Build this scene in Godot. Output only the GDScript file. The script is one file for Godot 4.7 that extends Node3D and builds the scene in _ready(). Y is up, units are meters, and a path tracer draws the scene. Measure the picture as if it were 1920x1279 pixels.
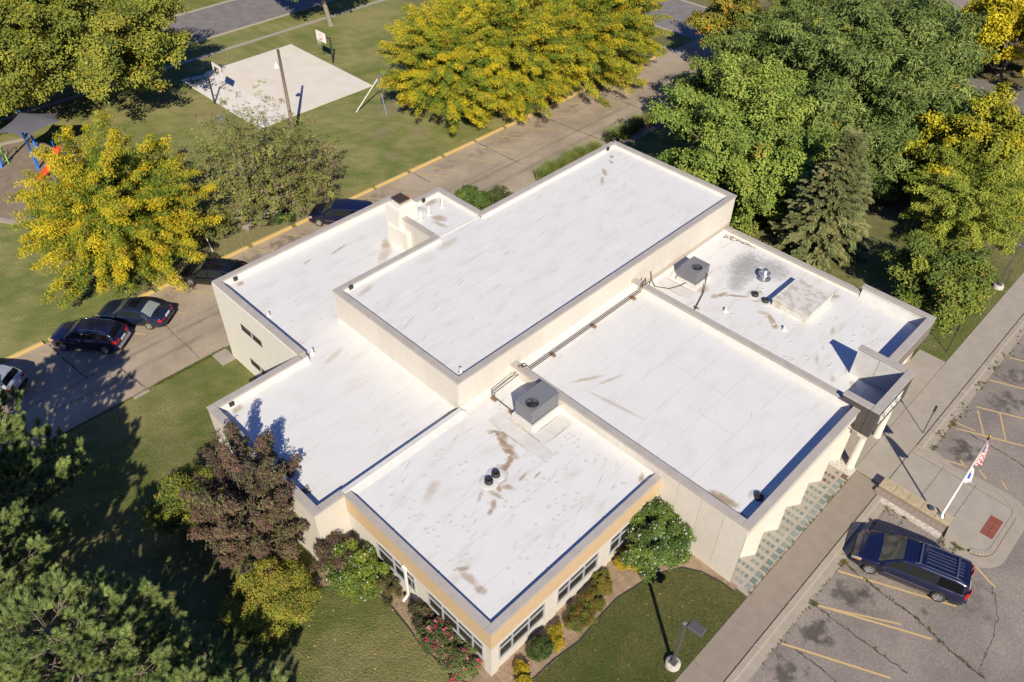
extends Node3D
# Plan coordinates: x along the long walls, y away from the front street, z up (metres). Godot gets (x, z, -y).

var rng := RandomNumberGenerator.new()
var M := {}
var sub_off := {}

class B:
	var v := PackedVector3Array()
	var uv := PackedVector2Array()
	var o := Vector3.ZERO
	var rect := Rect2()
	var uvs := false
	func _init(off := Vector3.ZERO) -> void:
		o = off
	func map(x0: float, y0: float, x1: float, y1: float) -> B:
		rect = Rect2(x0, y0, x1 - x0, y1 - y0)
		uvs = true
		return self
	func tri(a: Vector3, b: Vector3, c: Vector3) -> void:
		for p in [a, c, b]:
			v.append(Vector3(p.x - o.x, p.z - o.z, o.y - p.y))
			if uvs:
				uv.append(Vector2((p.x - rect.position.x) / rect.size.x, (p.y - rect.position.y) / rect.size.y))
	func quad(a: Vector3, b: Vector3, c: Vector3, d: Vector3) -> void:
		tri(a, b, c)
		tri(a, c, d)
	func box(x0: float, y0: float, z0: float, x1: float, y1: float, z1: float, bev := 0.0) -> B:
		var e := bev
		var lo := [Vector3(x0, y0, z0), Vector3(x1, y0, z0), Vector3(x1, y1, z0), Vector3(x0, y1, z0)]
		var mid := [Vector3(x0, y0, z1 - e), Vector3(x1, y0, z1 - e), Vector3(x1, y1, z1 - e), Vector3(x0, y1, z1 - e)]
		var hi := [Vector3(x0 + e, y0 + e, z1), Vector3(x1 - e, y0 + e, z1), Vector3(x1 - e, y1 - e, z1), Vector3(x0 + e, y1 - e, z1)]
		quad(lo[3], lo[2], lo[1], lo[0])
		quad(hi[0], hi[1], hi[2], hi[3])
		for i in 4:
			var j := (i + 1) % 4
			quad(lo[i], lo[j], mid[j], mid[i])
			if e > 0.0:
				quad(mid[i], mid[j], hi[j], hi[i])
		return self
	func bar(a: Vector3, b: Vector3, w: float, h: float) -> B:
		var d := (b - a).normalized()
		var s := d.cross(Vector3(0, 0, 1))
		s = (Vector3(1, 0, 0) if s.length() < 0.01 else s.normalized())
		var u := s.cross(d).normalized() * h * 0.5
		s *= w * 0.5
		var p := [a - s - u, a + s - u, a + s + u, a - s + u]
		var q := [b - s - u, b + s - u, b + s + u, b - s + u]
		quad(p[0], p[1], p[2], p[3])
		quad(q[3], q[2], q[1], q[0])
		for i in 4:
			var j := (i + 1) % 4
			quad(p[j], p[i], q[i], q[j])
		return self
	func tube(pts: Array, rad: Array, n := 8) -> B:
		var prev := []
		for i in pts.size():
			var a: Vector3 = pts[maxi(i - 1, 0)]
			var b: Vector3 = pts[mini(i + 1, pts.size() - 1)]
			var d := (b - a).normalized()
			var s := d.cross(Vector3(0.13, 0.31, 1.0) if absf(d.z) < 0.95 else Vector3(1, 0.1, 0)).normalized()
			var u := s.cross(d)
			var ring := []
			for k in n:
				var t := TAU * k / n
				ring.append(pts[i] + (s * cos(t) + u * sin(t)) * rad[i])
			for k in n:
				var m := (k + 1) % n
				if i > 0:
					quad(prev[m], prev[k], ring[k], ring[m])
				elif rad[0] > 0.004:
					tri(pts[0], ring[m], ring[k])
				if i == pts.size() - 1 and rad[i] > 0.004:
					tri(pts[i], ring[k], ring[m])
			prev = ring
		return self
	func lathe(c: Vector3, prof: Array, n := 20) -> B:
		for i in prof.size() - 1:
			var r0: float = prof[i][0]
			var r1: float = prof[i + 1][0]
			for k in n:
				var a := TAU * k / n
				var b := TAU * (k + 1) / n
				var p := c + Vector3(cos(a) * r0, sin(a) * r0, prof[i][1])
				var q := c + Vector3(cos(b) * r0, sin(b) * r0, prof[i][1])
				var r := c + Vector3(cos(b) * r1, sin(b) * r1, prof[i + 1][1])
				var s := c + Vector3(cos(a) * r1, sin(a) * r1, prof[i + 1][1])
				if r0 > 0.0001:
					tri(p, q, r)
				if r1 > 0.0001:
					tri(p, r, s)
		return self
	func prism(poly: PackedVector2Array, z0: float, z1: float) -> B:
		var t := Geometry2D.triangulate_polygon(poly)
		for i in range(0, t.size(), 3):
			var a := poly[t[i]]
			var b := poly[t[i + 1]]
			var c := poly[t[i + 2]]
			if (b - a).cross(c - a) < 0.0:
				var w := b
				b = c
				c = w
			tri(Vector3(a.x, a.y, z1), Vector3(b.x, b.y, z1), Vector3(c.x, c.y, z1))
			tri(Vector3(a.x, a.y, z0), Vector3(c.x, c.y, z0), Vector3(b.x, b.y, z0))
		var ccw := not Geometry2D.is_polygon_clockwise(poly)
		for i in poly.size():
			var a := poly[i]
			var b := poly[(i + 1) % poly.size()]
			if not ccw:
				var w := a
				a = b
				b = w
			quad(Vector3(a.x, a.y, z0), Vector3(b.x, b.y, z0), Vector3(b.x, b.y, z1), Vector3(a.x, a.y, z1))
		return self
	func plate(poly: PackedVector2Array, z: Callable) -> B:
		var t := Geometry2D.triangulate_polygon(poly)
		for i in range(0, t.size(), 3):
			var a := poly[t[i]]
			var b := poly[t[i + 1]]
			var c := poly[t[i + 2]]
			if (b - a).cross(c - a) < 0.0:
				var w := b
				b = c
				c = w
			tri(Vector3(a.x, a.y, z.call(a)), Vector3(b.x, b.y, z.call(b)), Vector3(c.x, c.y, z.call(c)))
		return self
	func mesh(smooth := false) -> ArrayMesh:
		if smooth:
			var st := SurfaceTool.new()
			st.begin(Mesh.PRIMITIVE_TRIANGLES)
			st.set_smooth_group(0)
			for i in v.size():
				if uvs:
					st.set_uv(uv[i])
				st.add_vertex(v[i])
			st.generate_normals()
			st.index()
			return st.commit()
		var arr := []
		arr.resize(Mesh.ARRAY_MAX)
		arr[Mesh.ARRAY_VERTEX] = v
		if uvs:
			arr[Mesh.ARRAY_TEX_UV] = uv
		var m := ArrayMesh.new()
		m.add_surface_from_arrays(Mesh.PRIMITIVE_TRIANGLES, arr)
		return m

func G(p: Vector3) -> Vector3:
	return Vector3(p.x, p.z, -p.y)

func obj(called: String, b: B, m: Material, parent: Node = self, smooth := false) -> MeshInstance3D:
	return place(called, b.mesh(smooth), m, parent)

func place(called: String, mesh: Mesh, m: Material, parent: Node = self, at := Vector3.ZERO, turn := 0.0) -> MeshInstance3D:
	var o := MeshInstance3D.new()
	o.name = called
	o.mesh = mesh
	o.material_override = m
	o.position = G(at)
	o.rotation.y = turn
	parent.add_child(o, true)
	return o

func tag(o: Node, label: String, category: String, group := "") -> Node:
	o.set_meta("label", label)
	o.set_meta("category", category)
	if group:
		o.set_meta("group", group)
	return o

func thing(called: String, label: String, category: String, at := Vector3.ZERO, turn := 0.0, group := "") -> Node3D:
	var o := Node3D.new()
	o.name = called
	o.position = G(at)
	o.rotation.y = turn
	add_child(o, true)
	tag(o, label, category, group)
	return o

func ground_part(called: String, b: B, m: Material, kind := "structure", smooth := false) -> MeshInstance3D:
	var o := obj(called, b, m, self, smooth)
	o.set_meta("kind", kind)
	return o

func dup(src: Node3D, at: Vector3, turn: float, label: String, group := "") -> Node3D:
	var base := String(src.name).rstrip("0123456789")
	var r: Node3D = src.duplicate()
	r.name = base
	add_child(r, true)
	r.position = G(at)
	r.rotation.y = turn
	r.set_meta("label", label)
	if group:
		r.set_meta("group", group)
	return r

func copies(called: String, mesh: Mesh, m: Material, list: Array, parent: Node = self, kind := "stuff") -> MultiMeshInstance3D:
	# list of [Transform3D in Godot axes, Color (linear)]
	var mm := MultiMesh.new()
	mm.transform_format = MultiMesh.TRANSFORM_3D
	mm.use_colors = true
	mm.mesh = mesh
	mm.instance_count = list.size()
	var buf := PackedFloat32Array()
	buf.resize(list.size() * 16)
	var i := 0
	for e in list:
		var t: Transform3D = e[0]
		var c: Color = e[1]
		buf[i] = t.basis.x.x; buf[i + 1] = t.basis.y.x; buf[i + 2] = t.basis.z.x; buf[i + 3] = t.origin.x
		buf[i + 4] = t.basis.x.y; buf[i + 5] = t.basis.y.y; buf[i + 6] = t.basis.z.y; buf[i + 7] = t.origin.y
		buf[i + 8] = t.basis.x.z; buf[i + 9] = t.basis.y.z; buf[i + 10] = t.basis.z.z; buf[i + 11] = t.origin.z
		buf[i + 12] = c.r; buf[i + 13] = c.g; buf[i + 14] = c.b; buf[i + 15] = 1.0
		i += 16
	mm.buffer = buf
	var o := MultiMeshInstance3D.new()
	o.name = called
	o.multimesh = mm
	o.material_override = m
	o.set_meta("kind", kind)
	parent.add_child(o, true)
	return o

# ---------------------------------------------------------------- ground shape
func gz(y: float) -> float:
	if y < 4.3:
		return -0.27
	return -2.3 * clampf((y - 14.0) / 23.0, 0.0, 1.0) - (0.0 if y > 4.9 else 0.27 * (4.9 - y) / 0.6)

func on_ground(poly: Array, dz: float, b: B) -> B:
	# a sheet that follows the ground, cut into strips 1 m deep
	var p := PackedVector2Array(poly)
	var y0 := 1e9
	var y1 := -1e9
	for q in p:
		y0 = minf(y0, q.y)
		y1 = maxf(y1, q.y)
	var y := floorf(y0)
	while y < y1:
		var nxt := y + 1.0
		if y >= 37.0 or y < 4.0 and y1 < 4.5:
			nxt = y1 + 1.0
		elif y < 13.0 and y >= 5.0:
			nxt = 14.0
		var strip := PackedVector2Array([Vector2(-300, y), Vector2(300, y), Vector2(300, nxt), Vector2(-300, nxt)])
		for piece in Geometry2D.intersect_polygons(p, strip):
			b.plate(piece, func(q: Vector2) -> float: return gz(q.y) + dz)
		y = nxt
	return b

func noise(freq: float, octaves: int, sd: int, gain := 0.5) -> FastNoiseLite:
	var n := FastNoiseLite.new()
	n.noise_type = FastNoiseLite.TYPE_SIMPLEX_SMOOTH
	n.frequency = freq
	n.fractal_octaves = octaves
	n.fractal_gain = gain
	n.seed = sd
	return n

func ntex(size: int, freq: float, octaves: int, sd: int, stops: Array, gain := 0.55) -> NoiseTexture2D:
	var t := NoiseTexture2D.new()
	t.width = size
	t.height = size
	t.seamless = true
	t.seamless_blend_skirt = 0.25
	t.noise = noise(freq, octaves, sd, gain)
	var g := Gradient.new()
	g.offsets = PackedFloat32Array(stops.map(func(s: Array) -> float: return s[0]))
	g.colors = PackedColorArray(stops.map(func(s: Array) -> Color: return s[1].linear_to_srgb()))
	t.color_ramp = g
	return t

func gray(x: float) -> Color:
	return Color(x, x, x)

func mat(r: float, g: float, b: float, rough := 0.8, metal := 0.0) -> StandardMaterial3D:
	var m := StandardMaterial3D.new()
	m.albedo_color = Color(r, g, b).linear_to_srgb()
	m.roughness = rough
	m.metallic = metal
	return m

func textured(m: StandardMaterial3D, fine: Texture2D, fine_m: float, coarse: Texture2D = null, coarse_m := 10.0, bump: Texture2D = null, bump_m := 1.0, bump_s := 1.0) -> StandardMaterial3D:
	# textures laid in metres on every face
	m.albedo_texture = fine
	m.uv1_triplanar = true
	m.uv1_world_triplanar = true
	m.uv1_scale = Vector3.ONE / fine_m
	if coarse:
		m.detail_enabled = true
		m.detail_albedo = coarse
		m.detail_blend_mode = BaseMaterial3D.BLEND_MODE_MUL
		m.detail_uv_layer = BaseMaterial3D.DETAIL_UV_2
		m.uv2_triplanar = true
		m.uv2_world_triplanar = true
		m.uv2_scale = Vector3.ONE / coarse_m
	if bump:
		m.normal_enabled = true
		m.normal_texture = bump
		m.normal_scale = bump_s
	return m

func leafy(trans := 0.35) -> StandardMaterial3D:
	var m := StandardMaterial3D.new()
	m.vertex_color_use_as_albedo = true
	m.roughness = 0.55
	m.metallic_specular = 0.4
	m.backlight_enabled = true
	m.backlight = Color(trans, trans, trans)
	return m

# ---------------------------------------------------------------- roofs with their stains
func roof_texture(sz: Vector2i, x0: float, y0: float, x1: float, y1: float, stains: Array, streaks: int, sd: int, dirt := 1.0, grey := []) -> ImageTexture:
	var r := RandomNumberGenerator.new()
	r.seed = sd
	var n1 := noise(0.45, 4, sd)
	var n2 := noise(5.0, 3, sd + 1)
	var n3 := noise(1.3, 3, sd + 2)
	var w := sz.x
	var h := sz.y
	var px := (x1 - x0) / w
	var py := (y1 - y0) / h
	var amt := PackedFloat32Array()
	amt.resize(w * h)
	var soot := PackedFloat32Array()
	soot.resize(w * h)
	var all := stains.duplicate()
	for i in streaks:
		var ln := r.randf_range(0.08, 0.4) * (2.2 if r.randf() < 0.12 else 1.0)
		all.append([r.randf_range(x0, x1), r.randf_range(y0, y1), ln, r.randf_range(0.012, 0.05), r.randf_range(0.0, 0.45), pow(r.randf(), 2.2) * 0.34 * dirt])
	for s in all:
		var rr: float = maxf(s[2], s[3]) * 1.6
		var ca := cos(s[4])
		var sa := sin(s[4])
		for j in range(maxi(0, int((s[1] - rr - y0) / py)), mini(h, int((s[1] + rr - y0) / py) + 1)):
			for i in range(maxi(0, int((s[0] - rr - x0) / px)), mini(w, int((s[0] + rr - x0) / px) + 1)):
				var dx: float = x0 + i * px - s[0]
				var dy: float = y0 + j * py - s[1]
				var u: float = (dx * ca + dy * sa) / s[2]
				var q: float = (dy * ca - dx * sa) / s[3]
				var d: float = u * u + q * q
				if d < 2.4:
					var f: float = n3.get_noise_2d((dx + s[0]) * 1.7, (dy + s[1]) * 1.7) * 0.8 + n2.get_noise_2d(dx + s[0], dy + s[1]) * 0.35
					var a: float = clampf(1.05 - d * 0.72 + f * 0.5, 0.0, 1.0) * s[5]
					if s.size() > 6:
						soot[j * w + i] = maxf(soot[j * w + i], a)
					else:
						amt[j * w + i] = maxf(amt[j * w + i], a)
	var data := PackedByteArray()
	data.resize(w * h * 3)
	var k := 0
	for j in h:
		var y := y0 + j * py
		for i in w:
			var x := x0 + i * px
			var big := n1.get_noise_2d(x, y * 1.5)
			var base := 0.975 + 0.016 * big + 0.01 * n2.get_noise_2d(x, y)
			var t := amt[j * w + i] + maxf(0.0, n1.get_noise_2d(x * 0.7 + 50.0, y * 2.2) - 0.12) * 0.22 * dirt
			# lapped membrane seams every 1.9 m
			var sy := fposmod(y - y0 + 0.4, 1.9)
			if sy < 0.05:
				t += 0.10 + 0.14 * maxf(0.0, n3.get_noise_2d(x * 0.6, y))
			var g := 1.0 - soot[j * w + i]
			data[k] = int(clampf(base * (1.0 - t * 0.30) * g, 0, 1) * 255.0)
			data[k + 1] = int(clampf(base * (1.0 - t * 0.40) * g, 0, 1) * 255.0)
			data[k + 2] = int(clampf(base * (1.0 - t * 0.52) * g, 0, 1) * 255.0)
			k += 3
	return ImageTexture.create_from_image(Image.create_from_data(w, h, false, Image.FORMAT_RGB8, data))

func roof_mat(t: Texture2D) -> StandardMaterial3D:
	var m := mat(0.715, 0.72, 0.71, 0.62)
	m.albedo_texture = t
	return m

# ---------------------------------------------------------------- paving with oil stains and wear
func paving_texture(sz: Vector2i, x0: float, y0: float, x1: float, y1: float, c0: Color, c1: Color, spots: Array, lanes: Array, sd: int, grain: float) -> ImageTexture:
	var r := RandomNumberGenerator.new()
	r.seed = sd
	var n1 := noise(0.22, 4, sd)
	var n2 := noise(7.0, 2, sd + 1)
	var n3 := noise(1.1, 4, sd + 2)
	var w := sz.x
	var h := sz.y
	var px := (x1 - x0) / w
	var py := (y1 - y0) / h
	var dark := PackedFloat32Array()
	dark.resize(w * h)
	for s in spots:
		var rr: float = maxf(s[2], s[3]) * 1.7
		for j in range(maxi(0, int((s[1] - rr - y0) / py)), mini(h, int((s[1] + rr - y0) / py) + 1)):
			for i in range(maxi(0, int((s[0] - rr - x0) / px)), mini(w, int((s[0] + rr - x0) / px) + 1)):
				var dx: float = (x0 + i * px - s[0]) / s[2]
				var dy: float = (y0 + j * py - s[1]) / s[3]
				var d := dx * dx + dy * dy
				if d < 2.8:
					var f := n3.get_noise_2d(i * px * 1.1 + s[0] * 9.0, j * py * 1.1) * 1.5 + n2.get_noise_2d(i * px * 0.5, j * py * 0.5) * 0.35
					dark[j * w + i] = maxf(dark[j * w + i], clampf(0.75 - d * 0.62 + f, 0.0, 1.0) * s[4] * 0.48)
	var data := PackedByteArray()
	data.resize(w * h * 3)
	var k := 0
	for j in h:
		var y := y0 + j * py
		var lane := 0.0
		for l in lanes:
			lane = maxf(lane, l[2] * exp(-pow((y - l[0]) / l[1], 2.0)))
		for i in w:
			var x := x0 + i * px
			var t := clampf(0.5 + 0.9 * n1.get_noise_2d(x, y) + 0.25 * n3.get_noise_2d(x, y), 0.0, 1.0)
			var c := c0.lerp(c1, t)
			var f := (1.0 + grain * n2.get_noise_2d(x, y) + grain * r.randf_range(-0.5, 0.5)) * (1.0 - dark[j * w + i]) * (1.0 - lane * (0.7 + 0.8 * n3.get_noise_2d(x * 0.3, y * 2.0)))
			data[k] = int(clampf(c.r * f, 0, 1) * 255.0)
			data[k + 1] = int(clampf(c.g * f, 0, 1) * 255.0)
			data[k + 2] = int(clampf(c.b * f, 0, 1) * 255.0)
			k += 3
	return ImageTexture.create_from_image(Image.create_from_data(w, h, false, Image.FORMAT_RGB8, data))

# ---------------------------------------------------------------- leaves
func leaf(b: B, at: Vector3, d: Vector3, n: Vector3, ln: float, wd: float) -> void:
	var s := d.cross(n).normalized() * wd * 0.5
	var up := n.normalized() * wd * 0.22
	var tip := at + d * ln - n * ln * 0.12
	var mid := at + d * ln * 0.45
	b.tri(at, mid + s + up, tip)
	b.tri(at, tip, mid - s + up)

func rdir(r: RandomNumberGenerator) -> Vector3:
	var z := r.randf_range(-1, 1)
	var a := r.randf_range(0, TAU)
	var q := sqrt(1.0 - z * z)
	return Vector3(q * cos(a), q * sin(a), z)

func leaf_cluster(sd: int, n: int, rad: float, ln: float, wd: float, droop := 0.2) -> ArrayMesh:
	var r := RandomNumberGenerator.new()
	r.seed = sd
	var b := B.new()
	for i in n:
		var p := rdir(r) * rad * pow(r.randf(), 0.5)
		p.z *= 0.6
		var d := (Vector3(p.x, p.y, 0).normalized() * 0.8 + rdir(r) * 0.7 + Vector3(0, 0, -droop)).normalized()
		var nn := (Vector3(0, 0, 1) + rdir(r) * 0.75).normalized()
		leaf(b, p, d, nn, ln * r.randf_range(0.7, 1.25), wd * r.randf_range(0.8, 1.2))
	return b.mesh()

func frond_cluster(sd: int, n: int, ln: float) -> ArrayMesh:
	# feathery sprays: thin drooping stems, each with pairs of narrow leaflets
	var r := RandomNumberGenerator.new()
	r.seed = sd
	var b := B.new()
	for i in n:
		var a := r.randf_range(0, TAU)
		var d := Vector3(cos(a), sin(a), r.randf_range(-0.1, 0.45)).normalized()
		var p := rdir(r) * 0.08
		var step := ln / 5.0
		for k in 5:
			d = (d + Vector3(0, 0, -0.17)).normalized()
			p += d * step
			var side := d.cross(Vector3(0, 0, 1)).normalized()
			for q in [-1.0, 1.0]:
				var ld: Vector3 = (side * q + d * 0.5 + Vector3(0, 0, r.randf_range(-0.35, 0.15))).normalized()
				leaf(b, p, ld, (Vector3(0, 0, 1) + rdir(r) * 0.5).normalized(), ln * 0.30, ln * 0.13)
	return b.mesh()

func needle_tuft(sd: int, n: int, ln: float, wd: float) -> ArrayMesh:
	# a bottle-brush of needles round a short shoot that points up the z axis
	var r := RandomNumberGenerator.new()
	r.seed = sd
	var b := B.new()
	for i in n:
		var t := r.randf()
		var a := r.randf_range(0, TAU)
		var out := lerpf(1.25, 0.25, t * t)
		var d := Vector3(cos(a) * out, sin(a) * out, 0.35 + t * 0.9).normalized()
		var p := Vector3(0, 0, t * ln * 1.3)
		var s := d.cross(rdir(r)).normalized() * wd
		var l := ln * r.randf_range(0.75, 1.1)
		b.tri(p - s, p + s, p + d * l)
	return b.mesh()

func spruce_spray(sd: int) -> ArrayMesh:
	# a flat, drooping branchlet along x with side twigs thick with short needles
	var r := RandomNumberGenerator.new()
	r.seed = sd
	var b := B.new()
	for k in 26:
		var t := k / 25.0
		var q := -1.0 if k % 2 else 1.0
		var p := Vector3(t * 0.62, 0, -0.10 * t * t)
		var l := 0.30 * (1.05 - t)
		var d := Vector3(0.75, q * 0.8, r.randf_range(-0.25, 0.3)).normalized()
		for e in 4:
			var dd := (d + rdir(r) * 0.45).normalized()
			var pp := p + d * l * e / 4.0
			leaf(b, pp, dd, Vector3(0, 0, 1), 0.13, 0.045)
	return b.mesh()

func grass_tuft(sd: int, n: int, h: float, wd: float, spread: float) -> ArrayMesh:
	var r := RandomNumberGenerator.new()
	r.seed = sd
	var b := B.new()
	for i in n:
		var a := r.randf_range(0, TAU)
		var p := Vector3(cos(a), sin(a), 0) * spread * sqrt(r.randf())
		var e := r.randf_range(0, TAU)
		var s := Vector3(-sin(e), cos(e), 0) * wd
		var hh := h * r.randf_range(0.6, 1.1)
		var lean := Vector3(cos(e), sin(e), 0) * hh * r.randf_range(0.15, 0.8)
		var m := p + lean * 0.3 + Vector3(0, 0, hh * 0.6)
		b.tri(p - s, p + s, m + s * 0.7)
		b.tri(p - s, m + s * 0.7, m - s * 0.7)
		b.tri(m - s * 0.7, m + s * 0.7, p + lean + Vector3(0, 0, hh))
	return b.mesh()

func basis_to(d: Vector3, roll: float) -> Basis:
	# plan direction d becomes the mesh's up axis
	var u := G(d).normalized()
	var x := u.cross(Vector3(0.31, 0.2, 0.9)).normalized()
	return Basis(x, u, x.cross(u)) * Basis(Vector3.UP, roll)

# ---------------------------------------------------------------- broad-leaved trees and bushes
# o: zc, rh, rv crown; leaf mesh kind; pal [colour, colour]; mix [mean, spread]; n clusters; clumps; gap
func tree(called: String, label: String, category: String, base: Vector3, o: Dictionary, group := "") -> Node3D:
	var t := thing(called, label, category, base, 0.0, group)
	var r := RandomNumberGenerator.new()
	r.seed = o.seed
	var rh: float = o.rh
	var rv: float = o.rv
	var cc := Vector3(o.get("dx", 0.0), o.get("dy", 0.0), o.zc - base.z)
	var lobes := []
	for i in 9:
		lobes.append([rdir(r), r.randf_range(-0.22, 0.22)])
	var clumps := []
	var nc: int = o.get("clumps", 60)
	var low: float = o.get("low", -0.55)
	while clumps.size() < nc:
		var d := rdir(r)
		if d.z < low:
			continue
		var q := 1.0
		for l in lobes:
			q += l[1] * maxf(0.0, (d.dot(l[0]) - 0.4) / 0.6)
		var inner: bool = r.randf() < o.get("fill", 0.3)
		var f := r.randf_range(0.3, 0.6) if inner else r.randf_range(0.68, 0.95)
		var p := cc + Vector3(d.x * rh, d.y * rh, d.z * rv) * q * f
		p.z = maxf(p.z, 0.25)
		clumps.append([p, rh * r.randf_range(0.16, 0.27) * o.get("clump_r", 1.0), clampf(r.randfn(o.mix[0], o.mix[1]), 0.0, 1.0), d, r.randf_range(0.85, 1.12)])
	# trunk and limbs, one continuous mesh
	if o.get("trunk", 0.2) > 0.0:
		var tr: float = o.get("trunk", 0.2)
		var b := B.new()
		var fork := Vector3(cc.x * 0.35, cc.y * 0.35, maxf(0.3, cc.z - rv * 0.75))
		var top := cc + Vector3(r.randf_range(-0.3, 0.3), r.randf_range(-0.3, 0.3), rv * 0.45)
		b.tube([Vector3(0, 0, -0.3), Vector3(0, 0, 0.15), fork * 0.5, fork, fork.lerp(top, 0.5), top], [tr * 1.7, tr * 1.25, tr, tr * 0.85, tr * 0.5, 0.02], 9)
		for i in mini(clumps.size(), o.get("limbs", 22)):
			var e: Vector3 = clumps[i][0]
			var s: Vector3 = fork.lerp(top, r.randf_range(0.0, 0.7) * clampf((e.z - fork.z) / maxf(0.5, top.z - fork.z), 0.05, 1.0))
			var mid := s.lerp(e, 0.5) + Vector3(0, 0, -0.08 * s.distance_to(e)) + rdir(r) * 0.15
			b.tube([s, mid, e], [tr * 0.42, tr * 0.22, 0.012], 5)
			for k in 3:
				var tw := mid.lerp(e, r.randf_range(0.2, 0.9))
				b.tube([tw, tw + (rdir(r) + Vector3(0, 0, 0.3)) * rh * 0.16], [tr * 0.1, 0.006], 4)
		obj("trunk", b, M[o.get("bark", "bark")], t, true)
	var spray: float = o.get("spray", 0.0)
	var per: int = maxi(1, int(o.n / float(nc)))
	var list := []
	var n4 := noise(0.5, 2, o.seed)
	for c in clumps:
		for i in per:
			var d := rdir(r)
			if d.z < -0.2 and r.randf() < 0.6:
				d.z = -d.z
			var p: Vector3 = c[0] + Vector3(d.x, d.y, d.z * o.get("flat", 0.75)) * c[1] * pow(r.randf(), 0.42)
			var along := 0.0
			if spray > 0.0:
				# leaves strung along an outward twig instead of filling a ball
				along = r.randf_range(-1.0, 1.0)
				var ax: Vector3 = (Vector3(c[3].x, c[3].y, c[3].z * 0.4 + 0.1) + Vector3(0, 0, o.get("upright", 0.0))).normalized()
				p = c[0] + ax * along * c[1] * (1.0 + spray * 1.3) + Vector3(d.x, d.y, d.z * 0.7) * c[1] * lerpf(1.0, 0.42, spray) * (1.15 - 0.5 * along) * pow(r.randf(), 0.45)
				p.z -= 0.18 * spray * c[1] * maxf(0.0, along) * (1.0 - o.get("upright", 0.0))
			if p.z < 0.05:
				continue
			var out: Vector3 = (d * 0.8 + Vector3(0, 0, 0.9) + rdir(r) * 0.35 + c[3] * 0.4).normalized()
			var k: float = clampf(c[2] + r.randfn(0.0, o.get("jit", 0.16)) + 0.5 * n4.get_noise_3d(p.x, p.y, p.z) + o.get("sunny", 0.0) * (p.z - cc.z) / rv + o.get("tip", 0.0) * along, 0.0, 1.0)
			var col: Color = o.pal[0].lerp(o.pal[1], k)
			if o.pal.size() > 2 and r.randf() < o.get("third", 0.05):
				col = o.pal[2]
			col = col * (c[4] * r.randf_range(0.8, 1.2))
			var s: float = r.randf_range(0.75, 1.25) * o.get("size", 1.0)
			list.append([Transform3D(basis_to(out, r.randf_range(0, TAU)).scaled(Vector3(s, s, s)), G(p)), col])
	copies("crown", o.mesh, M[o.get("leafmat", "leaf")], list, t)
	if o.has("flowers"):
		var fl := []
		for i in o.flowers:
			var c: Array = clumps[r.randi() % clumps.size()]
			var d := (c[3] as Vector3) * 0.7 + rdir(r)
			d = (d + Vector3(0, 0, 0.5)).normalized()
			var p: Vector3 = c[0] + d * c[1] * 1.05
			var s: float = r.randf_range(0.7, 1.3) * o.get("flower_size", 1.0)
			fl.append([Transform3D(basis_to(d, r.randf() * TAU).scaled(Vector3(s, s, s)), G(p)), o.flower_col[r.randi() % o.flower_col.size()]])
		copies("blossom", M.blossom_mesh, M.petal, fl, t)
	return t

func pine(label: String, base: Vector3, h: float, rad: float, sd: int) -> void:
	var t := thing("pine_tree", label, "tree", base, 0.0, "pines on the lawn west of the building")
	var r := RandomNumberGenerator.new()
	r.seed = sd
	var b := B.new()
	b.tube([Vector3(0, 0, -0.4), Vector3(0, 0, h * 0.35), Vector3(0.1, 0, h * 0.7), Vector3(0.05, 0.1, h)], [0.28, 0.2, 0.12, 0.02], 9)
	var list := []
	var z := 1.6
	var turn := 0.0
	while z < h:
		var f := (z - 1.0) / (h - 1.0)
		var reach := rad * pow(1.0 - f, 0.62) * (0.75 + 0.25 * minf(1.0, f * 4.0)) + 0.35
		for k in 6:
			var a := turn + TAU * k / 6.0 + r.randf_range(-0.3, 0.3)
			var d := Vector3(cos(a), sin(a), 0)
			var ln := reach * r.randf_range(0.72, 1.12)
			var s := Vector3(0, 0, z)
			var m := s + d * ln * 0.55 + Vector3(0, 0, ln * 0.06)
			var e := s + d * ln + Vector3(0, 0, ln * r.randf_range(0.16, 0.34))
			b.tube([s, m, e], [0.07 * (1.2 - f), 0.04 * (1.2 - f) + 0.008, 0.01], 5)
			var nt := int(ln * 4.0) + 2
			for i in nt:
				var q := 1.0 - 0.72 * (i / float(nt))
				var p := s.lerp(m, q * 2.0) if q < 0.5 else m.lerp(e, q * 2.0 - 1.0)
				if i == 0:
					for w in 3:
						list.append([Transform3D(basis_to((d + Vector3(0, 0, 0.8) + rdir(r) * 0.5).normalized(), r.randf() * TAU).scaled(Vector3(1.35, 1.35, 1.35)), G(e + rdir(r) * 0.10)), pine_col(r)])
					continue
				var side := Vector3(-d.y, d.x, 0) * (1.0 if i % 2 else -1.0)
				var tw := p + (side * r.randf_range(0.5, 1.0) + d * 0.5) * r.randf_range(0.22, 0.62) * (0.6 + ln * 0.16) + Vector3(0, 0, r.randf_range(0.02, 0.28))
				b.tube([p, tw], [0.02, 0.008], 4)
				var sc := r.randf_range(1.0, 1.55)
				list.append([Transform3D(basis_to((tw - p).normalized() + Vector3(0, 0, 0.8), r.randf() * TAU).scaled(Vector3(sc, sc, sc)), G(tw)), pine_col(r)])
		turn += 0.7
		z += 0.5 + 0.12 * r.randf()
	obj("trunk", b, M.pine_bark, t, true)
	copies("crown", M.tuft_mesh, M.leaf, list, t)

func pine_col(r: RandomNumberGenerator) -> Color:
	return Color(0.16, 0.235, 0.075).lerp(Color(0.33, 0.40, 0.13), r.randf()) * r.randf_range(0.85, 1.15)

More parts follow.
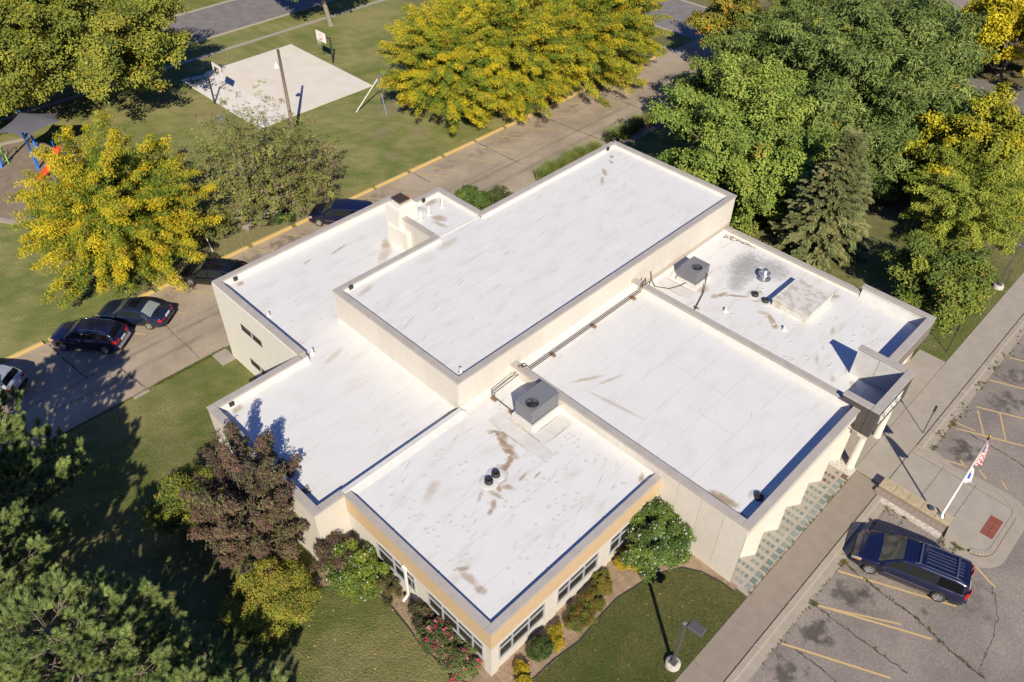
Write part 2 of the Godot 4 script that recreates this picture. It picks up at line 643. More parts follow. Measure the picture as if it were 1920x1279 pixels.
func spruce(label: String, base: Vector3, h: float, rad: float, sd: int) -> void:
	var t := thing("spruce_tree", label, "tree", base)
	var r := RandomNumberGenerator.new()
	r.seed = sd
	var b := B.new()
	b.tube([Vector3(0, 0, -0.3), Vector3(0, 0, h * 0.5), Vector3(0, 0, h)], [0.22, 0.12, 0.015], 8)
	var list := []
	var z := 0.35
	var turn := 0.0
	while z < h - 0.1:
		var f := z / h
		var reach := rad * (1.0 - f) * r.randf_range(0.86, 1.1) + 0.12
		var nb := 9 if f < 0.7 else 7
		for k in nb:
			var a := turn + TAU * k / nb + r.randf_range(-0.22, 0.22)
			var d := Vector3(cos(a), sin(a), 0)
			var ln := reach * r.randf_range(0.75, 1.15)
			var rise := lerpf(-0.22, 0.55, f)
			var s := Vector3(0, 0, z)
			var e := s + d * ln + Vector3(0, 0, ln * rise)
			b.tube([s, e], [0.03, 0.008], 4)
			var col := Color(0.18, 0.22, 0.085).lerp(Color(0.32, 0.31, 0.13), r.randf()) * r.randf_range(0.8, 1.15)
			var n := int(ln * 7.0) + 2
			for i in n:
				var q := 0.18 + 0.86 * i / float(n)
				var p := s.lerp(e, q)
				var yaw := a + r.randf_range(-0.9, 0.9)
				var bs := Basis(Vector3.UP, yaw) * Basis(Vector3(0, 0, 1), rise * 0.6 + r.randf_range(-0.15, 0.3))
				var sc := r.randf_range(0.6, 1.05)
				list.append([Transform3D(bs.scaled(Vector3(sc, sc, sc)), G(p)), col * r.randf_range(0.85, 1.15)])
		turn += 0.37
		z += 0.21 + 0.06 * (1.0 - f)
	obj("trunk", b, M.bark, t, true)
	copies("crown", M.spray_mesh, M.leaf, list, t)

# ---------------------------------------------------------------- vehicles
# Local axes: x forward, y left, z up, origin on the ground midway between the axles.
func curve(pts: Array, x: float) -> float:
	for i in pts.size() - 1:
		if x <= pts[i + 1][0]:
			var t: float = clampf((x - pts[i][0]) / (pts[i + 1][0] - pts[i][0]), 0.0, 1.0)
			t = lerpf(t, t * t * (3.0 - 2.0 * t), 0.45)
			return lerpf(pts[i][1], pts[i + 1][1], t)
	return pts[pts.size() - 1][1]

func body_w(c: Dictionary, x: float) -> float:
	var a: float = (x - c.rear) / (c.front - c.rear)
	var w: float = c.w * 0.5
	var f := clampf((1.0 - a) / 0.15, 0.0, 1.0)
	var q := clampf(a / 0.09, 0.0, 1.0)
	return w * (0.66 + 0.34 * sqrt(1.0 - (1.0 - f) * (1.0 - f))) * (0.80 + 0.20 * sqrt(1.0 - (1.0 - q) * (1.0 - q)))

func shell_p(c: Dictionary, x: float, t: float, side: float, off := 0.0) -> Vector3:
	# a point of the greenhouse side at t = 0 (belt) .. 1 (roof edge)
	var zb: float = curve(c.belt, x) - 0.01
	var zt: float = maxf(zb + 0.01, curve(c.roof, x) - 0.05)
	var wb := body_w(c, x) * 0.955
	var f := clampf((zt - zb) / c.tall, 0.0, 1.0)
	var wt := wb * lerpf(0.97, c.top, f)
	return Vector3(x, side * (lerpf(wb, wt, t * (0.75 + 0.25 * t)) + off), lerpf(zb, zt, t) + off * 0.3)

func shell_t(c: Dictionary, x: float, u: float, off := 0.0) -> Vector3:
	# a point of windscreen, roof and rear window, u = -1 .. 1 across
	var e := shell_p(c, x, 1.0, 1.0)
	var zb: float = curve(c.belt, x)
	var crown := 0.055 * (1.0 - u * u) * clampf((e.z - zb) / 0.12, 0.0, 1.0)
	return Vector3(x, u * e.y, e.z + crown + off)

func patch(b: B, f: Callable, n: int, m: int) -> void:
	for i in n:
		for j in m:
			var a: Vector3 = f.call(float(i) / n, float(j) / m)
			var d: Vector3 = f.call(float(i + 1) / n, float(j) / m)
			var e: Vector3 = f.call(float(i + 1) / n, float(j + 1) / m)
			var g: Vector3 = f.call(float(i) / n, float(j + 1) / m)
			b.quad(a, d, e, g)

func car(called: String, label: String, category: String, at: Vector3, turn: float, c: Dictionary) -> Node3D:
	var t := thing(called, label, category, at, turn)
	var paint: Material = c.paint
	var h: float = c.wb * 0.5
	var wr: float = c.wheel
	# lower body
	var b := B.new()
	var st := []
	var n := 72
	for i in n + 1:
		var x: float = lerpf(c.rear, c.front, i / float(n))
		var w := body_w(c, x)
		var zb: float = 0.24 + 0.16 * pow(clampf((c.rear + 0.5 - x) / 0.5, 0, 1), 2.0) + 0.05 * pow(clampf((x - c.front + 0.5) / 0.5, 0, 1), 2.0)
		for ax in [-h, h]:
			var dx: float = absf(x - ax)
			if dx < wr * 1.17:
				zb = maxf(zb, wr + sqrt(wr * wr * 1.37 - dx * dx) * 0.97)
		var zt: float = curve(c.belt, x)
		var end: float = 1.0 - pow(absf(2.0 * i / n - 1.0), 14.0)
		var ring := []
		for q in [[0.90, 0.0], [0.985, 0.05], [1.0, 0.35], [1.005, 0.55], [0.99, 0.70], [0.962, 0.93], [0.90, 1.0], [0.5, 1.03], [0.0, 1.04]]:
			var z: float = lerpf(zb, zt, minf(q[1], 1.0)) + maxf(0.0, q[1] - 1.0) * 0.9
			ring.append(Vector3(x, w * q[0], z))
		for k in range(7, -1, -1):
			ring.append(Vector3(x, -ring[k].y, ring[k].z))
		if end < 0.2:
			var mid := (zb + zt) * 0.5
			for k in ring.size():
				ring[k].z = lerpf(mid, ring[k].z, 0.86)
				ring[k].y *= 0.95
		st.append(ring)
	for i in n:
		for k in st[0].size() - 1:
			b.quad(st[i][k], st[i][k + 1], st[i + 1][k + 1], st[i + 1][k])
	for e in [0, n]:
		for k in range(1, st[0].size() - 1):
			if e == 0:
				b.tri(st[e][0], st[e][k + 1], st[e][k])
			else:
				b.tri(st[e][0], st[e][k], st[e][k + 1])
	# greenhouse shell
	var xa: float = c.belt_front
	var xd: float = c.belt_rear
	for s in [-1.0, 1.0]:
		patch(b, func(p: float, q: float) -> Vector3: return shell_p(c, lerpf(xd, xa, p), q if s < 0 else 1.0 - q, s), 40, 6)
	patch(b, func(p: float, q: float) -> Vector3: return shell_t(c, lerpf(xd, xa, p), lerpf(-1, 1, q)), 40, 10)
	obj("body", b, paint, t, true)
	var ub := B.new().box(c.rear + 0.25, -c.w * 0.40, 0.2, c.front - 0.25, c.w * 0.40, 0.62)
	obj("underbody", ub, M.black_plastic, t)
	# glass
	b = B.new()
	patch(b, func(p: float, q: float) -> Vector3: return shell_t(c, lerpf(c.ws[0], c.ws[1], p), lerpf(-0.9, 0.9, q), 0.012), 6, 8)
	obj("windshield", b, M.windshield, t, true)
	b = B.new()
	patch(b, func(p: float, q: float) -> Vector3: return shell_t(c, lerpf(c.rw[0], c.rw[1], p), lerpf(-0.86, 0.86, q), 0.012), 6, 8)
	obj("rear_window", b, M.get(c.get("rear_glass", "glass_dark"), M.glass_dark), t, true)
	for s in [-1.0, 1.0]:
		for wv in c.side:
			b = B.new()
			patch(b, func(p: float, q: float) -> Vector3:
				var x: float = lerpf(wv[0] + (wv[2] if wv.size() > 2 else 0.0) * q, wv[1] + (wv[3] if wv.size() > 3 else 0.0) * q, p)
				var qq: float = lerpf(0.10, 0.86, q)
				return shell_p(c, x, qq if s < 0 else lerpf(0.10, 0.86, q), s, 0.012), 8, 3)
			obj("side_window", b, M.glass_side if wv[1] > -0.2 else M.glass_dark, t, true)
			if c.get("chrome", false):
				b = B.new()
				b.tube([shell_p(c, wv[0], 0.07, s, 0.012), shell_p(c, wv[1], 0.07, s, 0.012)], [0.009, 0.009], 5)
				obj("window_trim", b, M.chrome, t)
	# doors: dark seams, handles
	for s in [-1.0, 1.0]:
		b = B.new()
		for x in c.seams:
			var zb: float = curve(c.belt, x)
			var w := body_w(c, x)
			b.bar(Vector3(x, s * w * 1.0015, 0.36), Vector3(x, s * w * 1.004, 0.36 + (zb - 0.36) * 0.5), 0.008, 0.012)
			b.bar(Vector3(x, s * w * 1.004, 0.36 + (zb - 0.36) * 0.5), Vector3(x + 0.01, s * w * 0.968, zb - 0.04), 0.008, 0.012)
		obj("door_seam", b, M.black_plastic, t)
		for x in c.handles:
			b = B.new()
			var w := body_w(c, x) * 0.985
			b.bar(Vector3(x - 0.09, s * (w + 0.015), curve(c.belt, x) - 0.19), Vector3(x + 0.09, s * (w + 0.015), curve(c.belt, x) - 0.185), 0.03, 0.035)
			obj("door_handle", b, paint, t)
		b = B.new()
		var mp := shell_p(c, c.belt_front - 0.42, 0.05, s)
		b.lathe(Vector3.ZERO, [[0.0, -0.08], [0.08, -0.06], [0.1, 0.0], [0.085, 0.07], [0.0, 0.09]], 10)
		for i in b.v.size():
			b.v[i] = b.v[i] * Vector3(0.85, 0.9, 1.25) + G(mp + Vector3(0.02, s * 0.14, 0.06))
		obj("mirror", b, paint, t, true)
	if c.get("strip", false):
		for s in [-1.0, 1.0]:
			b = B.new()
			b.bar(Vector3(-h + 0.45, s * c.w * 0.5045, 0.62), Vector3(h - 0.55, s * c.w * 0.5045, 0.64), 0.02, 0.035)
			obj("side_trim", b, M.chrome, t)
	# lights, plates
	for s in [-1.0, 1.0]:
		b = B.new()
		patch(b, func(p: float, q: float) -> Vector3:
			var x: float = c.front - 0.03 - 0.40 * p
			var z: float = curve(c.belt, x) - 0.05 - 0.15 * (1.0 - q) + 0.015 * p
			return Vector3(x + 0.012, s * (body_w(c, x) * lerpf(1.0, 0.965, q) + 0.012), z), 6, 3)
		obj("headlight", b, M.headlight, t, true)
		b = B.new()
		patch(b, func(p: float, q: float) -> Vector3:
			var x: float = c.front - 0.22 - 0.16 * p
			var z: float = curve(c.belt, x) - 0.11 - 0.09 * (1.0 - q)
			return Vector3(x + 0.012, s * (body_w(c, x) * lerpf(1.0, 0.985, q) + 0.017), z), 3, 2)
		obj("turn_signal", b, M.amber, t, true)
		b = B.new()
		var tz: Array = c.tail
		patch(b, func(p: float, q: float) -> Vector3:
			var x: float = c.rear + 0.03 + tz[2] * p
			var z: float = lerpf(tz[0], tz[1], q)
			return Vector3(x - 0.015, s * (body_w(c, x) * lerpf(1.0, 0.965, clampf((z - 0.75) / 0.4, 0, 1)) + 0.014), z), 6, 4)
		obj("taillight", b, M.red_lens, t, true)
		b = B.new()
		var w2 := body_w(c, c.rear)
		b.box(c.rear - 0.02, s * w2 * (0.93 if s < 0 else 0.60), tz[0] + 0.02, c.rear + 0.02, s * w2 * (0.60 if s < 0 else 0.93), tz[1] - 0.02, 0.005)
		obj("taillight", b, M.red_lens, t)
	b = B.new().box(c.rear - 0.035, -0.26, 0.78, c.rear + 0.02, 0.26, 0.93)
	obj("licence_plate", b, M.plate, t)
	b = B.new()
	b.box(c.rear - 0.06, -c.w * 0.40, 0.44, c.rear + 0.1, c.w * 0.40, 0.66, 0.03)
	obj("bumper", b, c.get("bumper", paint), t)
	b = B.new().box(c.front - 0.12, -c.w * 0.27, 0.52, c.front + 0.005, c.w * 0.27, 0.68, 0.02)
	obj("grille", b, M.chrome if c.get("chrome", false) else M.black_plastic, t)
	# roof furniture
	for s in [-1.0, 1.0]:
		if c.get("rails", false):
			b = B.new()
			var p := []
			var rr := []
			for i in 9:
				var x: float = lerpf(c.rail[0], c.rail[1], i / 8.0)
				p.append(shell_t(c, x, s * 0.86, 0.055 if i > 0 and i < 8 else 0.0))
				rr.append(0.018)
			b.tube(p, rr, 6)
			obj("roof_rail", b, c.get("rail_mat", M.black_plastic), t, true)
	if c.get("ribs", false):
		for u in [-0.5, -0.25, 0.0, 0.25, 0.5]:
			b = B.new()
			for i in 6:
				var x0: float = lerpf(c.rail[0] + 0.1, c.rail[1] - 0.45, i / 6.0)
				var x1: float = lerpf(c.rail[0] + 0.1, c.rail[1] - 0.45, (i + 1) / 6.0)
				b.bar(shell_t(c, x0, u, 0.006), shell_t(c, x1, u, 0.006), 0.045, 0.022)
			obj("roof_rib", b, M.rib, t)
		for x in [c.rail[0] + 0.35, c.rail[1] - 0.2]:
			b = B.new()
			for i in 8:
				b.bar(shell_t(c, x, lerpf(-0.86, 0.86, i / 8.0), 0.06), shell_t(c, x, lerpf(-0.86, 0.86, (i + 1) / 8.0), 0.06), 0.09, 0.03)
			obj("roof_crossbar", b, M.rib, t)
	if c.get("sunroof", false):
		b = B.new()
		patch(b, func(p: float, q: float) -> Vector3: return shell_t(c, lerpf(-0.55, 0.0, p), lerpf(-0.5, 0.5, q), 0.008), 3, 4)
		obj("sunroof", b, M.glass_dark, t, true)
	# wipers
	b = B.new()
	for y in [-0.35, 0.28]:
		var w0 := shell_t(c, c.ws[1] - 0.03, y, 0.03)
		var w1 := shell_t(c, c.ws[1] - 0.18, y + 0.42, 0.035)
		b.tube([w0, w1], [0.012, 0.008], 4)
	obj("wiper", b, M.black_plastic, t)
	# wheels: tyre and rim
	for ax in [-h, h]:
		for s in [-1.0, 1.0]:
			var wn := Node3D.new()
			wn.name = "wheel"
			wn.position = G(Vector3(ax, s * (c.w * 0.5 - 0.115), wr))
			t.add_child(wn, true)
			b = B.new()
			b.lathe(Vector3.ZERO, [[wr * 0.66, -0.10], [wr * 0.9, -0.112], [wr * 0.985, -0.08], [wr, 0.0], [wr * 0.985, 0.08], [wr * 0.9, 0.112], [wr * 0.66, 0.10]], 28)
			var ty := obj("tyre", b, M.tyre, wn, true)
			ty.rotation.x = s * PI / 2
			b = B.new()
			b.lathe(Vector3.ZERO, [[wr * 0.68, -0.09], [wr * 0.68, 0.095], [wr * 0.62, 0.105], [wr * 0.58, 0.06], [wr * 0.58, -0.02], [0.0, -0.02]], 28)
			for k in 5:
				var a := TAU * k / 5.0
				for q in [-0.16, 0.16]:
					b.bar(Vector3(cos(a) * 0.05, sin(a) * 0.05, 0.085), Vector3(cos(a + q) * wr * 0.62, sin(a + q) * wr * 0.62, 0.075), 0.045, 0.03)
			b.lathe(Vector3.ZERO, [[0.075, 0.0], [0.07, 0.1], [0.0, 0.105]], 12)
			var rim := obj("rim", b, M.alloy, wn)
			rim.rotation.x = -s * PI / 2
	return t

func van_shape(paint: Material) -> Dictionary:
	return {"paint": paint, "wb": 3.08, "front": 2.48, "rear": -2.63, "w": 1.95, "wheel": 0.335, "tall": 0.60, "top": 0.80,
		"belt": [[-2.65, 1.0], [-2.5, 1.1], [-1.0, 1.09], [0.9, 1.06], [1.4, 1.05], [1.95, 0.97], [2.25, 0.86], [2.48, 0.66]],
		"roof": [[-2.62, 1.0], [-2.42, 1.66], [-1.9, 1.75], [-0.4, 1.77], [0.42, 1.70], [1.5, 1.02]],
		"belt_front": 1.48, "belt_rear": -2.6, "ws": [0.45, 1.36], "rw": [-2.56, -2.40],
		"side": [[-2.30, -1.22, 0.06, 0.0], [-1.10, 0.02], [0.14, 1.02, 0.0, -0.42]], "seams": [-1.16, 0.08, 1.12], "handles": [-0.02, 0.24],
		"tail": [0.92, 1.3, 0.16], "rails": true, "rail": [-2.2, -0.05], "ribs": true, "strip": true, "rail_mat": M.rib}

func suv_shape(paint: Material) -> Dictionary:
	return {"paint": paint, "wb": 2.86, "front": 2.34, "rear": -2.40, "w": 1.84, "wheel": 0.36, "tall": 0.56, "top": 0.78,
		"belt": [[-2.42, 1.0], [-2.25, 1.14], [-0.8, 1.1], [0.8, 1.07], [1.25, 1.08], [1.8, 1.03], [2.15, 0.92], [2.34, 0.70]],
		"roof": [[-2.36, 1.02], [-1.95, 1.58], [-1.4, 1.68], [-0.2, 1.72], [0.42, 1.64], [1.32, 1.06]],
		"belt_front": 1.30, "belt_rear": -2.33, "ws": [0.46, 1.18], "rw": [-2.27, -1.96],
		"side": [[-1.92, -1.3, 0.14, 0.02], [-1.16, -0.16, 0.0, 0.0], [-0.06, 0.86, 0.0, -0.40]], "seams": [-1.1, -0.1, 0.98], "handles": [-0.95, 0.02],
		"tail": [0.92, 1.14, 0.34], "rails": true, "rail": [-1.75, 0.15], "chrome": true, "rail_mat": M.chrome, "bumper": M.alloy}

func sedan_shape(paint: Material) -> Dictionary:
	return {"paint": paint, "wb": 2.79, "front": 2.34, "rear": -2.46, "w": 1.80, "wheel": 0.325, "tall": 0.46, "top": 0.76,
		"belt": [[-2.48, 0.86], [-2.3, 1.0], [-1.6, 1.0], [-0.5, 0.97], [0.8, 0.94], [1.2, 0.95], [1.8, 0.88], [2.15, 0.78], [2.34, 0.6]],
		"roof": [[-1.75, 0.99], [-1.05, 1.34], [-0.5, 1.45], [0.0, 1.46], [0.3, 1.40], [1.22, 0.94]],
		"belt_front": 1.2, "belt_rear": -1.75, "ws": [0.36, 1.10], "rw": [-1.66, -1.0], "rear_glass": "glass_pale",
		"side": [[-1.22, -0.14, 0.36, 0.0], [-0.04, 0.78, 0.0, -0.36]], "seams": [-1.05, -0.08, 0.92], "handles": [-0.9, 0.04],
		"tail": [0.76, 0.93, 0.26], "chrome": true, "sunroof": true}

func wagon_shape(paint: Material) -> Dictionary:
	return {"paint": paint, "wb": 2.76, "front": 2.30, "rear": -2.34, "w": 1.83, "wheel": 0.345, "tall": 0.50, "top": 0.77,
		"belt": [[-2.36, 0.95], [-2.2, 1.06], [-0.8, 1.03], [0.8, 1.0], [1.2, 1.01], [1.8, 0.95], [2.1, 0.85], [2.30, 0.65]],
		"roof": [[-2.30, 0.98], [-1.7, 1.46], [-1.1, 1.56], [-0.1, 1.59], [0.36, 1.52], [1.28, 1.0]],
		"belt_front": 1.25, "belt_rear": -2.25, "ws": [0.42, 1.14], "rw": [-2.18, -1.72],
		"side": [[-1.7, -1.18, 0.2, 0.0], [-1.08, -0.14], [-0.04, 0.82, 0.0, -0.38]], "seams": [-1.1, -0.09, 0.95], "handles": [-0.95, 0.02],
		"tail": [0.86, 1.08, 0.3], "chrome": true}

func vehicles() -> void:
	var z := gz(48.0)
	var van := car("minivan", "dark blue minivan with roof rack parked at the front kerb beside the flagpole", "minivan", Vector3(28.92, 1.55, -0.125), atan2(0.958, -0.285), van_shape(M.paint_blue))
	van.set_meta("group", "vehicles parked round the building")
	var a := [
		["sport_utility_vehicle", "dark blue sport utility vehicle with chrome roof rails parked in the driveway beside the sedan", "car", Vector3(9.0, 47.55, z + 0.012), suv_shape(M.paint_navy), atan2(0.777, -0.63)],
		["sedan", "dark blue four door sedan with pale rear window parked on the driveway", "car", Vector3(12.22, 47.78, z + 0.012), sedan_shape(M.paint_steel), atan2(0.80, -0.60)],
		["station_wagon", "black wagon parked on the driveway, half hidden behind the building corner", "car", Vector3(18.25, 47.95, z + 0.012), wagon_shape(M.paint_black), atan2(0.79, -0.61)],
		["minivan", "dark navy minivan parked under the sparse tree, partly hidden behind the roof", "minivan", Vector3(29.4, 47.7, z + 0.012), van_shape(M.paint_navy), atan2(0.80, -0.60)],
		["sport_utility_vehicle", "silver sport utility vehicle cut off by the left edge, parked at the driveway kerb", "car", Vector3(2.5, 47.92, z + 0.012), suv_shape(M.paint_silver), atan2(0.78, -0.62)],
	]
	for k in a:
		var s: Dictionary = k[4]
		if k[0] == "minivan":
			s.ribs = false
			s.rails = false
		if k[4].paint == M.paint_silver:
			s.rail_mat = M.paint_silver
			s.bumper = M.black_plastic
		car(k[0], k[1], k[2], k[3], k[5], s).set_meta("group", "vehicles parked round the building")

# ---------------------------------------------------------------- the building
var bld: Node3D
const BB := Vector3(22.0, 20.0, 0.0)

func nb() -> B:
	return B.new(BB)

# a box on a wall face: "S" faces the street (y = c), "W" faces left (x = c); s along, d outwards
func fbox(b: B, face: String, c: float, s0: float, s1: float, z0: float, z1: float, d0: float, d1: float, bev := 0.0) -> B:
	if face == "S":
		return b.box(s0, c - d1, z0, s1, c - d0, z1, bev)
	return b.box(c - d1, s0, z0, c - d0, s1, z1, bev)

func panels(face: String, c: float, s0: float, s1: float, z0: float, z1: float, n: int) -> void:
	var w := (s1 - s0) / n
	for i in n:
		obj("wall_panel", fbox(nb(), face, c, s0 + i * w + 0.007, s0 + (i + 1) * w - 0.007, z0, z1, 0.0, 0.03), M["wall_%d" % (i % 3)], bld)

func wall(x0: float, y0: float, x1: float, y1: float, z0: float, z1: float) -> void:
	obj("wall", nb().box(x0, y0, z0, x1, y1, z1), M.wall_core, bld)

func coping(x0: float, y0: float, x1: float, y1: float, z: float) -> void:
	var o := 0.035
	obj("coping", nb().box(x0 - o, y0 - o, z - 0.10, x1 + o, y1 + o, z, 0.014), M.coping, bld)
	# standing joints every 3 m
	var b := nb()
	var n := int(maxf(x1 - x0, y1 - y0) / 3.0)
	for i in range(1, n):
		if x1 - x0 > y1 - y0:
			var x := x0 + (x1 - x0) * i / n
			b.box(x - 0.02, y0 - o - 0.004, z - 0.09, x + 0.02, y1 + o + 0.004, z + 0.005)
		else:
			var y := y0 + (y1 - y0) * i / n
			b.box(x0 - o - 0.004, y - 0.02, z - 0.09, x1 + o + 0.004, y + 0.02, z + 0.005)
	if n > 1:
		obj("coping_joint", b, M.coping, bld).set_meta("kind", "stuff")

func roof(x0: float, y0: float, x1: float, y1: float, z: float, m: Material) -> void:
	obj("roof", nb().map(x0, y0, x1, y1).box(x0, y0, z - 0.25, x1, y1, z), m, bld)

func cant(x0: float, y0: float, x1: float, y1: float, dx: float, dy: float, z: float, h := 0.13, w := 0.16) -> void:
	# the membrane turned up at the foot of a wall
	var b := nb()
	var e := Vector3(dx, dy, 0) * w
	var p := Vector3(x0, y0, z + h)
	var q := Vector3(x1, y1, z + h)
	var p2 := Vector3(x0, y0, z + 0.004) + e
	var q2 := Vector3(x1, y1, z + 0.004) + e
	b.quad(p, q, q2, p2)
	b.tri(p, p2, Vector3(x0, y0, z))
	b.tri(q, Vector3(x1, y1, z), q2)
	obj("membrane_upstand", b, M.membrane, bld)

func window(face: String, c: float, s0: float, s1: float, z0: float, z1: float, cuts: Array, transom: float, set_back := 0.10, strip := false) -> void:
	var f := 0.05
	var b := nb()
	fbox(b, face, c, s0, s1, z1 - f, z1, -set_back, -set_back + 0.06)
	fbox(b, face, c, s0, s1, z0, z0 + f, -set_back, -set_back + 0.06)
	var e := [s0] + cuts + [s1]
	for s in e:
		fbox(b, face, c, clampf(s - f * 0.6, s0, s1 - f), clampf(s + f * 0.6, s0 + f, s1), z0 + f, z1 - f, -set_back, -set_back + 0.058)
	if transom > 0.0:
		fbox(b, face, c, s0 + f, s1 - f, transom - 0.03, transom + 0.03, -set_back, -set_back + 0.055)
	var win := obj("window", b, M.frame_dark if strip else M.frame, bld)
	if strip:
		obj("mullion", fbox(nb(), face, c, cuts[0] - 0.035, cuts[0] + 0.035, z0 + 0.02, z1 - 0.02, -set_back, -set_back + 0.065), M.frame, win)
	for i in e.size() - 1:
		var zs := [[z0, z1]] if transom <= 0.0 else [[z0, transom], [transom, z1]]
		for zz in zs:
			obj("pane", fbox(nb(), face, c, e[i] + 0.02, e[i + 1] - 0.02, zz[0] + 0.02, zz[1] - 0.02, -set_back - 0.03, -set_back + 0.01), M.glass_window, win)

func building() -> void:
	bld = thing("public_building", "large flat-roofed cream building with stepped white membrane roofs and taupe copings", "building", BB)
	var low := -2.7
	var tR := 5.2
	var wR := 3.32
	var lR := 3.58
	var mR := 3.84
	var eR := 2.9
	# roofs
	roof(18.9, 22.0, 43.3, 32.1, tR, M.roof_top)
	roof(26.3, 32.1, 30.0, 36.15, tR, M.roof_nook)
	roof(15.3, 30.7, 28.6, 39.8, wR, M.roof_west)
	roof(9.7, 21.75, 18.65, 30.7, wR, M.roof_southwest)
	roof(11.4, 12.1, 22.37, 21.85, lR, M.roof_low)
	roof(22.6, 7.4, 32.72, 21.85, mR, M.roof_middle)
	roof(33.02, 7.9, 43.1, 21.85, eR, M.roof_east)
	roof(32.8, 6.45, 36.3, 7.9, eR, M.membrane)
	# --- top block
	wall(18.68, 21.88, 43.52, 22.2, low, 5.42)
	wall(18.68, 22.2, 18.98, 32.28, low, 5.42)
	wall(43.22, 22.2, 43.52, 32.28, low, 5.42)
	wall(18.98, 31.98, 26.1, 32.28, low, 5.42)
	wall(30.2, 31.98, 43.22, 32.28, low, 5.42)
	wall(26.12, 32.28, 26.4, 36.33, low, 5.42)
	wall(26.4, 36.05, 30.18, 36.33, low, 5.42)
	wall(29.9, 32.28, 30.18, 36.05, low, 5.42)
	panels("S", 21.88, 18.66, 43.5, lR - 0.1, 5.4, 20)
	panels("W", 18.68, 21.88, 32.26, wR - 0.1, 5.4, 8)
	panels("W", 26.12, 32.3, 36.3, wR - 0.1, 5.4, 3)
	coping(18.65, 21.85, 43.55, 22.17, 5.5)
	coping(18.65, 22.25, 18.97, 32.3, 5.5)
	coping(43.23, 22.25, 43.55, 32.3, 5.5)
	coping(19.05, 31.98, 26.4, 32.3, 5.5)
	coping(29.9, 31.98, 43.15, 32.3, 5.5)
	coping(26.1, 32.38, 26.42, 36.35, 5.5)
	coping(26.5, 36.03, 29.8, 36.35, 5.5)
	coping(29.88, 32.38, 30.2, 36.35, 5.5)
	cant(18.98, 31.98, 26.4, 31.98, 0, -1, tR, 0.2)
	cant(29.9, 31.98, 43.22, 31.98, 0, -1, tR, 0.2)
	cant(43.22, 22.2, 43.22, 31.98, -1, 0, tR, 0.2)
	cant(26.4, 36.05, 29.9, 36.05, 0, -1, tR, 0.2)
	cant(29.9, 32.3, 29.9, 36.05, -1, 0, tR, 0.2)
	obj("roof_ridge", nb().box(26.42, 32.2, tR, 29.88, 32.32, tR + 0.045, 0.03), M.membrane, bld)
	# --- west and south-west wings
	wall(15.1, 30.88, 15.4, 39.98, low, 3.72)
	wall(15.4, 39.7, 28.72, 39.98, low, 3.72)
	wall(28.44, 36.33, 28.72, 39.7, low, 3.72)
	wall(9.53, 21.53, 9.83, 30.83, low, 3.72)
	wall(9.83, 30.53, 15.4, 30.83, low, 3.72)
	wall(9.83, 21.53, 18.66, 21.80, low, 3.72)
	panels("W", 9.53, 21.52, 30.83, low, 3.70, 4)
	panels("S", 21.53, 9.5, 11.2, low, 3.70, 1)
	coping(15.07, 30.85, 15.42, 40.0, 3.8)
	coping(15.5, 39.68, 28.75, 40.0, 3.8)
	coping(28.42, 36.4, 28.75, 39.6, 3.8)
	coping(9.5, 21.5, 9.85, 30.85, 3.8)
	coping(9.93, 30.5, 14.98, 30.85, 3.8)
	coping(9.93, 21.5, 11.15, 21.82, 3.8)
	obj("parapet_cap", nb().box(11.18, 21.5, 3.6, 18.66, 21.84, 3.79, 0.04), M.membrane, bld)
	cant(15.4, 39.7, 28.44, 39.7, 0, -1, wR, 0.34)
	cant(9.83, 30.53, 15.4, 30.53, 0, -1, wR, 0.34)
	cant(18.65, 22.2, 18.65, 32.2, -1, 0, wR, 0.16, 0.2)
	cant(28.44, 36.4, 28.44, 39.7, -1, 0, wR, 0.3)
	cant(18.9, 32.3, 26.1, 32.3, 0, 1, wR)
	# west wall with two strip windows
	for q in [[30.88, 35.1, low, 3.7], [37.33, 39.98, low, 3.7], [35.1, 37.33, low, -1.22], [35.1, 37.33, -0.72, 1.62], [35.1, 37.33, 2.12, 3.7]]:
		obj("wall_panel", fbox(nb(), "W", 15.1, q[0] + 0.002, q[1] - 0.002, q[2], q[3], 0.0, 0.12), M.wall_light, bld)
	window("W", 14.98, 35.1, 37.33, 1.62, 2.12, [36.2], 0.0, 0.04, true)
	window("W", 14.98, 35.1, 37.33, -1.22, -0.72, [36.2], 0.0, 0.04, true)
	# --- chimney
	obj("chimney", nb().box(25.82, 35.2, 3.2, 27.35, 36.5, 6.1, 0.02), M.wall_light, bld)
	obj("chimney_base", nb().box(25.72, 34.45, 3.2, 26.1, 36.3, 4.75, 0.02), M.wall_light, bld)
	obj("chimney_crown", nb().box(25.95, 35.33, 6.1, 27.22, 36.37, 6.2, 0.03), M.wall_light, bld)
	obj("chimney_flue", nb().box(26.25, 35.5, 6.2, 26.95, 36.15, 6.45), M.concrete_light, bld)
	obj("chimney_cap", nb().box(26.13, 35.38, 6.45, 26.95, 36.28, 6.52, 0.02), M.rust_dark, bld)
	obj("flue_pot", nb().lathe(Vector3(27.05, 35.7, 6.2), [[0.11, 0.0], [0.13, 0.02], [0.1, 0.3], [0.07, 0.3], [0.06, 0.1]], 14), M.clay, bld, true)
	# --- low front wing
	var S0 := 11.84
	var W0 := 11.2
	wall(11.45, 12.1, 22.37, 12.4, low, 3.5)
	wall(11.45, 12.1, 11.75, 21.55, low, 3.5)
	for q in [[14.42, 15.26], [18.03, 18.9], [21.6, 22.37]]:
		obj("pillar", fbox(nb(), "S", S0 + 0.26, q[0], q[1], low, 2.25, 0.0, 0.26), M.wall_0, bld)
	obj("pillar", nb().box(W0, S0, low, 11.62, 12.29, 2.25, 0.01), M.wall_0, bld)
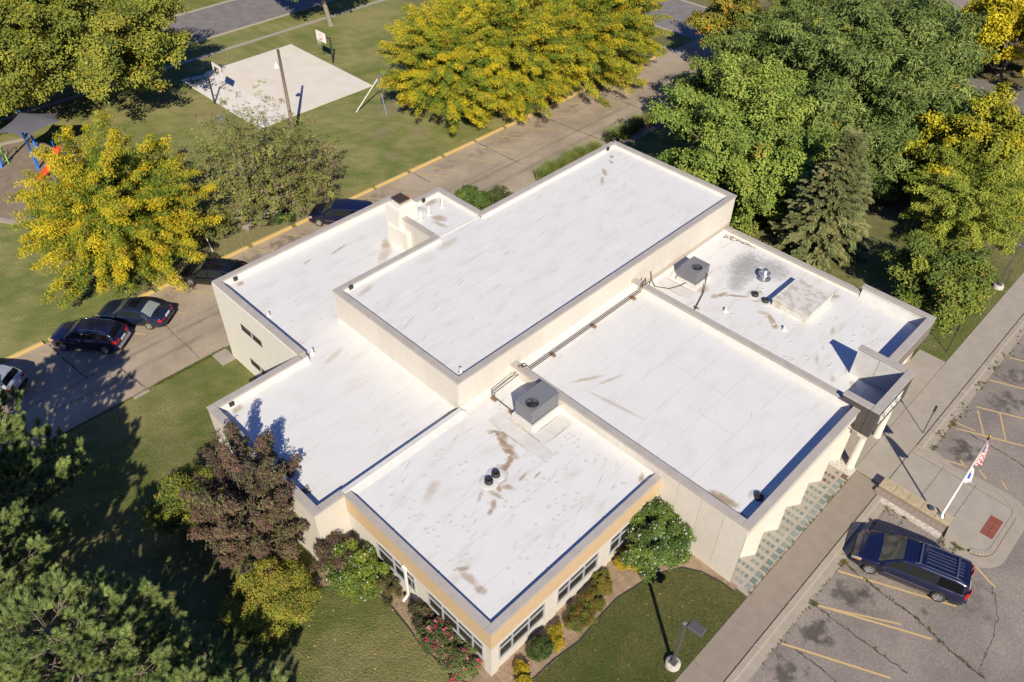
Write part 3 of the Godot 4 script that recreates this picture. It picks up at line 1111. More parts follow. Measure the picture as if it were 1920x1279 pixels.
	for q in [[11.63, 14.42], [15.26, 18.03], [18.9, 21.6]]:
		obj("sill_wall", fbox(nb(), "S", S0 + 0.26, q[0], q[1], low, 0.92, 0.0, 0.20), M.wall_2, bld)
		obj("window_sill", fbox(nb(), "S", S0 + 0.26, q[0], q[1], 0.92, 0.97, 0.0, 0.25, 0.01), M.concrete_light, bld)
		var w: float = (q[1] - q[0]) / 3.0
		window("S", S0, q[0], q[1], 0.97, 2.25, [q[0] + w * 0.85, q[0] + w * 1.95], 1.80, 0.01)
	for q in [[15.83, 16.7], [19.4, 21.5]]:
		obj("pillar", fbox(nb(), "W", W0 + 0.26, q[0], q[1], low, 2.25, 0.0, 0.26), M.wall_0, bld)
	for q in [[12.3, 15.83], [16.7, 19.4]]:
		obj("sill_wall", fbox(nb(), "W", W0 + 0.26, q[0], q[1], low, 0.92, 0.0, 0.20), M.wall_2, bld)
		obj("window_sill", fbox(nb(), "W", W0 + 0.26, q[0], q[1], 0.92, 0.97, 0.0, 0.25, 0.01), M.concrete_light, bld)
	window("W", W0, 12.3, 15.83, 0.97, 2.25, [12.95, 13.9, 14.87], 1.80, 0.01)
	window("W", W0, 16.7, 19.4, 0.97, 2.25, [17.3, 18.2], 1.80, 0.01)
	obj("header", nb().box(11.18, 11.82, 2.25, 22.37, 12.09, 2.5), M.wall_0, bld)
	obj("header", nb().box(11.18, 12.1, 2.25, 11.46, 21.5, 2.5), M.wall_0, bld)
	obj("fascia", nb().box(11.14, 11.785, 2.5, 22.34, 12.07, 3.72), M.fascia_tan, bld)
	obj("fascia", nb().box(11.14, 12.07, 2.5, 11.43, 21.47, 3.72), M.fascia_tan, bld)
	coping(11.15, 11.79, 22.33, 12.1, 3.8)
	coping(11.15, 12.18, 11.46, 21.42, 3.8)
	cant(18.7, 21.84, 22.3, 21.84, 0, -1, lR, 0.12, 0.16)
	cant(11.5, 21.5, 18.7, 21.5, 0, -1, lR, 0.16, 0.3)
	cant(22.36, 12.1, 22.36, 21.8, -1, 0, lR, 0.16, 0.22)
	# --- middle block
	wall(22.4, 7.42, 22.7, 21.85, low, 4.28)
	wall(22.7, 7.82, 32.72, 8.0, low, 3.6)
	wall(32.72, 7.6, 33.0, 21.85, low, 4.28)
	obj("parapet", nb().box(22.38, 7.11, 3.6, 33.0, 7.42, 4.27), M.wall_1, bld)
	# folded front wall: a zigzag in plan under a straight coping
	var zig := [[22.37, 7.1], [23.47, 7.8], [24.56, 7.12], [25.55, 7.8], [26.62, 7.12], [27.7, 7.8], [28.8, 7.12], [29.88, 7.8], [30.96, 7.12], [32.0, 7.8], [33.0, 7.14]]
	for k in zig.size() - 1:
		var fw := nb()
		var fa := Vector3(zig[k][0], zig[k][1], -0.2)
		var fe := Vector3(zig[k + 1][0], zig[k + 1][1], -0.2)
		fw.quad(fa, fe, fe + Vector3(0, 0, 4.0), fa + Vector3(0, 0, 4.0))
		obj("folded_wall_panel", fw, M.wall_1, bld)
	panels("W", 22.4, 7.12, 21.85, low, 4.27, 12)
	coping(22.37, 7.08, 33.03, 7.42, 4.36)
	coping(22.37, 7.5, 22.72, 21.85, 4.36)
	coping(32.68, 7.5, 33.03, 21.85, 4.36)
	cant(22.7, 21.84, 32.7, 21.84, 0, -1, mR, 0.2, 0.25)
	cant(32.72, 7.6, 32.72, 21.8, -1, 0, mR, 0.32)
	obj("meter_box", nb().box(31.0, 7.24, 0.02, 31.26, 7.4, 0.85), M.glass_window, bld)
	# --- east block
	wall(43.0, 7.95, 43.28, 21.85, low, 3.12)
	obj("parapet", nb().box(43.0, 7.95, 3.12, 43.28, 12.0, 3.6), M.membrane, bld)
	coping(42.98, 12.12, 43.3, 21.8, 3.2)
	coping(42.98, 7.62, 43.3, 12.05, 3.7)
	obj("fascia", nb().box(36.62, 7.6, 2.3, 43.28, 7.95, 3.62), M.fascia_grey, bld)
	coping(36.65, 7.56, 42.9, 7.97, 3.7)
	obj("soffit", nb().box(33.0, 7.96, 2.28, 43.0, 9.8, 2.36), M.wall_2, bld)
	wall(33.0, 9.6, 43.0, 9.85, -0.2, 2.65)
	window("S", 9.6, 37.2, 39.6, 0.1, 2.2, [38.4], 0.0, -0.03)
	window("S", 9.6, 33.6, 36.6, 0.02, 2.2, [34.6, 35.6], 1.9, -0.03)
	cant(43.0, 8.0, 43.0, 12.0, -1, 0, eR, 0.45)
	cant(43.0, 12.0, 43.0, 21.8, -1, 0, eR, 0.12)
	cant(33.05, 21.86, 43.0, 21.86, 0, -1, eR, 0.2, 0.2)
	obj("column", nb().lathe(Vector3(42.9, 8.2, -0.1), [[0.2, 0.0], [0.2, 2.4]], 20), M.wall_0, bld, true)
	# --- entrance canopy with the lettered fascia
	obj("fascia", nb().box(32.5, 6.2, 2.95, 36.62, 6.5, 4.72), M.fascia_dark, bld)
	obj("fascia", nb().box(32.5, 6.5, 2.95, 32.84, 7.06, 4.72), M.fascia_dark, bld)
	obj("fascia", nb().box(32.5, 7.06, 4.37, 32.84, 8.08, 4.72), M.fascia_dark, bld)
	obj("fascia", nb().box(36.28, 6.5, 2.3, 36.62, 7.95, 4.72), M.fascia_dark, bld)
	obj("parapet", nb().box(36.26, 7.95, 2.9, 36.60, 9.18, 4.70), M.membrane, bld)
	obj("parapet", nb().box(36.24, 6.5, 2.9, 36.278, 7.95, 4.69), M.membrane, bld)
	obj("parapet", nb().box(32.845, 7.06, 2.9, 32.9, 8.08, 4.69), M.membrane, bld)
	obj("fascia_joint", nb().box(32.494, 6.66, 2.96, 32.5, 6.68, 4.7), M.black_plastic, bld)
	for q in [[32.46, 6.15, 36.66, 6.6], [32.46, 6.62, 32.9, 8.12], [36.22, 6.62, 36.66, 9.22]]:
		obj("coping", nb().box(q[0], q[1], 4.72, q[2], q[3], 4.8, 0.015), M.coping, bld)
	obj("soffit", nb().box(32.52, 6.22, 2.88, 36.6, 7.94, 2.95), M.wall_2, bld)
	obj("beam", nb().box(32.55, 6.3, 2.66, 36.4, 6.75, 2.88), M.wall_0, bld)
	for x in [32.98, 36.05]:
		obj("column", nb().lathe(Vector3(x, 6.52, -0.05), [[0.24, 0.0], [0.24, 0.1], [0.2, 0.12], [0.2, 2.72]], 22), M.wall_0, bld, true)
	# raised white letter strokes on the fascia, too slanted in view to be read
	var rl := RandomNumberGenerator.new()
	rl.seed = 5
	for row in 2:
		for i in 7:
			var x := 33.15 + i * 0.36 + row * 0.08
			var z0 := 3.85 - row * 0.42
			var hh := 0.36 if row == 0 else 0.26
			var b := nb()
			b.box(x, 6.165, z0, x + 0.06, 6.198, z0 + hh)
			match (i * 3 + row) % 4:
				0:
					b.box(x + 0.06, 6.165, z0, x + 0.24, 6.196, z0 + 0.06)
				1:
					b.box(x + 0.06, 6.165, z0 + hh - 0.06, x + 0.22, 6.196, z0 + hh)
					b.box(x + 0.06, 6.165, z0 + hh * 0.45, x + 0.22, 6.196, z0 + hh * 0.45 + 0.05)
					b.box(x + 0.18, 6.165, z0 + hh * 0.45 + 0.05, x + 0.22, 6.194, z0 + hh - 0.06)
				2:
					b.box(x + 0.18, 6.165, z0, x + 0.24, 6.196, z0 + hh)
					b.box(x + 0.06, 6.165, z0 + hh - 0.07, x + 0.18, 6.195, z0 + hh)
				3:
					b.bar(Vector3(x + 0.06, 6.18, z0 + hh * 0.4), Vector3(x + 0.24, 6.18, z0 + hh), 0.03, 0.06)
					b.bar(Vector3(x + 0.06, 6.18, z0 + hh * 0.5), Vector3(x + 0.24, 6.18, z0), 0.03, 0.06)
			obj("sign_letter", b, M.white_metal, bld)
	# --- small roof furniture belonging to the building
	for q in [[16.35, 39.66, wR], [19.6, 31.96, tR], [10.6, 30.5, wR], [42.4, 31.96, tR], [28.5, 36.02, tR]]:
		var b := nb()
		b.box(q[0] - 0.13, q[1] - 0.10, q[2] + 0.04, q[0] + 0.13, q[1] - 0.002, q[2] + 0.32, 0.01)
		obj("roof_scupper", b, M.black_metal, bld)
	for q in [[15.95, 35.43, wR, 0.26], [15.9, 30.95, wR, 0.3], [19.44, 22.5, tR, 0.34], [35.92, 17.05, eR, 0.24], [36.96, 13.67, eR, 0.24]]:
		var c := Vector3(q[0], q[1], q[2])
		obj("vent_pipe", nb().lathe(c, [[0.2, 0.0], [0.19, 0.02], [0.09, 0.07], [0.075, q[3]], [0.055, q[3]], [0.05, q[3] - 0.1], [0.0, q[3] - 0.1]], 16), M.membrane, bld, true)
	for q in [[27.1, 34.6, 0.62], [27.85, 34.7, 0.58], [29.05, 34.75, 0.6]]:
		obj("vent_pipe", nb().lathe(Vector3(q[0], q[1], tR), [[0.2, 0.0], [0.16, 0.03], [0.09, 0.08], [0.08, q[2]], [0.05, q[2]], [0.05, 0.4], [0.0, 0.4]], 14), M.membrane, bld, true)
	obj("corner_patch", nb().lathe(Vector3(27.6, 35.4, tR), [[0.55, 0.004], [0.5, 0.02], [0.0, 0.025]], 18), M.membrane, bld, true)
	for q in [[16.49, 17.43, lR], [17.01, 17.5, lR], [38.49, 16.62, eR], [38.42, 15.85, eR], [24.55, 7.86, mR]]:
		var c := Vector3(q[0], q[1], q[2])
		obj("roof_drain", nb().lathe(c, [[0.48, 0.0], [0.46, 0.014], [0.24, 0.022], [0.22, 0.02]], 24), M.membrane, bld, true)
		var b := nb()
		b.lathe(c, [[0.21, 0.0], [0.21, 0.13], [0.17, 0.2], [0.11, 0.2], [0.1, 0.1], [0.0, 0.1]], 20)
		for k in 10:
			var a := TAU * k / 10.0
			b.bar(c + Vector3(cos(a) * 0.215, sin(a) * 0.215, 0.02), c + Vector3(cos(a) * 0.16, sin(a) * 0.16, 0.22), 0.02, 0.02)
		obj("drain_strainer", b, M.black_metal, bld)
	for q in [[19.2, 16.3, 19.98, 20.3, lR], [20.05, 17.16, 22.1, 17.96, lR], [35.2, 19.3, 36.0, 21.7, eR]]:
		obj("walkway_pad", nb().box(q[0], q[1], q[4], q[2], q[3], q[4] + 0.006, 0.002), M.membrane, bld)
	# raised curb of a former skylight
	obj("roof_hatch", nb().box(38.36, 13.05, eR - 0.1, 41.2, 15.38, 3.46, 0.02), M.membrane_dirty, bld)
	var rimb := nb()
	for q in [[38.3, 13.0, 41.26, 13.1], [38.3, 15.33, 41.26, 15.43], [38.3, 13.1, 38.4, 15.33], [41.16, 13.1, 41.26, 15.33]]:
		rimb.box(q[0], q[1], 3.38, q[2], q[3], 3.475, 0.015)
	obj("hatch_rim", rimb, M.membrane_dirty, bld)
	# welded plates of the membrane fasteners on the low roof
	var fp := nb()
	for i in 110:
		var x := rng.randf_range(11.9, 21.6)
		var y := rng.randf_range(12.5, 20.5)
		if Vector2(x - 17.0, y - 17.4).length() < 0.9:
			continue
		fp.lathe(Vector3(x, y, lR), [[0.10, 0.0], [0.09, 0.005], [0.05, 0.008], [0.03, 0.003], [0.0, 0.003]], 10)
	for i in 40:
		fp.lathe(Vector3(rng.randf_range(33.6, 42.4), rng.randf_range(9.0, 19.0), eR), [[0.095, 0.0], [0.085, 0.01], [0.0, 0.012]], 10)
	obj("fastener_plate", fp, M.membrane, bld, true).set_meta("kind", "stuff")
	# downspout
	var ds := nb()
	ds.bar(Vector3(11.08, 17.23, 2.5), Vector3(11.08, 17.23, 0.25), 0.1, 0.09)
	ds.bar(Vector3(11.08, 17.23, 0.28), Vector3(10.75, 17.23, 0.12), 0.1, 0.09)
	obj("downspout", ds, M.white_metal, bld)
	obj("gutter_box", nb().box(11.0, 17.1, 2.42, 11.118, 17.36, 2.62), M.white_metal, bld)

# ---------------------------------------------------------------- things on the roofs
func air_conditioner(label: String, x0: float, y0: float, x1: float, y1: float, roof_z: float, z0: float, z1: float, fan: Vector2, fr: float) -> void:
	var base := Vector3((x0 + x1) / 2, (y0 + y1) / 2, roof_z)
	var t := thing("rooftop_air_conditioner", label, "air conditioner", base, 0.0, "air conditioners on the roofs")
	obj("curb", B.new(base).box(x0 - 0.14, y0 - 0.14, roof_z, x1 + 0.12, y1 + 0.1, z0 - 0.01, 0.02), M.membrane, t)
	# cabinet with a real round hole for the fan
	var b := B.new(base)
	b.quad(Vector3(x0, y1, z0), Vector3(x1, y1, z0), Vector3(x1, y0, z0), Vector3(x0, y0, z0))
	var pts := [Vector3(x0, y0, 0), Vector3(x1, y0, 0), Vector3(x1, y1, 0), Vector3(x0, y1, 0)]
	for i in 4:
		var p: Vector3 = pts[i]
		var q: Vector3 = pts[(i + 1) % 4]
		b.quad(p + Vector3(0, 0, z0), q + Vector3(0, 0, z0), q + Vector3(0, 0, z1), p + Vector3(0, 0, z1))
	var n := 32
	var outer := []
	for k in n:
		var a := TAU * k / n
		var d := Vector2(cos(a), sin(a))
		var tx: float = ((x1 if d.x > 0 else x0) - fan.x) / (d.x if absf(d.x) > 1e-5 else 1e-5)
		var ty: float = ((y1 if d.y > 0 else y0) - fan.y) / (d.y if absf(d.y) > 1e-5 else 1e-5)
		var m := minf(absf(tx), absf(ty))
		outer.append(Vector3(fan.x + d.x * m, fan.y + d.y * m, z1))
	for k in n:
		var j := (k + 1) % n
		var a := TAU * k / n
		var e := TAU * (k + 1) / n
		var p := Vector3(fan.x + cos(a) * fr, fan.y + sin(a) * fr, z1)
		var q := Vector3(fan.x + cos(e) * fr, fan.y + sin(e) * fr, z1)
		b.quad(p, outer[k], outer[j], q)
		if absf(outer[k].x - outer[j].x) > 0.001 and absf(outer[k].y - outer[j].y) > 0.001:
			var cx := x1 if maxf(outer[k].x, outer[j].x) > x1 - 0.001 else x0
			var cy := y1 if maxf(outer[k].y, outer[j].y) > y1 - 0.001 else y0
			b.tri(outer[k], Vector3(cx, cy, z1), outer[j])
		b.quad(q, p, p - Vector3(0, 0, 0.28), q - Vector3(0, 0, 0.28))
	obj("cabinet", b, M.ac_grey, t)
	b = B.new(base)
	b.lathe(Vector3(fan.x, fan.y, z1 - 0.27), [[0.0, 0.0], [fr, 0.0]], 24)
	obj("fan_well", b, M.black_plastic, t)
	b = B.new(base)
	b.lathe(Vector3(fan.x, fan.y, z1 - 0.2), [[0.09, 0.0], [0.09, 0.12], [0.0, 0.12]], 14)
	for k in 4:
		var a := TAU * k / 4.0 + 0.3
		b.quad(Vector3(fan.x, fan.y, z1 - 0.16), Vector3(fan.x + cos(a) * fr * 0.93, fan.y + sin(a) * fr * 0.93, z1 - 0.2), Vector3(fan.x + cos(a + 0.6) * fr * 0.93, fan.y + sin(a + 0.6) * fr * 0.93, z1 - 0.12), Vector3(fan.x, fan.y, z1 - 0.1))
	obj("fan", b, M.ac_dark, t)
	b = B.new(base)
	for q in [1.0, 0.78, 0.56, 0.34]:
		var ring := []
		var rr := []
		for k in 25:
			ring.append(Vector3(fan.x + cos(TAU * k / 24.0) * fr * q, fan.y + sin(TAU * k / 24.0) * fr * q, z1 + 0.01))
			rr.append(0.012)
		b.tube(ring, rr, 4)
	obj("fan_guard", b, M.black_metal, t)
	# louvred panels: vertical ribs on the two seen sides
	var k := 0
	var x := x0 + 0.08
	while x < x1 - 0.06:
		var w := 0.05 if k % 3 else 0.11
		obj("side_panel", B.new(base).box(x, y0 - 0.014, z0 + 0.06, x + w, y0, z1 - 0.05), M.ac_grey, t)
		x += w + 0.045
		k += 1
	var y := y0 + 0.06
	while y < y1 - 0.08:
		obj("side_panel", B.new(base).box(x0 - 0.014, y, z0 + 0.06, x0, y + 0.09, z1 - 0.05), M.ac_grey, t)
		y += 0.14
	obj("lid_edge", B.new(base).box(x0 - 0.018, y0 - 0.018, z1 - 0.045, x1 + 0.018, y0 - 0.001, z1 + 0.002), M.ac_grey, t)
	obj("base_rail", B.new(base).box(x0 - 0.02, y0 - 0.02, z0, x1 + 0.02, y0 - 0.001, z0 + 0.06), M.ac_dark, t)

func pipe_run(label: String, runs: Array, feet: Array, rad: float) -> void:
	var base: Vector3 = runs[0][0]
	var t := thing("gas_pipe", label, "pipe", base, 0.0, "pipes on the roofs")
	for run in runs:
		var b := B.new(base)
		var rr := []
		for p in run:
			rr.append(rad)
		b.tube(run, rr, 7)
		obj("pipe", b, M.pipe_brown, t, true)
	for f in feet:
		obj("pipe_support", B.new(base).box(f.x - 0.09, f.y - 0.17, f.z - 0.16, f.x + 0.09, f.y + 0.17, f.z - 0.03, 0.015), M.wood_block, t)

func roof_things() -> void:
	air_conditioner("grey packaged air conditioner with round top fan on the low front roof", 20.3, 18.27, 22.22, 19.45, 3.58, 3.96, 4.88, Vector2(20.74, 18.72), 0.33)
	air_conditioner("smaller grey air conditioner on the east roof beside the vent hood", 36.42, 19.66, 37.76, 20.88, 2.9, 3.14, 4.04, Vector2(36.92, 20.05), 0.32)
	pipe_run("long pair of thin brown gas pipes on blocks across the middle roof", [
		[Vector3(22.45, 21.3, 3.95), Vector3(22.45, 21.3, 4.52), Vector3(22.76, 20.95, 4.52), Vector3(23.0, 20.95, 4.12), Vector3(32.4, 20.95, 4.12), Vector3(32.6, 20.95, 4.48), Vector3(33.2, 20.92, 4.48), Vector3(33.35, 20.9, 3.1)],
		[Vector3(22.5, 21.15, 4.46), Vector3(22.8, 21.07, 4.46), Vector3(23.05, 21.07, 4.12), Vector3(32.4, 21.07, 4.12), Vector3(32.62, 21.07, 4.46), Vector3(33.3, 21.3, 4.46), Vector3(33.4, 21.3, 3.0)],
	], [Vector3(24.8, 21.0, 4.07), Vector3(28.2, 21.0, 4.07), Vector3(31.8, 21.0, 4.07)], 0.03)
	pipe_run("bent brown gas pipe feeding the large air conditioner from the parapet", [
		[Vector3(22.3, 21.35, 4.1), Vector3(20.55, 21.38, 3.95), Vector3(20.5, 21.3, 3.95), Vector3(20.42, 21.25, 3.78), Vector3(20.38, 19.6, 3.75), Vector3(20.38, 19.3, 3.85), Vector3(20.29, 19.2, 4.1)],
		[Vector3(22.3, 21.18, 4.05), Vector3(20.55, 21.2, 3.9), Vector3(20.44, 21.1, 3.76)],
	], [Vector3(20.4, 21.1, 3.72), Vector3(20.38, 19.75, 3.72)], 0.028)
	pipe_run("dark gas pipe lying along the parapet of the east roof to the small air conditioner", [
		[Vector3(33.4, 20.9, 3.05), Vector3(33.35, 20.5, 3.0), Vector3(33.35, 18.1, 3.0), Vector3(33.5, 18.0, 3.0), Vector3(36.2, 18.9, 3.0), Vector3(37.2, 19.4, 3.1), Vector3(37.5, 19.6, 3.5)],
	], [Vector3(33.35, 19.5, 2.98), Vector3(34.9, 18.47, 2.98)], 0.03)
	pipe_run("black electrical conduit curving from the tall wall to the small air conditioner", [
		[Vector3(34.6, 21.84, 4.0), Vector3(34.62, 21.7, 3.4), Vector3(34.7, 21.4, 3.0), Vector3(35.2, 20.7, 2.95), Vector3(35.9, 20.4, 2.96), Vector3(36.38, 20.2, 3.1)],
	], [], 0.03)
	# spun metal vent hood on the east roof
	var c := Vector3(40.4, 17.2, 2.9)
	var t := thing("exhaust_vent_hood", "shiny galvanised mushroom vent hood on a stained patch of the east roof", "roof vent", c)
	obj("flashing", B.new(c).lathe(c, [[0.46, 0.0], [0.43, 0.02], [0.24, 0.05]], 24), M.galvanised, t, true)
	obj("stack", B.new(c).lathe(c, [[0.22, 0.0], [0.22, 0.34]], 22), M.galvanised, t, true)
	obj("hood", B.new(c).lathe(c, [[0.22, 0.3], [0.36, 0.31], [0.37, 0.4], [0.34, 0.43], [0.2, 0.46], [0.19, 0.6], [0.14, 0.66], [0.0, 0.67]], 24), M.galvanised, t, true)
	# floodlight on the far corner of the top roof
	c = Vector3(43.3, 32.15, 5.5)
	t = thing("floodlight", "small dark floodlight on the far corner of the top roof coping", "light", c)
	obj("bracket", B.new(c).bar(c, c + Vector3(0, 0, 0.18), 0.05, 0.05), M.black_metal, t)
	obj("lamp_head", B.new(c).box(c.x - 0.13, c.y - 0.09, c.z + 0.16, c.x + 0.13, c.y + 0.11, c.z + 0.34, 0.02), M.black_metal, t)
	# leaf litter caught in a roof corner
	var list := []
	for i in 240:
		var p := Vector3(rng.randf_range(42.3, 42.95), rng.randf_range(18.9, 21.6) , 2.92 + rng.randf() * 0.05)
		if p.x < 42.95 - (p.y - 18.6) * 0.22:
			continue
		list.append([Transform3D(Basis(Vector3.UP, rng.randf() * TAU).scaled(Vector3.ONE * rng.randf_range(0.6, 1.2)), G(p)), Color(0.17, 0.11, 0.06) * rng.randf_range(0.6, 1.2)])
	for i in 160:
		var p := Vector3(9.9 + absf(rng.randfn(0, 0.22)), 21.86 + absf(rng.randfn(0, 0.12)), 3.34 + rng.randf() * 0.04)
		list.append([Transform3D(Basis(Vector3.UP, rng.randf() * TAU).scaled(Vector3.ONE * rng.randf_range(0.5, 0.9)), G(p)), Color(0.17, 0.11, 0.06) * rng.randf_range(0.6, 1.2)])
	for i in 120:
		var p := Vector3(22.78 + absf(rng.randfn(0, 0.18)), 7.5 + absf(rng.randfn(0, 0.15)), 3.86 + rng.randf() * 0.03)
		list.append([Transform3D(Basis(Vector3.UP, rng.randf() * TAU).scaled(Vector3.ONE * rng.randf_range(0.4, 0.8)), G(p)), Color(0.10, 0.07, 0.045) * rng.randf_range(0.6, 1.2)])
	tag(copies("leaf_litter", M.dead_leaf_mesh, M.leaf, list), "brown leaf litter blown into the roof corners", "leaf litter")

# ---------------------------------------------------------------- materials
func make_materials() -> void:
	var fine := ntex(512, 0.05, 5, 11, [[0.25, gray(0.86)], [0.75, gray(1.0)]])
	var blot := ntex(512, 0.012, 5, 12, [[0.25, gray(0.80)], [0.75, gray(1.0)]])
	var soft := ntex(512, 0.010, 4, 17, [[0.25, gray(0.90)], [0.75, gray(1.0)]])
	var grain := ntex(512, 0.18, 3, 13, [[0.2, gray(0.86)], [0.8, gray(1.0)]])
	var rough_n := NoiseTexture2D.new()
	rough_n.width = 512
	rough_n.height = 512
	rough_n.seamless = true
	rough_n.as_normal_map = true
	rough_n.bump_strength = 4.0
	rough_n.noise = noise(0.06, 4, 14)
	var streak := ntex(512, 0.012, 4, 15, [[0.3, Color(0.97, 0.96, 0.94)], [0.7, Color(1, 1, 1)]])
	# building
	for i in 3:
		var k: float = [1.0, 0.975, 1.02][i]
		M["wall_%d" % i] = textured(mat(0.69 * k, 0.645 * k, 0.58 * k, 0.85), fine, 1.6, streak, 3.7, rough_n, 1.0, 0.25)
	M.wall_light = textured(mat(0.80, 0.775, 0.71, 0.85), fine, 1.6, streak, 3.7)
	M.wall_core = textured(mat(0.50, 0.43, 0.36, 0.9), fine, 1.6)
	M.coping = textured(mat(0.46, 0.425, 0.39, 0.6), fine, 2.1, soft, 5.3)
	M.membrane = textured(mat(0.69, 0.68, 0.655, 0.65), fine, 1.3, soft, 4.1)
	M.membrane_dirty = textured(mat(0.66, 0.645, 0.61, 0.7), fine, 1.9, ntex(512, 0.01, 5, 16, [[0.3, Color(0.80, 0.74, 0.66)], [0.55, gray(1.0)]]), 3.3)
	M.fascia_tan = textured(mat(0.64, 0.465, 0.285, 0.8), fine, 1.7, streak, 4.0)
	M.fascia_dark = textured(mat(0.088, 0.076, 0.071, 0.65), fine, 1.3)
	M.fascia_grey = textured(mat(0.24, 0.205, 0.19, 0.65), fine, 1.3)
	M.frame = mat(0.42, 0.43, 0.46, 0.45)
	M.frame_dark = mat(0.05, 0.05, 0.05, 0.5)
	M.white_metal = mat(0.8, 0.8, 0.8, 0.5)
	M.glass_window = mat(0.035, 0.035, 0.03, 0.08)
	M.clay = mat(0.35, 0.13, 0.06, 0.9)
	M.rust_dark = textured(mat(0.055, 0.035, 0.03, 0.75), fine, 0.7)
	M.black_metal = mat(0.03, 0.03, 0.035, 0.55)
	M.black_plastic = mat(0.012, 0.012, 0.013, 0.6)
	M.ac_grey = textured(mat(0.195, 0.20, 0.225, 0.5), fine, 0.9)
	M.ac_dark = mat(0.05, 0.055, 0.065, 0.6)
	M.pipe_brown = textured(mat(0.12, 0.075, 0.055, 0.7), fine, 0.5)
	M.wood_block = mat(0.22, 0.15, 0.09, 0.9)
	M.galvanised = textured(mat(0.62, 0.64, 0.66, 0.32, 0.85), fine, 0.4)
	# roofs: stains copied from what lies on each roof
	M.roof_top = roof_mat(roof_texture(Vector2i(1220, 512), 18.9, 22.0, 43.3, 32.1, [[42.0, 31.2, 0.22, 0.14, 0.8, 0.7], [41.4, 30.75, 0.3, 0.12, 1.2, 0.6], [40.0, 30.2, 0.5, 0.16, 0.9, 0.6], [39.0, 29.55, 0.55, 0.14, 0.7, 0.5], [20.2, 31.3, 0.7, 0.2, 0.2, 0.35], [26.5, 31.4, 0.9, 0.3, 0.1, 0.3]], 330, 21, 0.9))
	M.roof_nook = roof_mat(roof_texture(Vector2i(200, 220), 26.3, 32.1, 30.0, 36.15, [[28.9, 35.7, 0.5, 0.25, 0.2, 0.55], [28.0, 33.9, 0.35, 0.5, 0.3, 0.6], [27.6, 33.3, 0.18, 0.6, 0.2, 0.5]], 14, 22))
	M.roof_west = roof_mat(roof_texture(Vector2i(680, 460), 15.3, 30.7, 28.6, 39.8, [[16.4, 39.2, 0.25, 0.2, 0.3, 0.7], [25.3, 36.2, 0.6, 0.3, 0.9, 0.6], [24.6, 35.4, 0.9, 0.35, 0.5, 0.4], [20.6, 38.2, 0.35, 0.08, 0.2, 0.6], [22.8, 37.9, 0.7, 0.1, 0.2, 0.5]], 120, 23, 1.0))
	M.roof_southwest = roof_mat(roof_texture(Vector2i(460, 460), 9.7, 21.75, 18.65, 30.7, [[10.7, 30.1, 0.35, 0.2, 0.2, 0.6], [16.6, 29.9, 0.7, 0.2, 0.3, 0.3], [18.2, 22.2, 0.4, 0.1, 0.2, 0.5], [10.0, 22.0, 0.3, 0.2, 0.0, 0.7]], 90, 24, 0.8))
	M.roof_low = roof_mat(roof_texture(Vector2i(640, 560), 11.4, 12.1, 22.37, 21.85, [
		[18.9, 19.3, 0.2, 0.5, 0.5, 0.9], [18.7, 18.7, 0.16, 0.5, -0.2, 0.9], [18.5, 18.1, 0.16, 0.4, 0.3, 0.9], [18.2, 17.75, 0.4, 0.14, 0.6, 0.9], [17.6, 17.5, 0.5, 0.16, 0.1, 0.9], [17.0, 17.4, 0.62, 0.45, 0.5, 0.75], [17.5, 17.5, 0.35, 0.22, 0.3, 0.8], [18.0, 17.6, 0.5, 0.13, 0.2, 0.85], [18.45, 17.9, 0.18, 0.42, 0.1, 0.85], [18.65, 18.4, 0.16, 0.42, 0.3, 0.8], [19.0, 19.0, 0.45, 0.22, 0.9, 0.8], [19.7, 19.3, 0.6, 0.3, 0.4, 0.6], [20.05, 18.6, 0.3, 0.7, 0.0, 0.4],
		[16.6, 16.9, 0.35, 0.12, 1.0, 0.75], [16.2, 16.7, 0.14, 0.4, 0.2, 0.6], [15.75, 16.35, 0.3, 0.14, 0.7, 0.7], [15.35, 16.15, 0.22, 0.12, 0.5, 0.75], [15.6, 17.1, 0.4, 0.1, 0.5, 0.45], [16.9, 16.6, 0.16, 0.35, 0.6, 0.6], [17.8, 16.5, 0.35, 0.09, 0.2, 0.6], [18.4, 16.1, 0.25, 0.07, 0.1, 0.75],
		[12.4, 14.9, 0.35, 0.12, -0.6, 0.6], [12.35, 14.3, 0.2, 0.45, 0.1, 0.55], [12.3, 13.6, 0.18, 0.32, 0.2, 0.65], [14.3, 19.0, 0.6, 0.25, 0.3, 0.3], [21.8, 12.5, 0.3, 0.12, 0.4, 0.7], [19.18, 18.75, 0.035, 1.35, 0.0, 0.9], [20.0, 18.2, 0.035, 0.95, 0.0, 0.9], [21.1, 17.98, 0.85, 0.035, 0.0, 0.9], [21.1, 17.14, 0.9, 0.035, 0.0, 0.9], [19.5, 18.6, 0.3, 0.12, 0.6, 0.7], [21.6, 17.7, 0.5, 0.3, 0.0, 0.35]], 150, 25, 1.15))
	M.roof_middle = roof_mat(roof_texture(Vector2i(560, 800), 22.6, 7.3, 32.72, 21.85, [[23.3, 8.9, 0.28, 0.75, 0.15, 0.85], [22.95, 7.8, 0.3, 0.35, 0.0, 0.9], [24.8, 18.5, 0.9, 0.12, -0.5, 0.45], [25.6, 17.6, 0.8, 0.1, -0.3, 0.4], [24.4, 16.2, 0.12, 1.6, 0.15, 0.35], [27.0, 12.0, 0.04, 2.4, 0.0, 0.15], [29.0, 14.0, 0.04, 3.0, 0.0, 0.12], [31.2, 11.0, 0.04, 2.6, 0.0, 0.12]], 110, 26, 0.7))
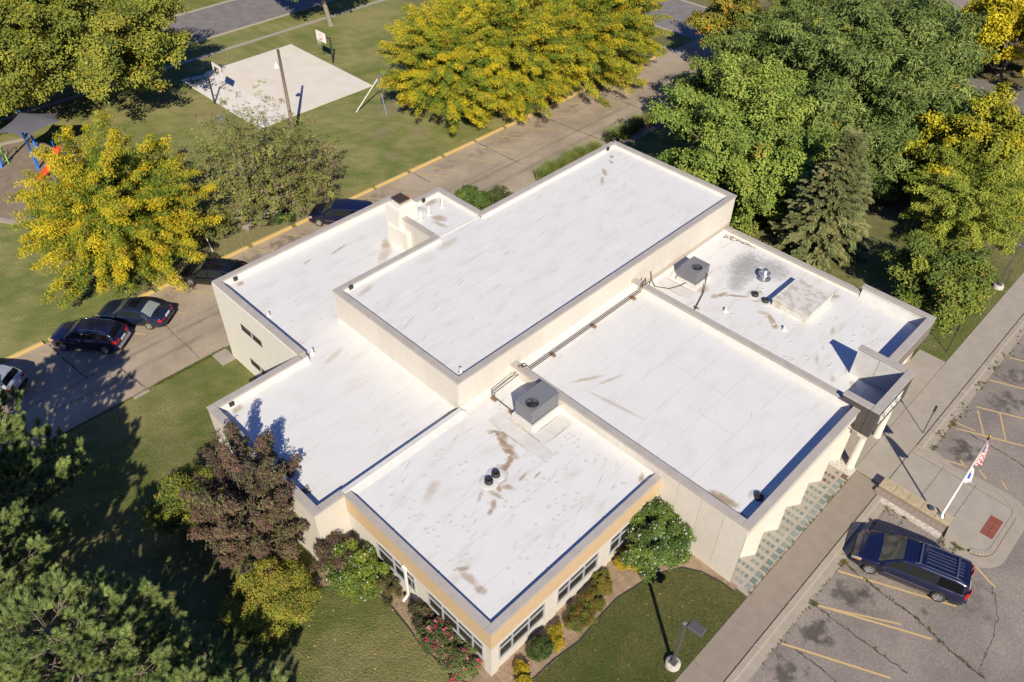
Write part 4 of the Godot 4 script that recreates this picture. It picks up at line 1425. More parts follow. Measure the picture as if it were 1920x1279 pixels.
	M.roof_east = roof_mat(roof_texture(Vector2i(520, 720), 33.02, 7.9, 43.1, 21.85, [
		[40.6, 18.6, 1.7, 1.0, 0.2, 0.26, 1], [39.2, 18.3, 1.4, 0.6, 0.4, 0.2, 1], [41.5, 17.4, 1.0, 1.2, 0.0, 0.2, 1], [35.18, 20.5, 0.035, 1.1, 0.0, 0.9], [36.02, 20.5, 0.035, 1.1, 0.0, 0.9], [34.35, 20.0, 0.035, 1.1, 0.0, 0.7], [37.1, 21.6, 0.6, 0.035, 0.0, 0.7],
		[38.5, 16.5, 0.65, 0.3, 0.3, 0.8], [37.6, 17.4, 0.8, 0.1, -0.9, 0.75], [37.0, 18.1, 0.45, 0.16, -0.3, 0.8], [36.6, 18.3, 0.25, 0.2, 0.0, 0.7], [36.7, 19.2, 0.5, 0.3, 0.0, 0.5], [37.4, 15.3, 0.2, 0.4, 0.5, 0.4], [37.2, 14.7, 0.55, 0.2, 0.9, 0.7], [36.8, 14.2, 0.25, 0.2, 0.9, 0.8], [41.8, 13.2, 0.5, 0.18, -0.8, 0.55], [38.9, 11.6, 0.4, 0.12, 0.3, 0.4], [36.0, 11.0, 0.5, 0.12, 0.5, 0.35], [35.2, 9.6, 0.3, 0.15, 0.4, 0.4], [35.6, 8.6, 0.25, 0.2, 0.4, 0.45]], 150, 27, 1.15, [1]))
	# ground
	M.lawn = StandardMaterial3D.new()
	M.lawn.vertex_color_use_as_albedo = true
	M.lawn.roughness = 0.95
	M.lawn.metallic_specular = 0.15
	textured(M.lawn, ntex(1024, 0.09, 5, 31, [[0.2, gray(0.50)], [0.5, gray(0.82)], [0.8, gray(1.0)]], 0.75), 4.3, ntex(1024, 0.035, 5, 32, [[0.25, Color(0.80, 0.86, 0.78)], [0.75, Color(1.0, 0.98, 0.95)]]), 9.7, rough_n, 1.0, 1.2)
	M.mulch = textured(mat(0.50, 0.375, 0.27, 0.95), ntex(512, 0.11, 4, 33, [[0.25, Color(0.45, 0.40, 0.36)], [0.5, Color(0.8, 0.78, 0.75)], [0.8, gray(1.0)]], 0.7), 1.1, blot, 3.0, rough_n, 0.5, 1.5)
	M.bare = textured(mat(0.33, 0.26, 0.19, 0.95), ntex(512, 0.07, 5, 34, [[0.25, gray(0.6)], [0.75, gray(1.0)]], 0.7), 2.3, blot, 6.0)
	M.dry_grass = textured(mat(0.34, 0.285, 0.165, 0.95), ntex(512, 0.09, 5, 44, [[0.2, Color(0.5, 0.52, 0.42)], [0.75, gray(1.0)]], 0.75), 2.1, ntex(512, 0.03, 4, 45, [[0.25, Color(0.62, 0.72, 0.5)], [0.75, gray(1.0)]]), 4.3)
	M.concrete = textured(mat(0.30, 0.25, 0.205, 0.85), grain, 1.4, soft, 4.9)
	M.concrete_plaza = textured(mat(0.40, 0.36, 0.305, 0.85), grain, 1.5, soft, 5.6)
	M.concrete_light = textured(mat(0.39, 0.345, 0.285, 0.85), grain, 1.3, soft, 3.9)
	M.concrete_white = textured(mat(0.62, 0.58, 0.52, 0.85), grain, 1.2, ntex(512, 0.02, 5, 35, [[0.3, gray(0.68)], [0.6, gray(1.0)]]), 2.1)
	M.court = textured(mat(0.74, 0.69, 0.61, 0.85), grain, 2.0, ntex(512, 0.012, 4, 36, [[0.3, Color(0.95, 0.94, 0.92)], [0.7, gray(1.0)]]), 14.0)
	M.court_worn = textured(mat(0.77, 0.74, 0.69, 0.85), grain, 2.0, ntex(512, 0.012, 4, 37, [[0.3, Color(0.95, 0.94, 0.93)], [0.7, gray(1.0)]]), 13.0)
	M.asphalt = textured(mat(0.27, 0.24, 0.225, 0.9), grain, 0.9, blot, 7.0)
	M.seal_dark = textured(mat(0.20, 0.17, 0.155, 0.9), grain, 0.9, blot, 3.0)
	M.street = textured(mat(0.235, 0.215, 0.205, 0.9), grain, 1.3, blot, 9.0)
	M.lot = mat(1, 1, 1, 0.9)
	M.lot.albedo_texture = paving_texture(Vector2i(1500, 560), 12.0, -14.0, 62.0, 4.3, Color(0.475, 0.445, 0.425), Color(0.555, 0.52, 0.49), [
		[25.9, 2.6, 0.75, 0.8, 0.72], [25.6, 3.2, 0.5, 0.35, 0.6], [23.0, 2.9, 0.7, 0.7, 0.8], [22.6, 3.2, 0.35, 0.3, 0.6], [20.4, 2.9, 0.8, 0.7, 0.75], [17.9, 2.8, 0.7, 0.6, 0.6], [38.6, 2.6, 0.8, 0.7, 0.75], [39.2, 2.0, 0.35, 0.3, 0.6], [44.0, 2.5, 0.9, 0.7, 0.65], [44.6, 1.7, 0.4, 0.4, 0.6], [46.9, 2.7, 0.8, 0.6, 0.55], [27.6, 0.0, 0.18, 0.2, 0.6], [28.0, -0.1, 0.2, 0.12, 0.6], [44.1, 1.0, 0.25, 0.2, 0.7], [43.1, 0.6, 0.6, 0.4, 0.35], [49.4, 2.7, 0.8, 0.6, 0.5], [31.0, -3.6, 0.3, 0.4, 0.3], [30.0, -1.5, 1.2, 0.8, 0.25]], [], 41, 0.12)
	M.drive = mat(1, 1, 1, 0.9)
	M.drive.albedo_texture = paving_texture(Vector2i(1900, 190), -14.0, 41.0, 82.0, 50.0, Color(0.58, 0.525, 0.455), Color(0.66, 0.605, 0.53), [[9.4, 48.2, 1.4, 0.7, 0.25], [14.0, 48.4, 1.2, 0.7, 0.25], [21.5, 48.3, 1.6, 0.8, 0.4], [24.5, 48.3, 1.6, 0.8, 0.45], [33.5, 48.6, 1.2, 0.6, 0.3], [41.0, 48.4, 1.2, 0.6, 0.25], [45.0, 48.2, 1.5, 0.7, 0.3], [49.3, 48.0, 1.5, 0.7, 0.3], [53.0, 48.0, 1.5, 0.7, 0.35], [57.3, 47.8, 1.5, 0.7, 0.3], [61.0, 47.6, 1.5, 0.7, 0.35], [65.0, 47.6, 1.5, 0.7, 0.35]], [[44.6, 0.22, 0.16], [43.1, 0.22, 0.14], [45.3, 0.9, 0.05]], 42, 0.07)
	M.paint_yellow = textured(mat(0.60, 0.44, 0.20, 0.85), ntex(512, 0.06, 4, 38, [[0.3, gray(0.68)], [0.6, gray(1.0)]], 0.7), 0.8)
	M.paint_faded = textured(mat(0.56, 0.41, 0.20, 0.85), ntex(512, 0.06, 4, 39, [[0.3, gray(0.72)], [0.6, gray(1.0)]], 0.7), 0.8)
	M.kerb_yellow = textured(mat(0.62, 0.44, 0.17, 0.85), ntex(512, 0.03, 4, 40, [[0.25, gray(0.7)], [0.6, gray(1.0)]]), 1.1)
	M.crack = mat(0.07, 0.06, 0.05, 0.95)
	M.cap_stone = textured(mat(0.50, 0.41, 0.265, 0.85), fine, 0.9, blot, 2.2)
	M.brick_grey = textured(mat(0.30, 0.255, 0.225, 0.9), grain, 0.7)
	M.tactile = textured(mat(0.26, 0.075, 0.05, 0.85), grain, 0.8)
	for i in 3:
		M["glass_block_%d" % i] = textured(mat(0.17 + i * 0.05, 0.225 + i * 0.045, 0.21 + i * 0.04, 0.22), grain, 0.35, blot, 1.0)
	M.block_brown = textured(mat(0.15, 0.085, 0.065, 0.8), grain, 0.4)
	M.block_grey = textured(mat(0.20, 0.18, 0.165, 0.8), grain, 0.4)
	# vegetation
	M.leaf = leafy(0.28)
	M.petal = leafy(0.3)
	M.bark = textured(mat(0.20, 0.165, 0.13, 0.9), grain, 0.5, null, 1.0, rough_n, 1.0, 1.0)
	M.bark_pale = textured(mat(0.27, 0.235, 0.20, 0.9), grain, 0.5)
	M.pine_bark = textured(mat(0.24, 0.19, 0.15, 0.9), grain, 0.5)
	# vehicles
	for k in [["paint_blue", 0.008, 0.012, 0.048], ["paint_navy", 0.008, 0.010, 0.042], ["paint_steel", 0.014, 0.024, 0.06], ["paint_black", 0.006, 0.007, 0.012], ["paint_silver", 0.44, 0.46, 0.50]]:
		var m := mat(k[1], k[2], k[3], 0.34, 0.35)
		m.clearcoat_enabled = true
		m.clearcoat = 1.0
		m.clearcoat_roughness = 0.06
		M[k[0]] = m
	M.rib = mat(0.09, 0.10, 0.15, 0.45, 0.4)
	M.windshield = mat(0.075, 0.08, 0.065, 0.07)
	M.glass_pale = mat(0.24, 0.28, 0.265, 0.08)
	M.glass_side = mat(0.018, 0.021, 0.02, 0.06)
	M.glass_side.metallic_specular = 0.3
	M.glass_dark = mat(0.006, 0.006, 0.007, 0.06)
	M.glass_dark.metallic_specular = 0.3
	M.chrome = mat(0.65, 0.66, 0.68, 0.2, 1.0)
	M.alloy = mat(0.52, 0.53, 0.54, 0.35, 0.7)
	M.tyre = mat(0.03, 0.028, 0.026, 0.9)
	M.headlight = mat(0.55, 0.56, 0.58, 0.12, 0.3)
	M.amber = mat(0.7, 0.22, 0.04, 0.3)
	M.red_lens = mat(0.42, 0.012, 0.02, 0.2)
	M.plate = mat(0.65, 0.68, 0.75, 0.5)
	# small things
	M.wood_pole = textured(mat(0.27, 0.215, 0.165, 0.9), grain, 0.6)
	M.pole_bronze = mat(0.115, 0.105, 0.105, 0.5, 0.2)
	M.gold = mat(0.75, 0.50, 0.08, 0.3, 0.9)
	M.green_metal = mat(0.03, 0.10, 0.055, 0.6)
	M.sail = textured(mat(0.115, 0.115, 0.14, 0.9), fine, 1.0)
	M.blue_metal = mat(0.01, 0.15, 0.62, 0.45)
	M.lime_metal = mat(0.22, 0.60, 0.08, 0.45)
	M.orange_plastic = mat(0.80, 0.10, 0.03, 0.5)
	M.yellow_metal = mat(0.72, 0.55, 0.20, 0.6)
	M.rubber = mat(0.03, 0.03, 0.03, 0.9)
	M.leg_white = mat(0.62, 0.62, 0.58, 0.55)
	M.leg_blue = mat(0.20, 0.23, 0.33, 0.5)
	M.house_white = textured(mat(0.72, 0.71, 0.68, 0.85), fine, 1.4)
	M.shingle = textured(mat(0.22, 0.19, 0.17, 0.9), grain, 1.0)
	M.net = mat(0.7, 0.7, 0.7, 0.9)
	# shared leaf meshes
	M.frond_mesh = leaf_cluster(1, 16, 0.25, 0.16, 0.06, 0.5)
	M.broad_mesh = leaf_cluster(2, 16, 0.30, 0.20, 0.13)
	M.big_leaf_mesh = leaf_cluster(3, 12, 0.36, 0.28, 0.19)
	M.long_leaf_mesh = leaf_cluster(4, 18, 0.30, 0.25, 0.085, 0.5)
	M.small_mesh = leaf_cluster(5, 20, 0.16, 0.085, 0.055)
	M.tiny_mesh = leaf_cluster(6, 24, 0.15, 0.06, 0.035)
	M.fine_mesh = leaf_cluster(7, 20, 0.30, 0.14, 0.05, 0.2)
	M.tuft_mesh = needle_tuft(8, 230, 0.19, 0.010)
	M.spray_mesh = spruce_spray(9)
	M.dead_leaf_mesh = leaf_cluster(10, 1, 0.01, 0.11, 0.08)
	M.blossom_mesh = leaf_cluster(11, 6, 0.03, 0.05, 0.045, -0.3)
	M.grass_mesh = grass_tuft(12, 7, 0.055, 0.004, 0.05)
	M.tall_grass_mesh = grass_tuft(13, 60, 0.95, 0.006, 0.18)
	M.weed_mesh = grass_tuft(14, 16, 0.14, 0.008, 0.06)
	M.mulch_mesh = leaf_cluster(15, 4, 0.06, 0.09, 0.03, 0.6)

# ---------------------------------------------------------------- ground and paving
func lawn_color(x: float, y: float, n: FastNoiseLite, n2: FastNoiseLite) -> Color:
	var g := Color(0.165, 0.195, 0.062)
	var t := clampf(0.5 + 0.9 * n.get_noise_2d(x, y) + 0.7 * n2.get_noise_2d(x * 0.8, y * 0.8) + 0.45 * n2.get_noise_2d(x * 2.6 + 90.0, y * 2.6), 0.0, 1.0)
	var c := g.lerp(Color(0.335, 0.295, 0.14), t * 0.85)
	# greener watered strip by the entrance and on the front lawn, drier by the playing field
	if y < 11.0 and x > 10.0 and x < 24.0:
		c = Color(0.130, 0.158, 0.046).lerp(Color(0.235, 0.21, 0.09), t * 0.6)
	if x > 43.0 and x < 52.0 and y < 9.0:
		c = c.lerp(Color(0.13, 0.18, 0.045), 0.6)
	if y > 49.0:
		c = c * 1.28
	# bare, trodden places
	for s in [[44.5, 60.5, 1.6, 0.8], [40.8, 57.0, 1.3, 0.7], [43.6, 55.0, 1.0, 0.7], [31.2, 71.5, 1.8, 0.5], [39.0, 53.0, 0.8, 0.6], [46.4, 61.5, 1.2, 0.9], [59.0, 11.0, 6.0, 0.35], [27.0, 52.2, 5.0, 0.6], [20.5, 52.0, 4.0, 0.4], [46.0, 8.4, 1.2, 0.5], [53.5, 16.9, 2.8, 0.5], [58.5, 17.5, 2.0, 0.45]]:
		var d: float = Vector2(x - s[0], y - s[1]).length() / s[2]
		if d < 1.6:
			c = c.lerp(Color(0.34, 0.275, 0.19), clampf(1.2 - d + 0.5 * n2.get_noise_2d(x, y), 0.0, 1.0) * s[3])
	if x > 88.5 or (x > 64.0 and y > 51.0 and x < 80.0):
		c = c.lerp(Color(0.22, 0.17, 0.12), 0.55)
	return c

func ground() -> void:
	var n := noise(0.11, 4, 51)
	var n2 := noise(0.7, 4, 52)
	var xs := []
	var x := -60.0
	while x <= 190.0:
		xs.append(x)
		x += 0.5 if x >= -8.0 and x < 66.0 else (1.5 if x > -20 and x < 110 else 10.0)
	var ys := []
	var y := -60.0
	while y <= 170.0:
		ys.append(y)
		y += 0.5 if y >= 4.0 and y < 80.0 else (1.5 if y > -10 and y < 120 else 10.0)
	ys.append(4.3)
	ys.append(4.9)
	ys.sort()
	var v := PackedVector3Array()
	var c := PackedColorArray()
	var ix := PackedInt32Array()
	var nx := xs.size()
	for yy in ys:
		for xx in xs:
			v.append(Vector3(xx, gz(yy) + (-0.04 * absf(n2.get_noise_2d(xx * 0.6, yy * 0.6)) if yy > 6.5 else 0.0), -yy))
			c.append(lawn_color(xx, yy, n, n2))
	for j in ys.size() - 1:
		for i in nx - 1:
			var a := j * nx + i
			ix.append_array([a, a + nx, a + 1, a + 1, a + nx, a + nx + 1])
	var arr := []
	arr.resize(Mesh.ARRAY_MAX)
	arr[Mesh.ARRAY_VERTEX] = v
	arr[Mesh.ARRAY_COLOR] = c
	arr[Mesh.ARRAY_INDEX] = ix
	var m := ArrayMesh.new()
	m.add_surface_from_arrays(Mesh.PRIMITIVE_TRIANGLES, arr)
	place("ground", m, M.lawn).set_meta("kind", "structure")

func pv(a: Array) -> PackedVector2Array:
	var p := PackedVector2Array()
	for i in range(0, a.size(), 2):
		p.append(Vector2(a[i], a[i + 1]))
	return p

func pl(a: Array) -> Array:
	return Array(pv(a))

func arc(cx: float, cy: float, r: float, a0: float, a1: float, n: int) -> Array:
	var o := []
	for i in n + 1:
		var a := deg_to_rad(lerpf(a0, a1, i / float(n)))
		o.append_array([cx + cos(a) * r, cy + sin(a) * r])
	return o

func line_mark(a: Vector2, b: Vector2, w: float, z: float) -> B:
	var d := (b - a).normalized()
	var s := Vector2(-d.y, d.x) * w * 0.5
	return B.new().plate(PackedVector2Array([a + s, b + s, b - s, a - s]), func(_q: Vector2) -> float: return z)

func crack_strip(pts: Array, w: float, z: float, sd: int) -> B:
	var r := RandomNumberGenerator.new()
	r.seed = sd
	var b := B.new()
	var p := []
	for i in pts.size() - 1:
		var k := int(pts[i].distance_to(pts[i + 1]) / 0.25) + 1
		for j in k:
			p.append(pts[i].lerp(pts[i + 1], j / float(k)) + Vector2(r.randfn(0, 0.03), r.randfn(0, 0.03)))
	p.append(pts[pts.size() - 1])
	for i in p.size() - 1:
		var d: Vector2 = (p[i + 1] - p[i]).normalized()
		var s := Vector2(-d.y, d.x) * w * r.randf_range(0.25, 0.7)
		b.quad(Vector3(p[i].x + s.x, p[i].y + s.y, z), Vector3(p[i].x - s.x, p[i].y - s.y, z), Vector3(p[i + 1].x - s.x, p[i + 1].y - s.y, z), Vector3(p[i + 1].x + s.x, p[i + 1].y + s.y, z))
	return b

func slabs(called: String, x0: float, x1: float, y0: float, y1: float, step: float, z: float, m: Material) -> void:
	var root := Node3D.new()
	root.name = called
	root.set_meta("kind", "structure")
	add_child(root, true)
	var n := int(round((x1 - x0) / step))
	for i in n:
		var a := x0 + (x1 - x0) * i / n
		var e := x0 + (x1 - x0) * (i + 1) / n
		obj("slab", B.new().box(a + 0.005, y0, z - 0.25, e - 0.005, y1, z, 0.005), m, root)

func kerb_run(x0: float, x1: float) -> void:
	var root := Node3D.new()
	root.name = "kerb"
	root.set_meta("kind", "structure")
	add_child(root, true)
	var n := int(round((x1 - x0) / 3.0))
	for i in n:
		var a := x0 + (x1 - x0) * i / n + 0.006
		var e := x0 + (x1 - x0) * (i + 1) / n - 0.006
		obj("kerb_stone", B.new().box(a, 4.30, -0.3, e, 4.62, 0.035, 0.03), M.concrete_light, root)
		obj("gutter_slab", B.new().box(a, 3.9, -0.3, e, 4.30, -0.105), M.concrete_light, root)

func paving() -> void:
	# car park
	ground_part("parking_lot", B.new().map(12, -14, 62, 4.3).plate(pv([12, -14, 62, -14, 62, 3.92, 12, 3.92]), func(_q: Vector2) -> float: return -0.13), M.lot)
	ground_part("parking_lot", B.new().plate(pv([-60, -60, 190, -60, 190, -14, -60, -14]), func(_q: Vector2) -> float: return -0.131), M.asphalt)
	ground_part("parking_lot", B.new().plate(pv([-60, -14, 12, -14, 12, 3.92, -60, 3.92]), func(_q: Vector2) -> float: return -0.131), M.asphalt)
	ground_part("parking_lot", B.new().plate(pv([62, -14, 190, -14, 190, 3.92, 62, 3.92]), func(_q: Vector2) -> float: return -0.131), M.asphalt)
	# pavement, kerb, gutter
	slabs("pavement", -12.0, 32.9, 4.65, 6.12, 3.0, 0.03, M.concrete)
	slabs("pavement", 44.8, 110.0, 4.65, 6.3, 3.2, 0.03, M.concrete_plaza)
	slabs("plaza", 33.0, 44.8, 4.65, 6.27, 3.9, 0.03, M.concrete_plaza)
	slabs("plaza", 33.0, 44.75, 6.29, 7.95, 3.9, 0.03, M.concrete_plaza)
	slabs("plaza", 33.0, 43.0, 7.97, 9.7, 3.3, 0.03, M.concrete_light)
	ground_part("entrance_slab", B.new().box(32.3, 6.14, -0.2, 32.98, 7.6, 0.034), M.concrete_white)
	kerb_run(-12.0, 32.3)
	kerb_run(36.9, 110.0)
	# island with the seat wall
	var isl := [32.95, 4.6, 32.95, 1.1, 32.2, 1.0, 32.35, -0.2]
	isl.append_array(arc(33.25, -0.1, 0.9, 190, 268, 8))
	isl.append_array(arc(35.85, -0.15, 0.85, 272, 360, 8))
	isl.append_array([36.7, 1.5, 36.66, 4.62])
	ground_part("island", B.new().prism(pv(isl), -0.3, 0.03), M.concrete_plaza)
	var rb := B.new()
	var rim := isl.slice(6)
	for i in range(0, rim.size() - 2, 2):
		rb.bar(Vector3(rim[i], rim[i + 1], -0.02), Vector3(rim[i + 2], rim[i + 3], -0.02), 0.22, 0.13)
	ground_part("kerb", rb, M.concrete_light)
	var gut := [36.82, 3.95, 37.55, 3.98, 37.1, 2.5, 37.25, 1.4]
	gut.append_array(arc(35.9, -0.3, 1.42, 12, -80, 9))
	gut.append_array(arc(33.1, -0.1, 1.6, 262, 175, 9))
	gut.append_array([31.75, 0.9, 32.2, 0.9, 32.25, -0.3])
	gut.append_array(arc(33.2, -0.1, 1.05, 190, 268, 6))
	gut.append_array(arc(35.85, -0.15, 1.0, 272, 360, 6))
	ground_part("gutter", B.new().plate(pv(gut), func(_q: Vector2) -> float: return -0.116), M.concrete_light)
	for q in [[34.2, 3.9], [34.2, 2.0], [35.3, 1.1]]:
		pass
	ground_part("joint", B.new().box(33.65, 1.16, 0.028, 36.66, 1.18, 0.034), M.crack)
	ground_part("joint", B.new().box(33.65, 2.9, 0.028, 36.66, 2.92, 0.034), M.crack)
	ground_part("joint", B.new().box(36.3, -0.6, 0.028, 36.32, 4.6, 0.034), M.crack)
	# tactile mat
	var tm := Node3D.new()
	tm.name = "tactile_mat"
	tm.set_meta("kind", "structure")
	add_child(tm)
	var u := Vector2(0.02, 1.0).normalized()
	for i in 3:
		for j in 2:
			var p := Vector2(33.66 + i * 0.5, -0.76 + j * 0.31)
			obj("tactile_tile", B.new().box(p.x, p.y, 0.03, p.x + 0.485, p.y + 0.30, 0.045, 0.006), M.tactile, tm)
	# markings
	for q in [[24.34, 3.62, 26.5, -0.9], [21.5, 3.8, 23.45, -0.4], [26.7, 3.82, 28.9, -1.0], [18.7, 3.7, 20.7, -0.6], [15.9, 3.7, 18.0, -0.7], [31.9, -0.3, 31.2, -1.9], [48.2, 3.72, 49.9, -0.6], [45.27, 3.8, 46.6, 0.6], [42.48, 3.45, 43.9, 0.2], [39.93, 3.64, 42.1, -1.4], [51.0, 3.7, 53.0, -0.8]]:
		ground_part("parking_line", line_mark(Vector2(q[0], q[1]), Vector2(q[2], q[3]), 0.105, -0.124), M.paint_yellow)
	for q in [[42.24, 3.3, 40.6, 2.3], [42.97, 2.31, 40.96, 1.22], [40.39, 3.76, 40.54, 2.76], [37.16, 3.3, 37.56, 2.1], [37.8, 2.5, 37.5, 2.0], [37.85, 1.5, 37.5, 0.95], [37.94, 0.3, 37.55, -0.1], [24.5, 3.3, 26.2, 0.4]]:
		ground_part("parking_line", line_mark(Vector2(q[0], q[1]), Vector2(q[2], q[3]), 0.10, -0.1235), M.paint_faded)
	# cracks with weeds
	var weeds := []
	var k := 0
	for q in [[[27.35, 4.0], [27.15, 2.41], [27.03, 1.46], [27.04, 0.42], [26.76, -0.8], [26.52, -1.88], [26.3, -3.4]], [[24.23, 3.61], [24.21, 2.24], [24.21, 1.03], [24.18, -0.81]], [[21.68, 3.73], [21.71, 2.46], [21.68, 1.24], [21.6, 0.2]], [[31.51, -1.52], [30.62, -2.11], [29.86, -2.52], [28.58, -2.85], [27.32, -2.9], [26.5, -3.0]], [[40.1, 3.8], [40.0, 1.0], [39.6, -2.0]], [[46.0, 3.8], [45.8, 0.0]]]:
		var pts: Array = q.map(func(e: Array) -> Vector2: return Vector2(e[0], e[1]))
		ground_part("crack", crack_strip(pts, 0.055 if k != 3 else 0.035, -0.127, k), M.crack)
		for i in pts.size() - 1:
			var cnt := int(pts[i].distance_to(pts[i + 1]) * [14, 3, 1, 1, 1, 1][k])
			for e in cnt:
				var p: Vector2 = pts[i].lerp(pts[i + 1], rng.randf()) + Vector2(rng.randfn(0, 0.05), 0)
				weeds.append([Vector3(p.x, p.y, -0.13), rng.randf_range(0.35, 0.9)])
		k += 1
	for i in 110:
		weeds.append([Vector3(rng.randf_range(20.0, 32.0), 3.9 + rng.randfn(0, 0.03), -0.13), rng.randf_range(0.3, 0.8)])
	for c in [[27.3, 3.9, 0.25, 22], [24.3, 3.75, 0.2, 16], [37.6, 3.85, 0.14, 14], [38.8, 4.0, 0.25, 14], [40.1, 3.95, 0.18, 22], [41.4, 3.95, 0.5, 26], [44.5, 4.0, 0.4, 18], [46.5, 4.0, 0.4, 18], [48.2, 3.98, 0.4, 14], [32.2, 3.6, 0.28, 30], [32.0, 3.0, 0.3, 20], [32.1, 0.3, 0.2, 26], [31.9, 1.0, 0.15, 12], [51.0, 4.0, 0.6, 14]]:
		for i in c[3]:
			weeds.append([Vector3(c[0] + rng.randfn(0, c[2]), c[1] + rng.randfn(0, c[2] * 0.5), -0.13), rng.randf_range(0.5, 1.3)])
	for i in 75:
		weeds.append([Vector3(rng.randf_range(22.5, 32.3), 6.15 + rng.randfn(0, 0.025), 0.0), rng.randf_range(0.4, 1.2)])
	for i in 40:
		weeds.append([Vector3(rng.randf_range(16.0, 32.0), 4.635 + rng.randfn(0, 0.008), 0.02), rng.randf_range(0.2, 0.5)])
	var wl := []
	for w in weeds:
		var s: float = w[1]
		wl.append([Transform3D(Basis(Vector3.UP, rng.randf() * TAU).scaled(Vector3(s, s * 0.8, s)), G(w[0])), Color(0.10, 0.135, 0.03).lerp(Color(0.26, 0.20, 0.06), rng.randf() * 0.8)])
	tag(copies("weeds", M.weed_mesh, M.leaf, wl), "low weeds growing in the paving cracks and gutter joints", "weeds")
	# glass-block paving lights in front of the folded wall
	var gb := Node3D.new()
	gb.name = "glass_block_pavement"
	gb.set_meta("kind", "structure")
	add_child(gb)
	obj("paving_frame", B.new().prism(pv([22.3, 6.14, 32.28, 6.14, 32.28, 7.7, 22.4, 7.7]), -0.25, 0.02), M.concrete_plaza, gb)
	for i in 21:
		var x := 22.62 + i * 0.465
		var big := M["glass_block_%d" % (rng.randi() % 3)] as Material
		if i == 20:
			big = M.block_brown
		obj("glass_block", B.new().box(x, 6.24, 0.0, x + 0.33, 6.53, 0.032, 0.008), big, gb)
		for j in 4:
			var y := 6.69 + j * 0.235
			var xx := x + 0.04
			# keep clear of the folded wall
			var ph := absf(2.0 * fposmod(xx + 0.1 - 22.37, 2.14) / 2.14 - 1.0)
			var lim := 7.06 + 0.66 * (1.0 - ph)
			if y + 0.17 > lim:
				continue
			var bm := M["glass_block_%d" % (rng.randi() % 3)] as Material
			if i >= 18:
				bm = M.block_brown if (i + j) % 2 else M.block_grey
			if i == 20 and j > 0:
				continue
			obj("glass_block", B.new().box(xx, y, 0.0, xx + 0.215, y + 0.17, 0.03, 0.006), bm, gb)
	# driveway
	var zd := gz(45.0)
	ground_part("driveway", B.new().map(-14, 41, 82, 50).plate(pv([-14, 41.05, 82, 41.05, 82, 49.66, -14, 49.66]), func(_q: Vector2) -> float: return zd + 0.008), M.drive)
	ground_part("driveway", B.new().plate(pv([-60, 41.05, -14, 41.05, -14, 49.66, -60, 49.66]), func(_q: Vector2) -> float: return zd + 0.008), M.concrete)
	for q in [[40.03, 48.9, 41.75, 46.38], [38.43, 49.18, 40.0, 46.9], [42.86, 48.9, 44.5, 45.9], [48.29, 49.02, 50.18, 46.22], [45.4, 49.0, 47.2, 46.2], [51.0, 49.0, 52.9, 46.2], [15.29, 49.43, 17.48, 46.55], [13.2, 49.3, 14.9, 46.0], [6.07, 49.01, 8.2, 46.2], [9.6, 49.2, 11.9, 45.9], [19.6, 49.3, 21.4, 46.6], [22.4, 49.3, 24.2, 46.6], [25.2, 49.3, 27.0, 46.6], [32.9, 49.2, 34.7, 46.5], [35.7, 49.2, 37.4, 46.5], [54.6, 48.9, 56.4, 46.1], [58.2, 48.9, 60.0, 46.1], [61.8, 48.9, 63.6, 46.1], [2.6, 48.6, 4.8, 45.6], [64.8, 48.9, 66.6, 46.1]]:
		ground_part("parking_line", line_mark(Vector2(q[0], q[1]), Vector2(q[2], q[3]), 0.10, zd + 0.013), M.paint_faded)
	k = 10
	for q in [[[13.36, 46.3], [13.28, 44.88], [13.31, 41.2]], [[6.98, 49.4], [6.98, 47.99], [7.13, 46.42], [7.32, 44.5]], [[9.2, 44.0], [9.27, 43.38], [9.54, 41.3]], [[54.0, 49.4], [54.25, 45.18], [54.59, 41.6]], [[38.3, 49.5], [38.35, 47.2]], [[61.96, 48.2], [62.14, 44.81], [62.24, 42.2]], [[30.0, 49.4], [30.2, 41.2]], [[46.0, 49.4], [46.1, 44.0]]]:
		ground_part("crack", crack_strip(q.map(func(e: Array) -> Vector2: return Vector2(e[0], e[1])), 0.075, zd + 0.0115, k), M.crack if k > 10 else M.seal_dark)
		k += 1
	ground_part("joint", B.new().box(-14, 45.28, zd + 0.006, 82, 45.31, zd + 0.0105), M.seal_dark)
	ground_part("walk_pad", B.new().box(14.0, 39.6, zd - 0.1, 15.0, 41.0, zd + 0.03), M.concrete_light)
	ground_part("walk_pad", B.new().box(8.6, 40.75, zd - 0.1, 9.6, 41.04, zd + 0.02), M.concrete_light)
	# streets
	ground_part("street", B.new().plate(pv([-60, 88.3, 80.3, 88.3, 80.3, 96.6, -60, 96.6]), func(_q: Vector2) -> float: return zd + 0.006), M.street)
	ground_part("street", B.new().plate(pv([80.6, 37.0, 89.4, 37.0, 89.4, 88.3, 80.6, 88.3]), func(_q: Vector2) -> float: return zd + 0.0065), M.street)
	ground_part("street_kerb", B.new().box(-60, 87.95, zd - 0.1, 80.2, 88.3, zd + 0.09, 0.02), M.concrete_light)
	ground_part("street_kerb", B.new().box(-60, 96.6, zd - 0.1, 80.2, 96.95, zd + 0.09, 0.02), M.concrete_light)
	ground_part("street_kerb", B.new().box(80.25, 50.5, zd - 0.1, 80.6, 87.9, zd + 0.09, 0.02), M.concrete_light)
	ground_part("street_kerb", B.new().box(89.4, 37.0, zd - 0.1, 89.75, 96.5, zd + 0.09, 0.02), M.concrete_light)
	ground_part("footpath", on_ground(pl([-40, 83.75, 75, 83.7, 75, 84.35, -40, 84.4]), 0.012, B.new()), M.concrete_light)
	ground_part("footpath", on_ground(pl([75.2, 47.0, 76.4, 47.0, 76.4, 83.7, 75.2, 83.7]), 0.014, B.new()), M.concrete_light)
